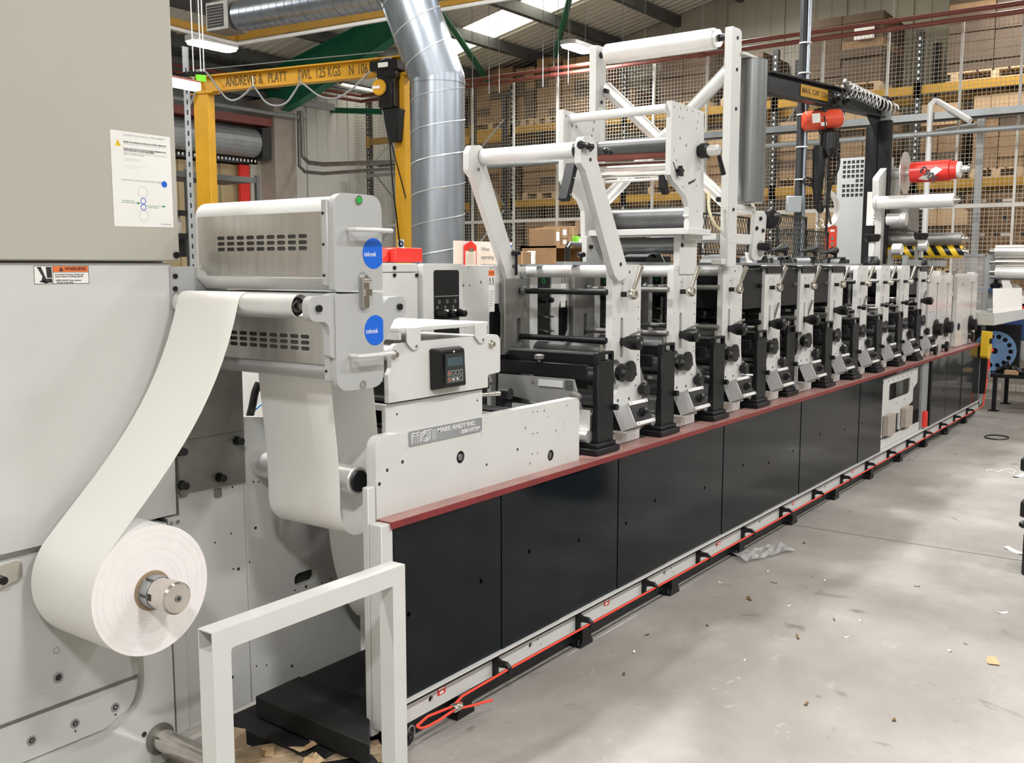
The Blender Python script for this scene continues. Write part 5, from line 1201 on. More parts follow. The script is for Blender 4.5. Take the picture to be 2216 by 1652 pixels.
# ================================================================ far end of the press: bright plates with black hand wheels
t = thing('rewind_side_plates', 'tall polished end plates with long slots and black hand wheels', 'press unit', (10.6, .3, .79))
def slotp_(x, z0, z1): return rrect(x - .022, z0, x + .022, z1, .02, 3)[::-1]
EP = mat('polished_white_plate', (0.62, 0.60, 0.57), 0.18, var=.03, scale=2)
M().prism(fillet([(9.43, .792), (9.43, 1.50), (9.46, 1.52), (9.95, 1.52), (9.95, .792)], .02, 3), 'y', .10, .135, holes=[slotp_(9.75, 1.10, 1.47)]).build('end_plate', EP, t, bevel=.004)
M().prism(fillet([(9.98, .792), (9.98, 1.52), (10.36, 1.52), (10.36, .792)], .02, 3), 'y', .10, .135, holes=[slotp_(10.17, 1.10, 1.46)]).build('end_plate', EP, t, bevel=.004)
M().prism(fillet([(10.50, .80), (10.50, 1.50), (10.53, 1.53), (11.44, 1.53), (11.44, .80)], .02, 3), 'y', .085, .12, holes=[slotp_(11.18, 1.06, 1.44)]).build('end_plate', EP, t, bevel=.004)
M().box((9.4, .56, .79), (11.44, .60, 1.52)).build('rear_plate', GSTEEL, t)
M().cyl((9.75, .12, 1.1), (9.75, .12, 1.47), .012).cyl((10.17, .12, 1.1), (10.17, .12, 1.47), .012).cyl((11.18, .11, 1.1), (11.18, .11, 1.44), .012).build('screw_spindle', BPLAS, t)
for x_, z_, yy in ((9.72, 1.02, .10), (10.14, 1.02, .10), (11.15, 1.0, .085)):
    M().lathe((x_, yy, z_), (0, -1, 0), [(0, .09), (.018, .095), (.022, .06), (.065, .058), (.07, .04)], 24).build('hand_wheel', BPLAS, t)
for x_, z_, yy in ((9.46, .90, .10), (9.60, .84, .10), (10.04, .84, .10), (11.12, .87, .085)):
    M().lathe((x_, yy, z_), (0, -1, 0), [(0, .02), (.025, .02), (.03, .05), (.055, .05), (.06, .03)], 10).build('lobe_knob', BPLAS, t)
M().cyl((10.62, .085, 1.0), (10.62, .075, 1.0), .035).build('dark_disc', BPLAS, t)
screws('screw_hole', [(9.5 + .12 * (k % 4), .90 + .075 * (k // 4) * 1.9, .007) for k in range(16) if k % 4 != 2] + [(10.05 + .25 * (k % 2), .92 + .1 * (k // 2), .007) for k in range(10)], .006, .10, HOLE, t, depth=.001)
screws('screw_hole', [(10.6 + .1 * k, .90, .006) for k in range(9)] + [(10.75, 1.42, .015), (10.7, 1.25, .006), (10.7, 1.1, .006)], .006, .085, HOLE, t, depth=.001)
M().box((9.70, .085, 1.45), (9.80, .16, 1.56)).box((10.12, .085, 1.44), (10.22, .16, 1.54)).box((11.12, .07, 1.44), (11.24, .13, 1.54)).build('slide_head', ALUP, t, bevel=.004)
M().cyl((9.7, .56, 1.3), (9.7, .14, 1.3), .04, n=24).cyl((10.2, .56, 1.15), (10.2, .14, 1.15), .04, n=24).cyl((10.9, .56, 1.3), (10.9, .12, 1.3), .04, n=24).build('inner_roller', ALU, t)
# white delivery tray
t = thing('delivery_tray', 'white sheet metal delivery tray with an upright paper card at the far press end', 'tray', (11.7, -.1, 1.1))
a, c_, d_, e_ = Y(2117, 702, -.02), Y(2172, 690, -.02), Y(2172, 672, -.02), Y(2125, 676, -.02)
M().raw([(11.44, -.10, a.z - .03), (12.0, -.30, a.z + .02), (12.0, -.30, a.z + .13), (11.44, -.10, a.z + .10), (11.5, .25, a.z - .03), (12.06, .05, a.z + .02), (12.06, .05, a.z + .13), (11.5, .25, a.z + .10)], [(0, 1, 2, 3), (7, 6, 5, 4), (0, 4, 5, 1), (1, 5, 6, 2), (2, 6, 7, 3), (3, 7, 4, 0)]).build('tray', WHITE, t, bevel=.003)
M().raw([(11.46, -.08, a.z + .10), (12.0, -.27, a.z + .13), (12.03, -.25, a.z + .36), (11.50, -.06, a.z + .36), (11.46, -.076, a.z + .10), (12.0, -.266, a.z + .13), (12.03, -.246, a.z + .36), (11.50, -.056, a.z + .36)], [(0, 1, 2, 3), (7, 6, 5, 4), (0, 4, 5, 1), (1, 5, 6, 2), (2, 6, 7, 3), (3, 7, 4, 0)]).build('paper_card', PAPER, t)

# ================================================================ rewinder at the back: grey box, spindle with red core, rollers
RX = 9.98
CBX = 10.4
t = thing('rewind_cabinet', 'tall grey cabinet with a square-hole grille behind the black jib column', 'cabinet', (10.5, 1.2, 0))
a = X(1812, 560, CBX); c = X(1862, 345, CBX)
yl = X(1813, 345, CBX).y; 
CBZ = X(1813, 343, CBX).z
hl = []
gy = X(1828, 352, CBX).y; gz = X(1828, 352, CBX).z
for i in range(6):
    for j in range(8):
        if j == 4 and i < 3: continue
        yc = gy - .045 * i; zc = gz - .048 * j; hl.append([(yc - .016, zc - .016), (yc - .016, zc + .016), (yc + .016, zc + .016), (yc + .016, zc - .016)])
M().prism([(yl - .50, 0.0), (yl + .0, 0.0), (yl + .0, CBZ), (yl - .50, CBZ)], 'x', CBX, CBX + .01, holes=hl).build('grille_face', SILV, t)
M().box((CBX + .01, yl - .49, 0), (CBX + .03, yl - .01, CBZ - .01)).build('grille_dark', HOLE, t)
M().box((CBX + .03, yl - .50, 0), (CBX + .25, yl - .0, CBZ)).build('body', SILV, t, bevel=.01)
yb = .62
M().prism(fillet([(9.70, 1.55), (10.15, 1.55), (10.22, 2.0), (10.30, 2.25), (10.30, 2.46), (10.16, 2.56), (9.86, 2.56), (9.56, 2.42), (9.58, 2.25), (9.70, 2.05)], .04, 3), 'y', yb - .0, yb + .06).build('rewind_side_plate', WHITE, t, bevel=.006)
t = thing('rewind_spindle', 'far rewind spindle with a thin flange disc and a bright red core tube', 'spindle', (RX, .3, 2.3))
M().cyl((RX, yb, 2.49), (RX, -.06, 2.50), .032, n=24).build('spindle_shaft', ALU, t)
M().cyl((RX, yb, 2.49), (RX, .52, 2.49), .055, n=24).build('hub', ALUP, t)
M().cyl((RX, .50, 2.49), (RX, .492, 2.49), .20, n=48).build('flange_disc', ALU, t)
M().cyl((RX, .44, 2.49), (RX, .09, 2.495), .098, n=40).cyl((RX, .09, 2.495), (RX, .03, 2.495), .084, n=40).build('red_core', REDP, t, bevel=.003)
M().cyl((RX, .03, 2.495), (RX, .0, 2.495), .075, n=32).build('white_collar', STICK, t)
M().cyl((RX, -.06, 2.50), (RX, -.085, 2.50), .045, n=24).build('end_cap', CHROME, t, bevel=.004)
# label wrapped on the -X side of the core
lb = M(); n = 8
cyl_c = Vector((RX, 0, 2.492))
def onc(yy, a_, r_=.0992): return (RX - r_ * cos(a_), yy, 2.492 + r_ * sin(a_))
quad = [(.36, -.75), (.20, .35), (.14, .05), (.28, -1.05)]
P = []
for i in range(n + 1):
    for j in range(5):
        u, v = i / n, j / 4
        y_ = (quad[0][0] * (1 - u) + quad[1][0] * u) * (1 - v) + (quad[3][0] * (1 - u) + quad[2][0] * u) * v
        a_ = (quad[0][1] * (1 - u) + quad[1][1] * u) * (1 - v) + (quad[3][1] * (1 - u) + quad[2][1] * u) * v
        P.append(onc(y_, a_))
F = [(i * 5 + j, (i + 1) * 5 + j, (i + 1) * 5 + j + 1, i * 5 + j + 1) for i in range(n) for j in range(4)]
lb.raw(P, F).build('white_label', STICK, t)
text('label_number', '3063', .095, (RX - .104, .255, 2.46), INK, t, right=(0, .72, .62), up=(0, .62, -.72), ext=.0005, align='CENTER', bold=.002)
def far_roller(nm, label, x_, z_, r_, m, y0=.62, y1=-.05, tip=.02, cat='roller'):
    t = thing(nm, label, cat, (x_, .3, z_ - r_))
    M().cyl((x_, y0, z_), (x_, y1, z_), r_, n=36).build('roller_shell', m, t, bevel=.004)
    M().cyl((x_, y1, z_), (x_, y1 - tip, z_), r_ * .62, n=20).cyl((x_, y1 - tip, z_), (x_, y1 - tip - .03, z_), r_ * .35, n=14).build('journal', CHROME, t)
    M().cyl((x_, y0 + .03, z_), (x_, y0, z_), r_ * 1.1, n=20).build('mount_collar', WHITE, t, bevel=.004)
    return t
far_roller('cantilever_roller', 'bright cantilevered roller under the red core tube', 9.55, 2.19, .062, ALUP)
far_roller('cantilever_roller', 'dull grey cantilevered roller above the hazard-striped one', 9.95, 1.858, .058, GSTEEL)
t = far_roller('striped_roller', 'roller wrapped in yellow and black hazard tape at the far end', 9.98, 1.738, .060, HYEL)
for k in range(6):
    b = M(); y0 = .56 - .105 * k; P = []; n = 16
    for i in range(n + 1):
        a_ = pi * 1.2 * i / n - .6
        yy = y0 - .07 * abs(((i / n) * 2) - 1) 
        for d in (0, .05): P.append((9.98 - .0612 * cos(a_), yy - d, 1.738 + .0612 * sin(a_)))
    b.raw(P, [(2 * i, 2 * i + 2, 2 * i + 3, 2 * i + 1) for i in range(n)]).build('black_stripe', BPLAS, t)
for px_, py_, zt in ((1888, 518, 0), (1993, 514, 0)):
    p = Y(px_, py_, .25)
    t = thing('clamp_post', 'black-topped clamp post left of the hazard-striped roller' if px_ == 1888 else 'black-topped clamp post standing across the hazard-striped roller', 'clamp', (p.x, .25, 1.6), 'clamp posts at the far rollers')
    M().box((p.x - .03, .23, 1.60), (p.x + .03, .27, p.z - .02)).build('post', ALUP, t, bevel=.003)
    M().lathe((p.x, .25, p.z - .02), (0, 0, 1), [(0, .05), (.03, .065), (.055, .065), (.06, .05)], 12).build('top_knob', BPLAS, t)
    M().lathe((p.x, .25, 1.61), (0, 0, 1), [(0, .07), (.03, .07), (.07, .045)], 12).build('base_knob', BPLAS, t)
for px_, py_ in ((1962, 540), (1998, 532)):
    p = Y(px_ - 20 if px_ == 1962 else px_, py_, .2)
    t = thing('small_pulley', 'small round steel pulley left of the hazard tape' if px_ == 1962 else 'small round steel pulley over the middle of the hazard tape', 'pulley', (p.x, .2, p.z - .05), 'small steel pulleys at the far rollers')
    M().cyl((p.x, .24, p.z), (p.x, .16, p.z), .05, n=28).build('wheel', ALU, t, bevel=.006)
    M().box((p.x - .02, .24, p.z - .3), (p.x + .02, .27, p.z)).build('stem', GSTEEL, t)
t = thing('grey_motor', 'dark grey motor housing between the bright and dull far rollers', 'motor', (10.1, .55, 1.9))
p = Y(1960, 462, .5)
M().prism(fillet([(p.x - .22, p.z - .16), (p.x + .2, p.z - .18), (p.x + .18, p.z + .14), (p.x - .2, p.z + .15)], .05, 4), 'y', .42, .60).build('housing', GSTEEL, t, bevel=.02)
p = Y(1932, 475, .4); M().lathe((p.x, .45, p.z), (0, -1, 0), [(0, .05), (.12, .05), (.13, .06), (.17, .06)], 24).build('clutch', ALU, t)
t = thing('tension_controller', 'small grey tension controller box with a square display behind the far rollers', 'control box', (10.3, .6, 1.8))
p = Y(1962, 505, .55)
M().box((p.x - .35, .55, p.z - .16), (p.x + .28, .68, p.z + .13)).build('box', SILV, t, bevel=.01)
M().box((p.x - .1, .545, p.z - .10), (p.x + .2, .55, p.z + .07)).build('display_frame', GREYM, t); M().box((p.x - .05, .54, p.z - .06), (p.x + .12, .545, p.z + .03)).build('display', LABGREY, t)
tag(M().box((9.1, .22, 1.605), (10.6, .26, 1.66)).box((9.1, .22, 1.66), (9.16, .26, 1.70)).build('grey_cross_rail', GREYM), 'grey channel rail under the far hazard-striped roller', 'rail')
# ================================================================ black jib crane with orange hoist
JD = 8.15
def D(px, py, d):
    r = ray(px, py); h = FWD.copy(); h.z = 0; h.normalize(); return CAM + r * (d / (r.x * h.x + r.y * h.y))
t = thing('jib_crane', 'black jib crane column and arm standing behind the far stations', 'jib crane', (9.35, .95, 0))
dj = 9.6
c0 = D(1882, 500, dj); c1 = D(1914, 500, dj); cc = (c0 + c1) / 2
colx, coly = cc.x, cc.y
topz = D(1895, 262, dj).z; armz = D(1890, 185, dj).z
w2 = (c1 - c0).length / 2
w2 = .10
M().box((colx - .035, coly - w2, 0), (colx + .035, coly + w2, topz)).build('column', BLACK, t, bevel=.006)
M().box((colx - .05, coly + .02, 0), (colx - .035, coly + w2 + .03, topz - .05)).build('column_side_rail', BLACK, t, bevel=.004)
M().box((colx - .03, coly - w2 * .8, topz), (colx + .03, coly + w2 * .8, topz + .09)).build('collar', GREYM, t)
ae = D(1661, 185, 8.27)          # free end of the arm
az0 = D(1893, 245, dj).z
up_l = ae; root = Vector((colx, coly, 0))
dirv = Vector((ae.x - colx, ae.y - coly, 0)); L = dirv.length; dirv.normalize()
ah = .165; at_ = D(1905, 216, dj).z
r0 = root + dirv * -.08; r0.z = at_ - ah / 2; r1 = root + dirv * L; r1.z = r0.z
rise = (D(1661, 168, dj - .9).z - at_)
M().bar(r0, r1, .012, ah).bar(r0 + Vector((0, 0, ah / 2)), r1 + Vector((0, 0, ah / 2)), .10, .014).bar(r0 - Vector((0, 0, ah / 2)), r1 - Vector((0, 0, ah / 2)), .10, .014).build('arm', BLACK, t)
nrm = Vector((dirv.y, -dirv.x, 0))
if nrm.dot(CAM - r0) < 0: nrm = -nrm
M().bar(Vector((colx, coly, topz + .09)), Vector((colx, coly, at_ + .02)), .13, .16, up=(1, 0, 0)).build('head_post', BLACK, t, bevel=.004)
g = M(); q0 = root + dirv * .05; 
g.raw([tuple(Vector((q0.x, q0.y, at_ - ah)) + nrm * .006), tuple(Vector((q0.x, q0.y, at_ - ah - .22)) + nrm * .006), tuple(Vector((q0.x, q0.y, at_ - ah)) + dirv * .25 + nrm * .006),
       tuple(Vector((q0.x, q0.y, at_ - ah)) - nrm * .006), tuple(Vector((q0.x, q0.y, at_ - ah - .22)) - nrm * .006), tuple(Vector((q0.x, q0.y, at_ - ah)) + dirv * .25 - nrm * .006)], [(0, 1, 2), (5, 4, 3), (0, 3, 4, 1), (1, 4, 5, 2), (2, 5, 3, 0)]).build('gusset', BLACK, t)
def onarm(f, dz=0, off=.0): 
    p = r0.lerp(r1, f); return p + Vector((0, 0, dz)) + nrm * off
pc_ = onarm(.52, -.01, .008)
M().bar(onarm(.54, 0, .010), onarm(.76, 0, .010), .003, .10).build('capacity_plate', YELG, t)
rt = -dirv
text('capacity_lettering', 'MAX. CAP. 125KG', .062, onarm(.75, 0, .0125), BINK, t, right=rt, up=(0, 0, 1), ext=.0006, bold=.001)
lp = D(1884, 452, dj); 
M().box((colx - .054, coly - .07, lp.z - .16), (colx - .051, coly + .09, lp.z + .16)).build('load_plate', STICK, t)
# load plate faces the camera side of the column (towards -X)
text('load_lettering', 'SWL 125  kg', .06, (colx - .0545, coly + .0, lp.z + .0), INK, t, right=(0, 0, 1), up=(0, 1, 0), ext=.0006, align='CENTER')
# coiled air cable along the arm
cps = []
for k in range(0, 170):
    f = -.02 + .46 * k / 169; a_ = k * .48
    p = onarm(f, ah / 2 - .10 * (1 - k / 169), .06); cps.append(p + nrm * (.045 * cos(a_)) + Vector((0, 0, .01 + .055 * sin(a_))))
t2 = thing('coiled_cable', 'pale coiled spring cable hanging along the black jib arm', 'cable', tuple(cps[0]))
M().tube(cps, .007, 5).build('coil', ALU, t2)
# trolley
t2 = thing('hoist_trolley', 'black trolley with shackles riding on the black jib arm', 'trolley', tuple(onarm(.42, -ah / 2)))
for s in (-1, 1):
    M().lathe(onarm(.45, -.02, .07 * s), nrm * s, [(0, .05), (.02, .05), (.03, .03), (.06, .03), (.07, .015)], 16).build('wheel', BPLAS, t2)
    M().lathe(onarm(.53, -.02, .07 * s), nrm * s, [(0, .05), (.02, .05), (.03, .03), (.06, .03)], 16).build('wheel', BPLAS, t2)
M().bar(onarm(.43, -ah / 2 - .06), onarm(.60, -ah / 2 - .06), .12, .06).build('body', BPLAS, t2, bevel=.01)
M().bar(onarm(.44, .05, .10), onarm(.50, .13, .12), .04, .05).build('clamp', GSTEEL, t2, bevel=.01)
hx = onarm(.58, -ah / 2 - .09)
M().tube([hx + Vector((0, 0, -.02)) + dirv * .03 * sin(a_) + Vector((0, 0, -.07 + .07 * cos(a_))) for a_ in [2 * pi * k / 16 for k in range(16)]], .009, 6, closed=True).build('ring', BPLAS, t2)
# hoist body
hz = D(1783, 272, dj - .45)
hc = onarm(.58); hc.z = D(1785, 272, dj - .4).z
t2 = thing('chain_hoist', 'orange cylindrical chain hoist hanging from the black jib arm', 'hoist', (hc.x, hc.y, hc.z - .6))
ax_ = (Vector((RGT.x, RGT.y, 0)) * .97 + Vector((0, 0, .08))).normalized()
M().lathe(hc - ax_ * .17, ax_, [(0, .05), (.02, .08), (.04, .085), (.29, .085), (.33, .08), (.35, .06)], 36).build('orange_body', HORANGE, t2)
fdir = Vector((-FWD.x, -FWD.y, 0)).normalized()
M().obox(hc - ax_ * .07 + fdir * .083 + Vector((0, 0, .01)), (.07, .08, .006), ax_, (0, 0, 1)).build('rating_label', STICK, t2)
M().obox(hc + ax_ * .0 + fdir * .078 - Vector((0, 0, .045)), (.05, .03, .006), ax_, (0, 0, 1)).build('rating_label', STICK, t2)
M().lathe(hc + ax_ * .181, ax_, [(0, .055), (.006, .055), (.012, .04)], 24).build('end_disc', ALU, t2)
M().box((hc.x - .015, hc.y - .015, hc.z + .06), (hc.x + .015, hc.y + .015, hx.z - .1)).build('hanger', BPLAS, t2)
lb_ = hc + Vector((RGT.x, RGT.y, 0)) * .08
M().lathe(lb_ + Vector((0, 0, -.08)), (0, 0, -1), [(0, .04), (.03, .08), (.17, .085), (.22, .05), (.24, .03)], 18).build('chain_housing', BPLAS, t2, bevel=.004)
M().cyl(lb_ + Vector((0, 0, -.3)), lb_ + Vector((0, 0, -1.0)) , .012, n=8).build('black_cable', BPLAS, t2)
bb_ = lb_ + Vector((-RGT.x, -RGT.y, 0)) * .09
M().lathe(bb_ + Vector((0, 0, -.22)), (0, 0, -1), [(0, .045), (.04, .055), (.36, .05), (.52, .02), (.56, .012)], 10).build('chain_bag', BLACK, t2)
def links(p, L_, nm, r_=.014):
    n_ = int(L_ / .03)
    b = M()
    for k in range(n_):
        c_ = p + Vector((0, 0, -.03 * k)); d_ = ax_ if k % 2 else fdir
        b.tube([c_ + d_ * r_ * .6 * cos(a_) + Vector((0, 0, .02 * sin(a_))) for a_ in [2 * pi * j / 8 for j in range(8)]], .004, 4, closed=True)
    b.build(nm, GSTEEL, t2)
links(bb_ + Vector((0, 0, -.2)) + Vector((RGT.x, RGT.y, 0)) * .07, .55, 'load_chain')
links(bb_ + Vector((0, 0, -.8)) + Vector((RGT.x, RGT.y, 0)) * .02, .62, 'slack_chain')
M().lathe(bb_ + Vector((0, 0, -.72)) + Vector((RGT.x, RGT.y, 0)) * .03, (0, 0, -1), [(0, .02), (.03, .035), (.07, .03), (.09, .012)], 12).build('hook_block', BPLAS, t2)
hk = bb_ + Vector((0, 0, -.86)) + Vector((RGT.x, RGT.y, 0)) * .03
M().tube([hk + Vector((RGT.x, RGT.y, 0)) * .035 * sin(a_) + Vector((0, 0, -.035 + .04 * cos(a_))) for a_ in [radians(k) for k in range(0, 290, 20)]], .008, 6).build('hook', CHROME, t2)
# loops of cable
M().tube(spline([lb_ + Vector((0, 0, -.25)), lb_ + ax_ * .08 + Vector((0, 0, -.30)), lb_ + ax_ * .085 + Vector((0, 0, -.42)), lb_ + ax_ * .03 + Vector((0, 0, -.55)), lb_ + ax_ * .0 + Vector((0, 0, -.75))], 6), .012, 8).tube(spline([bb_ + Vector((0, 0, -.52)) - ax_ * .02, bb_ - ax_ * .11 + Vector((0, 0, -.49)), bb_ - ax_ * .12 + Vector((0, 0, -.54)), bb_ - ax_ * .02 + Vector((0, 0, -.58))], 6), .009, 7).build('cable_loop', BPLAS, t2)
M().tube(spline([hc + fdir * .08 + Vector((0, 0, .02)), hc + fdir * .12 - Vector((0, 0, .05)), lb_ - ax_ * .03 + Vector((0, 0, -.2)), lb_ - ax_ * .04 + Vector((0, 0, -.5))], 6), .006, 6).build('control_cable', BPLAS, t2)
# curled instruction tag and pendant
pz = D(1798, 515, dj - .4)
t2 = thing('pendant_control', 'orange pendant control with round buttons hanging beside the grey cabinet', 'pendant', tuple(pz - Vector((0, 0, .12))))
M().obox(pz, (.095, .22, .07), (RGT.x, RGT.y, 0), (0, 0, 1)).build('box', HORANGE, t2, bevel=.01)
M().obox(pz + fdir * .036 - Vector((0, 0, .03)), (.05, .10, .004), (RGT.x, RGT.y, 0), (0, 0, 1)).build('button_plate', REDP, t2)
for dz in (.0, -.05): M().cyl(pz + fdir * .036 + Vector((0, 0, dz - .005)), pz + fdir * .045 + Vector((0, 0, dz - .005)), .017, n=18).build('push_button', CHROME, t2)
M().obox(pz + fdir * .036 + Vector((0, 0, .065)), (.04, .02, .004), (RGT.x, RGT.y, 0), (0, 0, 1)).build('button_label', STICK, t2)
M().tube([lb_ + Vector((0, 0, -.75)), pz + Vector((0, 0, .11))], .012, 8).build('pendant_cable', BPLAS, t2)
R2 = Vector((RGT.x, RGT.y, 0)); cs = D(1785, 455, dj - .45)
P = []; n = 14
for i in range(n + 1):
    a_ = radians(75 - 150 * i / n); c_ = cs + R2 * (.135 * cos(a_) - .02) + Vector((0, 0, .17 * sin(a_) + .01))
    for s in (-1, 1): P.append(c_ + (R2 * .6 + fdir * .8).normalized() * .035 * s)
tg = M().raw(P, [(2 * i, 2 * i + 2, 2 * i + 3, 2 * i + 1) for i in range(n)]).build('curled_tag', STICK)
tg.modifiers.new('s', 'SOLIDIFY').thickness = .002
tag(tg, 'curled white instruction tag hanging above the orange pendant', 'tag')
# ================================================================ fence, pipes and racks across the far end
FX = 13.0
ORD = ['first', 'second', 'third', 'fourth', 'fifth', 'sixth', 'seventh', 'eighth', 'ninth', 'tenth', 'eleventh', 'twelfth']
def XY(px, py, xx): p = X(px, py, xx); return p.y, p.z
t = thing('mesh_fence', 'tall white wire mesh fence across the far end of the shop', 'fence', (FX, 5, 0))
ytop = 10.9; yend = -2.6; ztop = 4.50
b = M(); y = yend
while y < ytop: b.raw([(FX, y, .1), (FX, y + .005, .1), (FX + .004, y + .0025, .1), (FX, y, ztop), (FX, y + .005, ztop), (FX + .004, y + .0025, ztop)], [(0, 1, 4, 3), (1, 2, 5, 4), (2, 0, 3, 5)]); y += .05
z = .1
while z < ztop: b.raw([(FX, yend, z), (FX, yend, z + .005), (FX + .004, yend, z + .0025), (FX, ytop, z), (FX, ytop, z + .005), (FX + .004, ytop, z + .0025)], [(0, 1, 4, 3), (1, 2, 5, 4), (2, 0, 3, 5)]); z += .05
o = b.build('wire_mesh', DWIRE, t, smooth=False); o['kind'] = 'stuff'
for px_ in (870, 1023, 1112, 1205, 1410, 1523, 1768, 1906, 2062, 2190):
    yy = X(px_, 500, FX).y; M().box((FX - .02, yy - .014, 0), (FX + .02, yy + .014, ztop)).build('fence_post', WIRE, t)
mz = X(1969, 450, FX).z
M().box((FX - .015, yend, mz - .025), (FX + .015, ytop, mz + .02)).build('fence_rail', WIRE, t)
# red pipes
for k, (pa, pb) in enumerate((((1000, 175), (2216, 8)), ((1000, 188), (2216, 26)))):
    za = (X(*pa, 12.6).z + X(*pb, 12.6).z) / 2
    t = thing('red_pipe', ['upper of the two long red pipes along the fence top', 'lower of the two long red pipes along the fence top'][k], 'pipe', (12.6, 4, za), 'red sprinkler pipes')
    M().cyl((12.6, -2.5, za), (12.6, 10.3, za), .028, n=14).build('pipe', REDPIPE, t)
    for yy in (-1, 1.4, 3.9, 6.3, 8.6): M().cyl((12.6, yy - .05, za), (12.6, yy + .05, za), .036, n=14).build('coupling', REDPIPE, t)
    if k == 0:
        for yy in (-1, 1.4, 3.9, 6.3, 8.6): M().cyl((12.6, yy, za), (12.6, yy, roofz(yy) - .05), .005, n=6).build('drop_rod', GREYM, t)
    # the left-hand branch along the long wall
    M().cyl((12.6, 10.3, za), (8.0, 10.75, za), .028, n=12).build('branch_pipe', REDPIPE, t)
# droppers from the roof seen against the ceiling
for k, px_ in enumerate((1022, 1058, 1080, 1175, 1208, 1230, 1347, 1395)):
    p = X(px_, 100, 12.2)
    tag(M().cyl((12.2, p.y, 4.2), (12.2, p.y, roofz(p.y) - .02), .005, n=6).build('drop_rod', GREYM), 'thin vertical hanger rod under the roof, %s from the left' % ['first', 'second', 'third', 'fourth', 'fifth', 'sixth', 'seventh', 'eighth'][k], 'rod', 'thin hanger rods under the roof')
# cable ladder and grey conduit crossing over the fence
zl = (X(1640, 286, 12.7).z + X(2216, 237, 12.7).z) / 2
t = thing('cable_ladder', 'dark cable ladder crossing in front of the racks', 'cable tray', (12.7, 3, zl))
M().box((12.66, -2.5, zl - .03), (12.67, 10.2, zl + .05)).box((12.9, -2.5, zl - .03), (12.91, 10.2, zl + .05)).build('side_rail', GREYM, t)
M().box((12.68, -2.5, zl - .02), (12.89, 10.2, zl - .01)).build('cables', RACK, t)
zc = (X(1648, 315, 12.6).z + X(2216, 278, 12.6).z) / 2
tag(M().cyl((12.6, -2.5, zc), (12.6, 10.2, zc), .03, n=12).build('grey_conduit', GREYM), 'grey conduit pipe running just under the dark cable ladder', 'pipe')
# racks
def rack(fx, y0, ybays, dep, name_label, levels, ztop):
    t = thing('pallet_rack', name_label, 'rack', (fx, y0, 0))
    for yy in ybays:
        for xx in (fx, fx + dep):
            M().prism([(xx - .04, yy - .045), (xx + .04, yy - .045), (xx + .04, yy + .045), (xx - .04, yy + .045)], 'z', 0, ztop).build('upright', RACK, t)
        b = M(); z = .3; s = 1
        while z < ztop - .8:
            a, c = (fx, fx + dep) if s > 0 else (fx + dep, fx)
            b.cyl((a, yy, z), (c, yy, z + .75), .015, n=6); z += .78; s = -s
        b.build('upright_bracing', GREYM, t)
        hb = M(); z = .4
        while z < ztop - .05:
            hb.box((fx - .042, yy - .012, z), (fx - .0405, yy + .012, z + .035)); z += .09
        hb.build('slot_row', STICK, t)['kind'] = 'stuff'
    for z in levels:
        for i in range(len(ybays) - 1):
            for xx in (fx - .03, fx + dep - .02):
                M().box((xx, ybays[i] + .04, z - .06), (xx + .05, ybays[i + 1] - .04, z + .06)).build('beam', YEL, t, bevel=.004)
            for yy in (ybays[i], ybays[i + 1]): M().box((fx - .047, yy - .05, z - .11), (fx - .04, yy + .05, z + .1)).build('beam_connector', YEL, t)
    return t
RF = 14.75
ups = sorted([X(p, 400, RF).y for p in (1111, 1351, 1672, 1978)])
ups = [ups[0] - 2.35] + ups + [ups[-1] + 1.9]
LV = [1.35, 2.72, 4.02]
lv1 = X(1978, 196, RF).z; lv0 = X(1978, 402, RF).z
LV = [lv0 - 1.36, lv0, lv1]
rack(RF, 5, ups, .95, 'long pallet rack with yellow beams and dark uprights behind the fence', LV, 4.85)
R2 = 13.25
y2 = [10.75 - 2.4, 10.75]
rack(R2, y2[0], y2, .9, 'empty pallet rack in the far left corner seen past the duct', [X(760, 312, R2).z], X(716, 232, R2).z)
# pallets
protos = {}
def pallet(t, x, y, z, w=1.0, d=1.15):
    b = M()
    for k in range(6): b.box((x, y + w * k / 6 + .01, z + .11), (x + d, y + w * (k + 1) / 6 - .02, z + .132))
    for k in (0, .44, .88):
        b.box((x, y + w * k * .98 + .0, z + .02), (x + d, y + w * k * .98 + .1, z + .11))
    b.box((x, y, z), (x + .1, y + w, z + .02)).box((x + d - .1, y, z), (x + d, y + w, z + .02))
    b.build('pallet', WOOD, t)
rnd = random.Random(3)
NB = ['first', 'second', 'third', 'fourth', 'fifth', 'sixth']
def stack(x, y, z, w, h, style, label, group='carton stacks on the racks'):
    t = thing('carton_stack', label, 'carton stack', (x + .5, y + w / 2, z), group)
    pallet(t, x, y, z, w)
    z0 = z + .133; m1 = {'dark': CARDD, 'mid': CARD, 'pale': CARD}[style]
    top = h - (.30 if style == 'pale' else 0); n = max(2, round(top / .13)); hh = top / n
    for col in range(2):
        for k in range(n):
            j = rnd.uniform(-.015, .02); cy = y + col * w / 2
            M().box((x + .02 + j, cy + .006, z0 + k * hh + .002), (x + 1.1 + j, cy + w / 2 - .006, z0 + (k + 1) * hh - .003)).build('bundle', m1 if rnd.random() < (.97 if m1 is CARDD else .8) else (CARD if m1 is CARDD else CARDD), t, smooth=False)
    if style == 'pale':
        for col in range(3):
            M().box((x - .01, y + col * w / 3 + .003, z0 + top), (x + 1.12, y + (col + 1) * w / 3 - .003, z0 + h + rnd.uniform(-.02, .0))).build('pale_carton', CARDL, t, smooth=False)
    elif style == 'dark' and rnd.random() < .6:
        M().box((x - .004, y + w * .1, z0 + h * .62), (x - .001, y + w * .34, z0 + h * .84)).build('load_sheet', STICK, t)
    return t
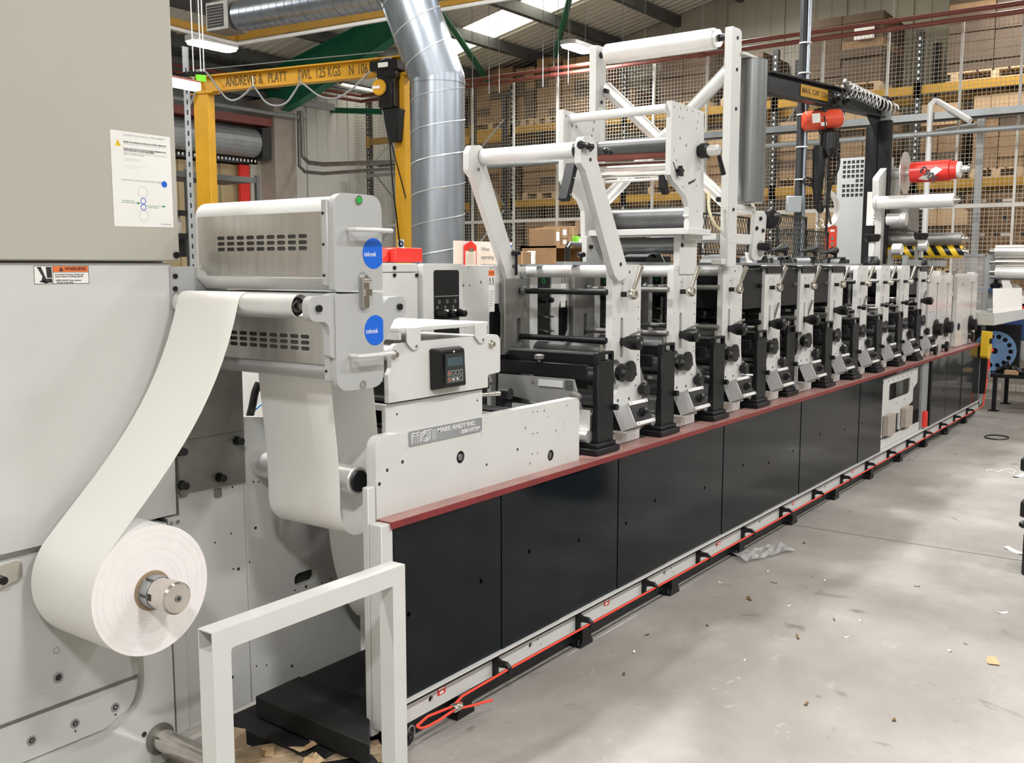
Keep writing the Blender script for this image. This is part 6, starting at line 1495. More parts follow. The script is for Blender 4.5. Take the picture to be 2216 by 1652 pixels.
TOPS = [((8.68, 9.70), .95, 'mid', 'far left, just right of the duct'), ((8.20, 8.62), .90, 'mid', 'narrow one second from the left'), ((7.63, 8.15), 1.02, 'mid', 'left of the perforated frame'), ((7.08, 7.6), .95, 'mid', 'right behind the perforated frame top'),
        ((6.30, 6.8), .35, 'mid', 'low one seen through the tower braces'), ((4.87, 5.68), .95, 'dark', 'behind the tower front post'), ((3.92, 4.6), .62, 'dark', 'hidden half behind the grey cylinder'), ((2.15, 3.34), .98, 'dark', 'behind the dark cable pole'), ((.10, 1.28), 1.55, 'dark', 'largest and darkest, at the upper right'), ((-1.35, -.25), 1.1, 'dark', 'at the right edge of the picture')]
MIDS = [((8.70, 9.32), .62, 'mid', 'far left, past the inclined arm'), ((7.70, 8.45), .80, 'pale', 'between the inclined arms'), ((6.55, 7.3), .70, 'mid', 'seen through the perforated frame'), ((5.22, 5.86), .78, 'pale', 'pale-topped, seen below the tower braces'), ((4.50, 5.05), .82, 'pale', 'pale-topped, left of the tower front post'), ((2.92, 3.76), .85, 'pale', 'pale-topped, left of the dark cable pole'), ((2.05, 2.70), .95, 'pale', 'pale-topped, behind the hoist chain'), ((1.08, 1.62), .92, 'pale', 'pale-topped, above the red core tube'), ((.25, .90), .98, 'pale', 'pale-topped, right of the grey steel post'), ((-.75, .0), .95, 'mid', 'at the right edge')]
LOWS = [((8.6, 9.5), .85, 'mid', 'at the far left'), ((7.6, 8.4), .9, 'mid', 'second from the left'), ((6.4, 7.3), .9, 'pale', 'third from the left'), ((5.0, 5.9), .85, 'mid', 'fourth from the left'), ((3.9, 4.8), .85, 'pale', 'fifth from the left'), ((2.7, 3.6), .9, 'pale', 'sixth from the left'), ((1.8, 2.6), .9, 'mid', 'seventh from the left'), ((.9, 1.5), .9, 'pale', 'eighth from the left')]
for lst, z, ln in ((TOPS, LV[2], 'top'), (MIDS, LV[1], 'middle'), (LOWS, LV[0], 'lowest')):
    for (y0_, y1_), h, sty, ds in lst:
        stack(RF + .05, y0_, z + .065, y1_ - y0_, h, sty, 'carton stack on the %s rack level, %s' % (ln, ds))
# printed cartons on the floor at the far right, in front of the rack
p0 = X(2085, 500, 13.5); p1 = X(2216, 500, 13.5); cw = .30
zt_ = X(2120, 418, 13.5).z
yy = p0.y; col = 0
while yy > p1.y - .6:
    z = zt_; row = 0
    while z > .75:
        off = (row % 2) * .09
        t = thing('printed_carton', 'printed carton behind the fence, %s row from the top, %s column from the left' % (ORD[row], ORD[col]), 'carton', (13.7, yy - cw / 2, z - .22), 'printed cartons piled behind the fence')
        M().box((13.5, yy - cw + .004 - off, z - .205), (13.95, yy - .004 - off, z - .003)).build('box', CARD, t, smooth=False)
        M().cyl((13.5, yy - .08 - off, z - .10), (13.498, yy - .08 - off, z - .10), .028, n=14).build('round_print', INK, t)
        M().box((13.5, yy - .25 - off, z - .115), (13.498, yy - .13 - off, z - .085)).build('label', STICK if row % 2 == 0 else BINK, t)
        z -= .208; row += 1
    yy -= cw; col += 1
# posts and bent tube right of the jib
pp = D(2125, 250, 12.3)
t = thing('grey_steel_post', 'tall grey steel post in front of the printed cartons', 'post', (pp.x, pp.y, 0))
M().box((pp.x - .04, pp.y - .04, 0), (pp.x + .04, pp.y + .04, pp.z)).build('post', GREYM, t, bevel=.004)
M().cyl((pp.x, pp.y, pp.z - .1), (pp.x - .1, pp.y + .5, pp.z - .16), .025, n=10).build('stay', GREYM, t)
q1 = D(1998, 570, 12.0); q2 = D(2014, 228, 12.0); q3 = D(2030, 220, 12.0); q4 = D(2100, 262, 11.6)
tag(M().tube([q1, q2 + Vector((0, 0, -.05)), q2, (q2 + q3) / 2 + Vector((0, 0, .03)), q3, q4], .035, 12).build('bent_tube', ALUP), 'pale bent tube rising behind the red core and turning right', 'tube')
# cable pole with white ties and the switch box on it
dpo = 8.9
b0 = D(1722, 560, dpo); b1 = D(1749, 0, dpo)
t = thing('cable_pole', 'tall dark cable pole with white cable ties and a grey side pipe', 'pole', (b0.x, b0.y, 0))
M().cyl((b0.x, b0.y, 0), (b0.x, b0.y, 5.0), .028, n=18).build('black_cable_bundle', RACK, t)
sd = Vector((RGT.x, RGT.y, 0)) * .048
M().cyl((b0.x + sd.x, b0.y + sd.y, 0), (b0.x + sd.x, b0.y + sd.y, 5.0), .02, n=14).build('grey_pipe', GALV, t)
for py_ in (95, 160, 250, 320, 390):
    z_ = D(1740, py_, dpo).z; M().cyl((b0.x + sd.x / 2, b0.y + sd.y / 2, z_), (b0.x + sd.x / 2, b0.y + sd.y / 2, z_ + .01), .054, n=20).build('cable_tie', TIE, t)
sb = D(1722, 442, dpo - .1)
M().obox(sb - Vector((RGT.x, RGT.y, 0)) * .02, (.13, .14, .06), (RGT.x, RGT.y, 0), (0, 0, 1)).build('switch_box', GREYM, t, bevel=.006)
# stacked objects beyond the drive housing
def cart(px0, py0, px1, py1, yy, dep, label, m=CARD, nm='small_carton', labelled=True):
    a = Y(px0, py1, yy); c = Y(px1, py0, yy)
    t = thing(nm, label, 'carton', (a.x, yy, a.z), 'cartons on the shelf beyond the drive housing')
    M().box((a.x, yy, a.z), (c.x, yy + dep, c.z)).build('box', m, t, bevel=.004, smooth=False)
    M().box((a.x + (c.x - a.x) * .42, yy - .001, a.z), (a.x + (c.x - a.x) * .50, yy, c.z)).build('tape', CARDL if m is CARD else STICK, t)
    if labelled: M().box((a.x + (c.x - a.x) * .2, yy - .002, a.z + (c.z - a.z) * .3), (a.x + (c.x - a.x) * .7, yy - .0005, a.z + (c.z - a.z) * .8)).build('white_label', STICK, t)
    return t
CYB = 3.0
cart(1201, 495, 1214, 533, CYB, .3, 'tall narrow brown carton at the left end of the small carton row')
cart(1215, 493, 1230, 516, CYB, .3, 'brown carton with a white label standing on another, second in the row')
cart(1216, 517, 1229, 533, CYB, .3, 'small lower brown carton with a white label, second in the row')
cart(1231, 490, 1250, 510, CYB, .3, 'opened upper brown carton left of the perforated frame', labelled=False)
cart(1230, 511, 1252, 533, CYB, .3, 'lower plain brown carton left of the lime green box', labelled=False)
cart(1248, 513, 1269, 534, CYB - .05, .3, 'lime green box with a white label beside the small brown cartons', LIME, 'green_box')
a = Y(1201, 572, CYB); c = Y(1275, 534, CYB)
t = thing('wooden_cubby', 'open brown wooden cubby under the row of small cartons', 'shelf', (a.x + .3, CYB + .2, 0))
M().box((a.x, CYB, 0), (a.x + .02, CYB + .4, c.z)).build('side_board', WOODB, t); M().box((c.x, CYB, 0), (c.x + .02, CYB + .4, c.z)).build('side_board', WOODB, t)
M().box((a.x, CYB, c.z - .02), (c.x + .02, CYB + .4, c.z)).build('top_board', WOODB, t); M().box((a.x, CYB + .38, 0), (c.x, CYB + .4, c.z)).build('back_board', CARD, t)
M().box((a.x, CYB, a.z - .25), (c.x, CYB + .4, a.z - .23)).build('shelf_board', WOODB, t)
cart(1112, 545, 1150, 575, 2.2, .3, 'wide open brown carton right of the white notice board', labelled=False)
a = Y(1173, 573, 2.2)
tag(M().lathe((a.x, 2.3, a.z - .02), (0, 0, 1), [(0, .03), (.06, .032), (.061, .03), (.12, .034), (.125, .03)], 20).build('paper_cups', STICK), 'two stacked white paper cups on the ledge behind the first station', 'cup')
t = thing('work_bench', 'brown topped white bench standing behind the white drive housing', 'bench', (4.6, 2.3, 0))
M().box((3.3, 1.25, 1.53), (6.0, 2.42, 1.56)).build('bench_top', WOODB, t); M().box((3.35, 1.3, 0), (5.95, 2.38, 1.53)).build('glare_white_body', STICK, t)  # body coloured white to stand for the blown-out bright wall
a = Y(1228, 570, 1.3); c = Y(1268, 530, 1.3)
tag(M().tube([(a.x, 1.3, 1.55), (a.x, 1.3, c.z - .02), (a.x + .02, 1.3, c.z), (c.x + .1, 1.3, c.z)], .018, 10).build('black_tube_frame', BPLAS), 'black bent tube frame left of the second station upright', 'tube')
# white notice board with red clipboard
NBY = 1.9
a = Y(1005, 572, NBY); c = Y(1108, 525, NBY)
t = thing('notice_board', 'white notice board with grey and blue print behind the rear inclined arm', 'notice board', ((a.x + c.x) / 2, NBY, a.z))
M().box((a.x - .1, NBY, a.z - .3), (c.x, NBY + .01, c.z)).build('board', STICK, t)
for k, s in enumerate(('When', 'operating', 'printing machines', 'Safety', 'footwear must be worn')):
    text('board_lettering', s, .036, (Y(1041, 536, NBY).x, NBY - .001, c.z - .05 - .052 * k), GINK, t, ext=.0003)
bx_ = Y(1091, 537, NBY)
M().box((bx_.x, NBY - .001, bx_.z - .05), (bx_.x + .09, NBY, bx_.z + .02)).build('blue_panel', BLUE, t)
text('board_lettering', 'HARD HAT', .018, (bx_.x + .008, NBY - .0015, bx_.z), STICK, t, ext=.0002); text('board_lettering', 'ZONE', .018, (bx_.x + .008, NBY - .0015, bx_.z - .028), STICK, t, ext=.0002)
e = Y(1020, 545, NBY - .02)
t = thing('red_clipboard', 'red clipboard with a printed page leaning on the white notice board', 'clipboard', (e.x, NBY - .02, e.z - .1))
M().prism(fillet([(e.x - .06, e.z - .14), (e.x + .065, e.z - .14), (e.x + .065, e.z + .04), (e.x + .01, e.z + .07), (e.x - .06, e.z + .04)], .006), 'y', NBY - .012, NBY - .006).build('board', REDP, t)
M().box((e.x - .052, NBY - .014, e.z - .14), (e.x + .055, NBY - .0125, e.z + .005)).build('page', STICK, t)
M().box((e.x - .022, NBY - .02, e.z + .0), (e.x + .025, NBY - .014, e.z + .02)).build('clip', CHROME, t)
for k in range(8): M().box((e.x - .045, NBY - .0146, e.z - .02 - k * .013), (e.x + .045 - .01 * (k % 3), NBY - .0141, e.z - .022 - k * .013)).build('printed_line', LINK, t)
# red tote on top of the drive housing
a = Y(855, 568, .75); c = Y(916, 537, .75)
t = thing('red_plastic_bin', 'bright red plastic bin on top of the white drive housing', 'bin', ((a.x + c.x) / 2, .85, a.z))
M().prism([(a.x, a.z), (c.x, a.z), (c.x - .002, c.z), (a.x + .004, c.z)], 'y', .75, .95).prism([(a.x - .05, a.z), (a.x, a.z), (a.x, a.z + .06)], 'y', .78, .92).build('bin', REDP, t, bevel=.006)

# ================================================================ spiral duct
t = thing('spiral_duct', 'fat galvanised spiral duct dropping behind the drive housing', 'duct', (6.0, 3.2, 0))
dd = 8.0
dA = D(947, 560, dd); dB = D(947, 172, dd); rr_ = (D(1005, 400, dd) - D(889, 400, dd)).length / 2
dC = D(884, 0, dd); dirC = (dC - dB); dirC.normalize()
ex = dB + dirC * 1.4
M().cyl((dA.x, dA.y, .3), dB, rr_, n=48).build('vertical_duct', GALV, t)
M().lathe(dB - Vector((0, 0, .04)), (0, 0, 1), [(0, rr_ + .004), (.03, rr_ + .004)], 48).build('joint_collar', GALV, t)
M().cyl(dB, ex, rr_, n=48).build('inclined_duct', GALV, t)
M().lathe(dB, (0, 0, 1), [(rr_ * sin(a_), rr_ * cos(a_)) for a_ in [radians(k) for k in range(-85, 90, 10)]], 48).build('elbow', GALV, t)
sp_ = M().lathe(dB, dirC + Vector((0, 0, .0)), [(-.01, rr_ * .99), (0, rr_ + .003), (.01, rr_ * .99)], 48)
BAND = mat('bright_seam', (.75, .78, .8), .3, .8)
def helix(p, q, pitch):
    p = Vector(p); q = Vector(q); d_ = (q - p); L = d_.length; d_.normalize()
    a_ = Vector((0, 0, 1)) if abs(d_.z) < .9 else Vector((1, 0, 0)); u = d_.cross(a_).normalized(); v = d_.cross(u)
    n = int(L / pitch * 28)
    return [p + d_ * (L * k / n) + (u * cos(2 * pi * k / 28) + v * sin(2 * pi * k / 28)) * (rr_ + .001) for k in range(n + 1)]
M().tube(helix((dA.x, dA.y, .4), dB, .245), .0045, 4).build('spiral_seam', BAND, t)
M().tube(helix(dB + dirC * .12, ex, .245), .0045, 4).build('spiral_seam', BAND, t)
M().tube([dB + (dirC * .22) + Vector((0, 0, 0))] * 1 + [], .004) if 0 else None
# horizontal ceiling duct with grille
g0 = D(478, 42, 9.6); g1 = D(845, -17, 8.65); 
t = thing('ceiling_duct', 'horizontal spiral ceiling duct with a square black grille at its end', 'duct', tuple(g0))
dv = (g1 - g0); dv.z = 0; dv.normalize(); gs = g0 + dv * .25; ge = g0 + dv * 4.2
M().cyl(gs, ge, .135, n=36).build('duct_tube', GALV, t)
b = M(); k = 0
while .1 + k * .09 < 3.9:
    c_ = gs + dv * (.1 + k * .09); b.cyl(c_, c_ + dv * .008, .139, n=28); k += 1
b.build('duct_ribs', GALV, t)
M().obox(g0 + dv * .07, (.28, .26, .24), dv, (0, 0, 1)).build('grille_box', GSTEEL, t, bevel=.004)
g2 = Vector((dv.y, -dv.x, 0)); g2 = g2 if g2.dot(CAM - g0) > 0 else -g2
M().obox(g0 + dv * .05 + g2 * .122, (.20, .20, .006), dv, (0, 0, 1)).build('grille', HOLE, t)
for k in range(7): M().obox(g0 + dv * .05 + g2 * .126 + Vector((0, 0, -.08 + .026 * k)), (.20, .004, .006), dv, (0, 0, 1)).build('grille_bar', GSTEEL, t)
# overhead rails: orange rail with pale conduit below, turning a corner
K0 = Z(355, 43, 4.1); K1 = Z(512, 81, 4.1); K2 = Z(845, 26, 4.1)
t = thing('overhead_orange_rail', 'orange-yellow overhead rail turning a corner below the ceiling duct', 'rail', tuple(K1))
M().bar(K0 + (K0 - K1) * .5, K1, .05, .07).bar(K1, K2 + (K2 - K1), .05, .07).build('rail', YEL, t)
for f in (.2, .55, .9): 
    p = K1.lerp(K2, f); M().cyl(p, (p.x, p.y, roofz(p.y) - .02), .006, n=6).build('drop_rod', GREYM, t)
p = K0.lerp(K1, .5); M().cyl(p, (p.x, p.y, roofz(p.y) - .02), .006, n=6).build('drop_rod', GREYM, t)
K3 = Z(355, 56, 3.96); K4 = Z(512, 96, 3.96); K5 = Z(845, 40, 3.96)
tag(M().bar(K3 + (K3 - K4) * .5, K4, .03, .03).bar(K4, K5 + (K5 - K4), .03, .03).build('pale_conduit', ALUP), 'pale conduit turning the corner just below the orange overhead rail', 'conduit')
K6 = Z(370, 172, 3.0); 
p0, p1_ = Y(330, 163, 3.2), Y(428, 188, 3.2)
t = thing('batten_light', 'bright white strip batten behind the cabinet edge at the gantry end', 'lamp', tuple(p0))
M().bar(Y(330, 170, 3.6), Y(428, 189, 3.6), .06, .05).build('lit_tube', emis('lit_batten', (1, .97, .9), 3), t); M().bar(Y(330, 160, 3.6), Y(428, 180, 3.6), .06, .02).build('red_edge', REDPIPE, t)

# ================================================================ yellow gantry with stencilled beam and small hoist
dl, dr = 9.3, 8.35
gA = D(420, 184, dl); gB = D(885, 134, dr)
zb_ = (D(440, 184, dl).z + D(820, 142, dr).z) / 2
A = Vector((gA.x, gA.y, zb_)); B_ = Vector((gB.x, gB.y, zb_)); gd = (B_ - A).normalized(); 
gn = Vector((gd.y, -gd.x, 0));
if gn.dot(CAM - A) < 0: gn = -gn
t = thing('yellow_gantry', 'yellow gantry frame with a stencilled load beam behind the web cleaner', 'gantry', tuple(Vector((A.x, A.y, 0))))
gh = .135
M().bar(A, B_, .01, gh).bar(A + Vector((0, 0, gh / 2)), B_ + Vector((0, 0, gh / 2)), .09, .012).bar(A - Vector((0, 0, gh / 2)), B_ - Vector((0, 0, gh / 2)), .09, .012).build('beam', YELG, t)
for P_, wd in ((A + gd * .11, .085), (B_ - gd * .07, .05)):
    M().raw([tuple(Vector((P_.x, P_.y, z_)) + gd * wd * s + gn * .045 * q) for z_ in (0, zb_ - gh / 2) for s, q in ((-1, -1), (1, -1), (1, 1), (-1, 1))],
            [(0, 3, 2, 1), (4, 5, 6, 7), (0, 1, 5, 4), (1, 2, 6, 5), (2, 3, 7, 6), (3, 0, 4, 7)]).build('post', YELG, t, bevel=.004)
    M().bar(Vector((P_.x, P_.y, zb_ - gh / 2 - .012)) - gd * .14, Vector((P_.x, P_.y, zb_ - gh / 2 - .012)) + gd * .14, .11, .014).build('top_plate', YELG, t)
Lb = (B_ - A).length
rdir = gd
for wd_, fx_ in (('ANDREWS', .163), ('&', .325), ('PLATT', .370), ('SWL', .512), ('125 KGS', .592), ('N', .742), ('106', .780)):
    text('stencilled_lettering', wd_, .118, A + gd * (Lb * fx_) + gn * .007, BINK, t, right=gd, up=(0, 0, 1), ext=.0006, sx=Lb * .72 / 2.68, bold=.0012)
M().obox(A + gd * .02 + gn * .03 + Vector((0, 0, -.05)), (.05, .06, .05), gd, (0, 0, 1)).build('end_stop', BPLAS, t)
# round sign on the right post
sg = B_ - gd * .07 + gn * .047; sz_ = D(882, 528, dr).z
M().obox((sg.x, sg.y, sz_), (.06, .075, .003), gd, (0, 0, 1)).build('sign_plate', STICK, t)
M().cyl(Vector((sg.x, sg.y, sz_)) + gn * .002, Vector((sg.x, sg.y, sz_)) + gn * .004, .027, n=24).build('blue_disc', NAVY, t)
M().obox(Vector((sg.x, sg.y, sz_)) + gn * .005, (.022, .018, .002), gd, (0, 0, 1)).build('sign_symbol', STICK, t)
# lifeline and looping cable
w0 = A + gn * .06 + Vector((0, 0, .09)); w1 = B_ - gd * .2 + gn * .06 + Vector((0, 0, .12))
t = thing('festoon_cable', 'grey festoon cable looping along the yellow gantry beam', 'cable', tuple(w0))
def gpt(px, py, off=.06):
    # point on the vertical plane of the beam face
    r = ray(px, py); o_ = A + gn * off; return CAM + r * ((o_ - CAM).dot(gn) / r.dot(gn))
cb = [(410, 230), (424, 195), (418, 165), (432, 153), (448, 158), (470, 188), (490, 212), (508, 217), (530, 204), (547, 187), (556, 196), (575, 221), (598, 229), (620, 222), (638, 198), (650, 180), (662, 186), (688, 206), (712, 213), (735, 210), (765, 190), (790, 165), (808, 148), (830, 128), (848, 126)]
M().tube(spline([gpt(*q) for q in cb], 4), .0085, 8).build('cable', LABGREY, t)
for q in ((546, 165), (648, 160)):
    M().cyl(gpt(*q), gpt(q[0] + 1, 185), .008, n=8).build('cable_hook', CHROME, t)
M().cyl(gpt(418, 152), gpt(830, 112), .004, n=6).build('lifeline', GREYM, t)
# little hoist
H0 = gpt(838, 152, .08)
t = thing('small_electric_hoist', 'small black electric hoist with a yellow end cap on the gantry beam', 'hoist', tuple(gpt(848, 300, .08)))
def gbox(px0, py0, px1, py1, th, nm, m, off=.08, bev=.01):
    a_, c_ = gpt(px0, py0, off), gpt(px1, py1, off); mid_ = (a_ + c_) / 2
    M().obox(mid_, (abs((c_ - a_).dot(gd)), abs(c_.z - a_.z), th), gd, (0, 0, 1)).build(nm, m, t, bevel=bev)
gbox(808, 136, 868, 152, .14, 'trolley_bar', BPLAS); gbox(822, 150, 862, 170, .12, 'trolley_body', BPLAS)
gbox(826, 168, 860, 236, .15, 'motor_body', BPLAS, bev=.02); 
a_ = gpt(852, 236, .08); c_ = gpt(857, 308, .08)
M().raw([tuple(p_ + gd * s * wq + gn * q * .06) for p_, wq in ((a_, .085), (c_, .04)) for s, q in ((-1, -1), (1, -1), (1, 1), (-1, 1))], [(0, 3, 2, 1), (4, 5, 6, 7), (0, 1, 5, 4), (1, 2, 6, 5), (2, 3, 7, 6), (3, 0, 4, 7)]).build('chain_bag', BLACK, t, bevel=.01)
yc_ = gpt(823, 190, .14); M().cyl(yc_ - gn * .06, yc_ + gn * .03, .066, n=32).build('yellow_cap', YELG, t, bevel=.01)
M().obox(yc_ + gn * .032 - gd * .02, (.07, .022, .004), gd, (0, 0, 1)).build('cap_label', STICK, t)
gbox(829, 140, 850, 148, .16, 'trolley_label', STICK, bev=0)
M().tube(spline([gpt(834, 240), gpt(836, 262), gpt(842, 285), gpt(845, 330), gpt(850, 400), gpt(858, 470), gpt(866, 540)], 5), .006, 6).tube(spline([gpt(842, 290), gpt(852, 330), gpt(868, 390), gpt(878, 430)], 5), .005, 6).build('hanging_cable', BPLAS, t)
M().cyl(gpt(834, 238), gpt(836, 252), .012, n=8).build('red_connector', REDP, t)
# slotted angle post with hi-vis tag
t = thing('slotted_post', 'galvanised slotted angle post left of the yellow gantry post', 'post', tuple(Y(414, 577, 4.6) * Vector((1, 1, 0)) if 0 else Vector((Y(414, 577, 4.6).x, 4.6, 0))))
sx_ = Y(412, 400, 4.6).x
hz_ = [rrect(sx_ - .008, .3 + .08 * k, sx_ + .008, .34 + .08 * k, .006, 2)[::-1] for k in range(36)]
M().prism([(sx_ - .028, 0), (sx_ + .028, 0), (sx_ + .028, 3.3), (sx_ - .028, 3.3)], 'y', 4.6, 4.604, holes=hz_).build('slotted_face', GREYM, t)
M().box((sx_ + .026, 4.604, 0), (sx_ + .03, 4.66, 3.3)).build('return_face', RACK, t)
p = Y(412, 165, 4.6)
t = thing('wire_mount', 'black wire mount with a lime tag at the left end of the gantry beam', 'bracket', tuple(p))
M().obox(p + Vector((0, -.05, .01)), (.20, .035, .05), (.9, .1, .15), (0, 0, 1)).build('black_arm', BPLAS, t, bevel=.004)
M().obox(p + Vector((.03, -.09, -.02)), (.10, .05, .01), (.9, .1, .1), (0, 0, 1)).build('lime_tag', LIME, t)
for px_ in (408, 424, 431):
    q = Y(px_, 100, 4.6); M().cyl((q.x, 4.55, p.z + .02), (q.x - .01, 4.55, roofz(4.55) - .05), .004, n=6).build('hanging_wire', TIE, t)

# ================================================================ left wall: roller shutter, beam, curtain, shelf
SY = 10.55
a = Y(360, 295, SY); c = Y(548, 315, SY)
t = thing('roller_shutter', 'rolled up grey slatted roller shutter on the left wall', 'shutter', ((a.x + c.x) / 2, SY, 2.9))
M().cyl((a.x - 1.5, SY, 3.53), (c.x, SY, 3.53), .22, n=20).build('shutter_roll', GREYM, t, smooth=False)
M().ring((c.x, SY, 3.53), (c.x + .02, SY, 3.53), .23, .19).build('roll_rim', RACK, t)
M().box((a.x - 1.5, SY + .1, 3.22), (c.x + .15, SY + .4, 3.50)).build('housing', RACK, t)
M().box((c.x + .02, SY - .2, 3.28), (c.x + .18, SY + .4, 3.76)).build('end_plate', RACK, t)
b = M(); xx = a.x - 1.5
while xx < c.x: b.cyl((xx, SY - .12, 3.22), (xx, SY - .12, 3.26), .012, n=6); xx += .07
b.build('brush_studs', TIE, t)['kind'] = 'stuff'
p = Y(470, 262, SY)
tag(M().box((a.x - 1.5, SY - .2, 3.80), (c.x + .35, SY + .1, 3.92)).build('brown_lintel', REDPIPE), 'dark red steel lintel beam above the roller shutter', 'beam')
t = thing('strip_curtain', 'stained khaki strip curtain hanging below the roller shutter', 'curtain', (a.x, SY + .2, 0))
xx = a.x - 1.2; k = 0; xe = Y(528, 380, SY + .2).x
while xx < xe:
    M().box((xx, SY + .2 + .02 * (k % 2), .1), (xx + .2, SY + .204 + .02 * (k % 2), 3.2)).build('strip', KHAKI, t); xx += .19; k += 1
x1 = Y(540, 380, SY + .1).x
tag(M().box((x1 - .18, SY + .1, 0), (x1, SY + .16, 3.2)).build('red_jamb', REDP), 'red door jamb strip right of the khaki strip curtain', 'jamb')
tag(M().box((x1 + .02, SY + .1, 0), (x1 + .32, SY + .18, 3.4)).build('pale_jamb', CLAD), 'pale door jamb between the red strip and the beige pier', 'jamb')
zt_ = 4.17
t = thing('wall_cable_tray', 'perforated cable tray along the left wall under the eaves', 'cable tray', (9, 10.9, zt_))
M().box((6, 10.75, zt_ + .15), (12.4, 10.95, zt_ + .17)).box((6, 10.74, zt_ + .13), (12.4, 10.75, zt_ + .24)).build('tray', GREYM, t)
tag(M().cyl((6, 10.2, 3.98), (11.2, 10.2, 3.98), .03, n=10).build('wall_conduit', GREYM), 'grey conduit along the left wall turning down at the beige pier', 'pipe')
# pipes dropping at the pier corner and crossing to the right
t = thing('corner_pipework', 'dark pipes dropping beside the beige pier and running right along the cage', 'pipe', (11.15, 10.2, 2.8))
pa = [X(646, 240, 11.2), X(648, 360, 11.2), X(660, 372, 11.2), X(700, 376, 11.2), X(868, 364, 11.2), X(940, 361, 11.2)]
M().tube([Vector((11.2, q.y, q.z)) for q in pa], .028, 8).build('pipe', GSTEEL, t)
pa = [X(652, 240, 11.1), X(656, 340, 11.1), X(668, 352, 11.1), X(700, 356, 11.1), X(868, 350, 11.1), X(940, 346, 11.1)]
M().tube([Vector((11.1, q.y, q.z)) for q in pa], .035, 8).build('ribbed_pipe', GSTEEL, t)
a = X(650, 237, 12.5); c = X(868, 243, 12.8)
tag(M().bar(a, c, .06, .09).build('green_rail', GREENP), 'green rail over the empty corner rack, left of the duct', 'rail')
# black shelving unit
SH = 6.2
def sp(px, py): p = Y(px, py, SH); return p
a = sp(370, 370); c = sp(562, 390); zs = (a.z + c.z) / 2
t = thing('black_shelving_unit', 'dark bolted steel shelving unit behind the web cleaner', 'shelf unit', ((a.x + c.x) / 2, SH + .3, 0))
M().box((a.x - .5, SH, zs - .03), (c.x, SH + .6, zs)).build('top_shelf', RACK, t)
M().box((a.x - .5, SH - .002, zs - .04), (c.x, SH, zs + .015)).build('shelf_edge', PURL, t)
for px_ in (408, 414, 559):
    q = sp(px_, 450); M().box((q.x - .02, SH - .01, 0), (q.x + .02, SH + .03, zs + .04)).build('upright', PURL, t)
q = sp(486, 420); M().box((q.x - .02, SH + .56, 0), (q.x + .02, SH + .6, zs)).build('upright', RACK, t)
for py_ in (455, 505):
    q = sp(390, py_); M().box((a.x - .5, SH, q.z - .05), (sp(408, py_).x, SH + .6, q.z)).build('lower_shelf', BLACK, t)
q = sp(392, 490)
tag(M().lathe((q.x, SH + .2, q.z - .12), (0, 0, 1), [(0, .12), (.16, .13), (.17, .12), (.22, .11), (.24, .02)], 20).build('plastic_tub', STICK), 'white plastic tub on the lower dark shelf behind the cabinet edge', 'tub')
q = sp(402, 525)
tag(M().box((q.x - .12, SH + .1, q.z - .14), (q.x + .1, SH + .4, q.z + .06)).build('grey_case', RACK), 'dark case on the bottom dark shelf behind the cabinet edge', 'case')

# ================================================================ far right: navy and red machine, table, wheel
mx = 12.35
t = thing('navy_machine', 'navy blue converting machine with a red rim and bright rollers at the far right', 'machine', (mx, -.5, 0))
def MP(px, py): return X(px, py, mx)
a = MP(2128, 690); c = MP(2216, 740); 
M().box((mx, MP(2216, 700).y - 1.2, MP(2180, 735).z), (mx + .6, MP(2172, 700).y, MP(2180, 672).z)).build('navy_body', NAVY, t, bevel=.01)
M().box((mx - .02, MP(2216, 700).y - 1.2, MP(2180, 668).z - .03), (mx + .6, MP(2168, 700).y, MP(2180, 655).z)).build('red_rim', REDP, t, bevel=.01)
yl_ = MP(2172, 735)
M().raw([(mx, yl_.y, yl_.z), (mx, yl_.y - 1.6, yl_.z), (mx, yl_.y - 1.6, yl_.z - .7), (mx, yl_.y - .42, yl_.z - .5), (mx + .4, yl_.y, yl_.z), (mx + .4, yl_.y - 1.6, yl_.z), (mx + .4, yl_.y - 1.6, yl_.z - .7), (mx + .4, yl_.y - .42, yl_.z - .5)], [(0, 1, 2, 3), (7, 6, 5, 4), (0, 4, 5, 1), (1, 5, 6, 2), (2, 6, 7, 3), (3, 7, 4, 0)]).build('grey_chute', SILV, t, bevel=.01)
for py_, r_, m_ in ((545, .075, ALU), (568, .05, CHROME), (590, .07, ALUP), (600, .03, GROLL)):
    q = MP(2155, py_); M().cyl((mx, q.y, q.z), (mx, q.y - 2.0, q.z), r_, n=28).build('roller', m_, t); M().cyl((mx, q.y + .06, q.z), (mx, q.y, q.z), r_ * .5, n=16).build('roller_hub', CHROME, t)
q = MP(2148, 600); M().box((mx + .1, q.y - .05, q.z - .5), (mx + .2, q.y + .06, q.z + .3)).build('roller_bracket', GREYM, t, bevel=.01)
q = MP(2150, 625); M().box((mx, q.y - .2, q.z - .03), (mx + .3, q.y + .18, q.z)).build('blue_shelf', NAVY, t); M().lathe((mx + .1, q.y, q.z), (0, 0, 1), [(0, .05), (.05, .06), (.08, .02), (.16, .018)], 12).build('black_clamp', BPLAS, t)
q = MP(2185, 640); M().cyl((mx + .05, q.y, q.z), (mx + .06, q.y, q.z), .14, n=32).build('clear_disc', CLEAR, t)
M().prism([(q.y + .1, q.z + .18), (q.y + .02, q.z + .18), (q.y - .12, q.z - .12), (q.y + .02, q.z - .12)], 'x', mx, mx + .03).box((mx - .02, q.y - .35, q.z - .12), (mx + .08, q.y - .02, q.z)).build('white_guard', STICK, t, bevel=.004)
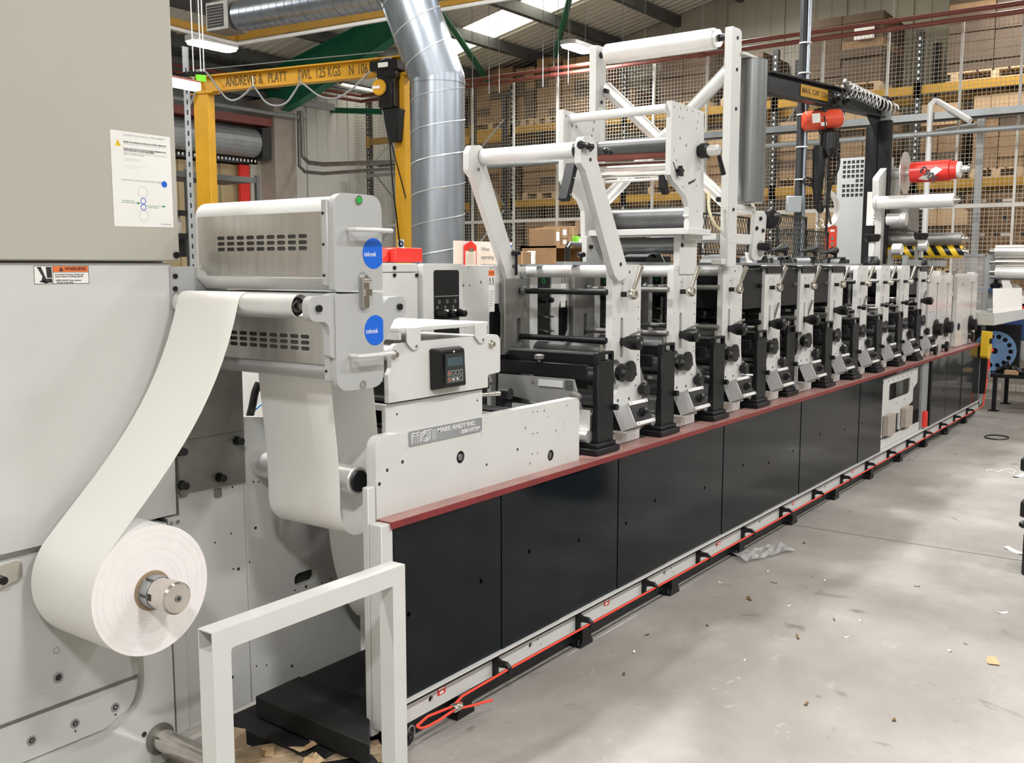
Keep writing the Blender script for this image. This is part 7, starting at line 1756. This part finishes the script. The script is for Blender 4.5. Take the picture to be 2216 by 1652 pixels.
# blue wheel with holes
q = X(2152, 760, 12.2)
hs_ = [circ(q.y + .165 * cos(a_), q.z + .165 * sin(a_), .026, 14)[::-1] for a_ in [2 * pi * k / 14 for k in range(14)]] + [circ(q.y, q.z, .035, 16)[::-1]]
t = thing('blue_hole_wheel', 'large blue wheel with a ring of holes beside the yellow stop switch', 'wheel', (12.2, q.y, q.z - .22))
M().prism(circ(q.y, q.z, .225, 48), 'x', 12.2, 12.22, holes=hs_).build('wheel_disc', mat('light_blue_paint', (.16, .28, .48), .4), t)
M().box((12.24, q.y - .25, q.z - .3), (12.3, q.y + .25, q.z + .3)).build('dark_backing', BLACK, t)
tbz = X(2160, 810, 11.9).z
t = thing('steel_table', 'black steel table with loose tools on top at the far right', 'table', (12.3, -.3, 0))
ty0, ty1 = X(2136, 800, 11.9).y, X(2216, 800, 11.9).y - 1.2
M().box((11.9, ty1, tbz - .04), (12.7, ty0, tbz)).build('top', BLACK, t, bevel=.003)
for xx in (11.93, 12.66):
    M().box((xx, ty0 - .10, 0), (xx + .04, ty0 - .06, tbz - .04)).build('leg', BLACK, t); M().box((xx, ty1 + .06, 0), (xx + .04, ty1 + .10, tbz - .04)).build('leg', BLACK, t)
    M().box((xx - .04, ty0 - .13, 0), (xx + .08, ty0 - .03, .008)).build('foot_plate', BLACK, t)
for k in range(10):
    yy = ty0 - .06 - .06 * k; h_ = rnd.uniform(.03, .07)
    o = M().lathe((11.95 + rnd.uniform(0, .25), yy, tbz), (rnd.uniform(-.4, .4), rnd.uniform(-1, 1), .9), [(0, .02), (.02, .03), (.06, .03), (.09, .015), (.09 + h_, .012)], 10).build('spare_knob', BPLAS)
    tag(o, 'black knobbed spare tool on the far steel table, %s from the left' % ['first', 'second', 'third', 'fourth', 'fifth', 'sixth', 'seventh', 'eighth', 'ninth', 'tenth'][k], 'tool', 'spare tools on the steel table')
p = X(2189, 792, 11.92)
tag(M().box((11.92, p.y - .07, tbz), (12.05, p.y + .07, tbz + .04)).build('pale_card', CARDL), 'pale card lying on the far black steel table', 'card')
# clear guard panel with grey frame behind the far rollers
a = X(2062, 556, 11.75); c = X(2130, 640, 11.75)
t = thing('clear_guard_panel', 'clear plastic guard in a grey frame right of the hazard-striped roller', 'guard', (11.75, a.y, .9))
M().box((11.75, c.y, .95), (11.76, a.y, a.z)).build('clear_sheet', CLEAR, t)
M().box((11.74, c.y - .03, .6), (11.78, c.y + .01, a.z + .02)).box((11.74, c.y, a.z), (11.78, a.y, a.z + .025)).build('grey_frame', GREYM, t)
# ================================================================ foreground guard frame
gy0, gy1 = -.250, -.197
t = thing('white_guard_frame', 'white square-tube guard frame standing in the foreground', 'guard frame', (1.7, -.22, 0))
FX0, FX1 = 1.372, 2.036; zt = .752; tw = .052; wl_ = .003
def tube_sq(u0, u1, z0_, z1_): pass
# one welded inverted U; its top tube is open and hollow at the left end
M().prism(fillet([(FX0 + .06, zt), (FX0 + .06, zt - tw), (FX0, zt - tw), (FX0, 0), (FX0 + tw, 0), (FX0 + tw, zt - tw), (FX1 - tw, zt - tw), (FX1 - tw, 0), (FX1, 0), (FX1, zt)], [0, 0, 0, 0, 0, .012, .004, 0, 0, .002], 4), 'y', gy0, gy1).build('welded_tube', WHITE, t)
b = M()
b.box((FX0, gy0, zt - wl_), (FX0 + .06, gy1, zt)).box((FX0, gy0, zt - tw), (FX0 + .06, gy1, zt - tw + wl_)).box((FX0, gy0, zt - tw + wl_), (FX0 + .06, gy0 + wl_, zt - wl_)).box((FX0, gy1 - wl_, zt - tw + wl_), (FX0 + .06, gy1, zt - wl_))
b.build('open_tube_end', WHITE, t)
# ================================================================ black slabs on the floor between cabinet and press
t = thing('black_rubber_slab', 'thick black slab lying under the press end, topmost of the floor slabs', 'slab', (2.35, .35, .06))
pz = [Z(552, 1507, .13), Z(648, 1463, .13), Z(800, 1512, .13), Z(800, 1612, .13)]
P = [(p.x, p.y, .13) for p in pz] + [(p.x, p.y, .055) for p in pz]
tag(M().raw(P, [(0, 1, 2, 3), (7, 6, 5, 4), (0, 4, 5, 1), (1, 5, 6, 2), (2, 6, 7, 3), (3, 7, 4, 0)]).build('slab', MAT_, t, bevel=.004))
tag(M().box((2.02, .12, .0), (2.9, .60, .05)).build('lower_black_slab', MAT_, bevel=.003), 'wide thin black slab under the thicker one, between cabinet and press', 'slab')
tag(M().obox((2.03, .08, .02), (.30, .08, .035), (1, -.45, 0), (0, 1, 0)).build('dark_plank', MAT_, bevel=.003), 'narrow dark plank lying nearest the guard frame by the slabs', 'plank')
# broken pallet wood and paper scraps on the floor behind the guard
t = thing('broken_pallet_boards', 'broken pale pallet boards on the floor beside the guard frame', 'pallet boards', (1.9, .15, 0))
BW = mat('splintered_wood', (.34, .25, .16), .85, var=.35, scale=14, bump=.5)
for k, (x, y, w_, l_, a_, z) in enumerate(((1.98, .30, .10, .34, -.5, .035), (2.02, .18, .09, .5, -.6, .03), (1.86, .16, .10, .6, -.45, .015), (2.10, .12, .08, .45, -.62, .02), (1.72, .08, .12, .5, -.3, .012), (1.93, .44, .07, .10, .3, .045))):
    M().obox((x, y, z), (l_, w_, .022 if k != 5 else .07), (cos(a_), sin(a_), .04 * (k % 3 - 1)), (0, 1, 0)).build('board', BW, t, bevel=.003, smooth=False)
rs = random.Random(11)
for k in range(16):
    x, y = rs.uniform(1.9, 2.2), rs.uniform(.02, .34)
    a_ = rs.uniform(0, 6); l_ = rs.uniform(.02, .07)
    V = [(x, y, .05), (x + l_ * cos(a_), y + l_ * sin(a_), .055 + rs.uniform(0, .03)), (x + l_ * cos(a_ + .8), y + l_ * sin(a_ + .8), .05 + rs.uniform(0, .03)), (x + l_ * .5 * cos(a_ + 1.8), y + l_ * .5 * sin(a_ + 1.8), .052)]
    o = M().raw(V + [(v[0], v[1], v[2] - .0008) for v in V], [(0, 1, 2, 3), (7, 6, 5, 4), (0, 4, 5, 1), (1, 5, 6, 2), (2, 6, 7, 3), (3, 7, 4, 0)]).build('torn_scrap', [CARDL, WOOD, BW, FILM][k % 4])
    tag(o, 'torn scrap lying on the broken boards beside the guard frame', 'scrap', 'torn scraps on the broken boards')
# ================================================================ scraps on the open floor
def scrap(px, py, l_, w_, a_, m, label, grp=None, nm='paper_scrap', curl=.004):
    p = Z(px, py, 0); u = Vector((cos(a_), sin(a_), 0)); v = Vector((-u.y, u.x, 0)); V = []
    for i in range(4):
        f = i / 3; hgt = .001 + curl * (0 if i in (1, 2) else 1)
        for s in (-1, 1): V.append(p + u * (f - .5) * l_ + v * s * w_ / 2 * (1 - .5 * abs(f - .4)) + Vector((0, 0, hgt)))
    n = 8; F = [(2 * i, 2 * i + 2, 2 * i + 3, 2 * i + 1) for i in range(3)] + [(2 * i + n, 2 * i + 1 + n, 2 * i + 3 + n, 2 * i + 2 + n) for i in range(3)] + [(0, 1, 1 + n, n), (6, 6 + n, 7 + n, 7)]
    F += [(2 * i, 2 * i + n, 2 * i + 2 + n, 2 * i + 2) for i in range(3)] + [(2 * i + 1, 2 * i + 3, 2 * i + 3 + n, 2 * i + 1 + n) for i in range(3)]
    tag(M().raw(V + [q - Vector((0, 0, .0008)) for q in V], F).build(nm, m), label, 'scrap', grp)
for k, (px, py) in enumerate(((1617, 1298), (1560, 1262), (1675, 1262), (1785, 1258), (1740, 1176), (1660, 1237), (1400, 1375), (1372, 1412), (1530, 1355), (1705, 1312), (1805, 1342), (1862, 1345), (1985, 1270), (2055, 1410), (2090, 1395), (2000, 985), (2070, 984), (1975, 990), (1350, 1460), (1610, 1430), (1745, 1525), (1830, 1380), (1935, 1560))):
    scrap(px, py, rs.uniform(.015, .035), rs.uniform(.006, .014), rs.uniform(0, 3), STICK if k % 2 else BINK, 'tiny scrap of paper or chip lying on the open grey floor', 'tiny scraps on the open floor')
scrap(2148, 1432, .085, .05, .3, CARDL, 'cream paper scrap on the floor near the lower right')
scrap(2170, 1327, .045, .02, -.9, STICK, 'small white paper slip on the floor above the cream scrap')
scrap(2200, 1195, .16, .05, .9, STICK, 'white crumpled paper patch on the floor at the right edge', curl=.01)
scrap(2205, 1031, .16, .05, -.3, STICK, 'white torn label at the right edge near the curly strips', curl=.01)
scrap(1622, 1297, .06, .015, .6, BINK, 'brown sliver on the floor right of the press, middle of the aisle')
scrap(1726, 1380, .05, .012, .5, BINK, 'dark sliver on the floor low in the aisle')
p = [Z(*q, .004) for q in ((2132, 1020), (2140, 1017), (2150, 1018), (2160, 1022), (2172, 1017), (2188, 1016), (2196, 1020), (2192, 1026), (2182, 1022))]
tag(M().tube(spline(p, 5), .004, 5).build('curly_paper_strip', STICK), 'curly white paper strip on the far floor by the right edge', 'paper strip')
p = Z(2157, 948, 0)
tag(M().tube([(p.x + .13 * cos(a_), p.y + .10 * sin(a_), .006) for a_ in [2 * pi * k / 20 for k in range(20)]], .006, 5, closed=True).build('black_ring', BPLAS), 'thin black ring lying on the far floor', 'ring')
# crumpled clear film
p = Z(1655, 1197, 0); V = []; F = []
nx, ny = 12, 6
for i in range(nx):
    for j in range(ny):
        V.append((p.x + (i - 6) * .035 + (j - 3) * .02, p.y + (j - 3) * .025 - (i - 6) * .012, .004 + rs.uniform(0, .022)))
F = [(i * ny + j, (i + 1) * ny + j, (i + 1) * ny + j + 1, i * ny + j + 1) for i in range(nx - 1) for j in range(ny - 1)]
o = M().raw(V, F).build('crumpled_film', FILM, smooth=False); o.modifiers.new('s', 'SOLIDIFY').thickness = .0005
tag(o, 'crumpled clear plastic film on the floor beside the press foot', 'film')
# dark fittings at the right edge of the picture
t = thing('black_machine_stand', 'black machine stand only just showing at the right edge', 'stand', (5.7, -1.45, 0))
e = Z(2209, 1245, 0)
ex, ey = e.x, e.y
def EZ(px, py): return on(px, py, 0, ex)
for (pa, pb, nm) in (((2209, 1245), (2212, 1155), 'lower_cover'), ((2206, 1120), (2208, 1085), 'hand_grip'), ((2207, 1020), (2210, 992), 'upper_head')):
    a = EZ(*pa); c = EZ(*pb)
    M().box((ex, a.y, a.z), (ex + .3, a.y - .5, c.z)).build(nm, BLACK, t, bevel=.008)
a = EZ(2204, 1136); M().lathe((ex + .02, a.y, a.z), (0, -1, 0), [(0, .012), (.015, .02), (.03, .02), (.035, .012), (.12, .012)], 14).build('knob', BPLAS, t)
M().box((ex + .08, a.y - .3, 0), (ex + .14, a.y - .24, 1.2)).build('stand_column', BLACK, t)
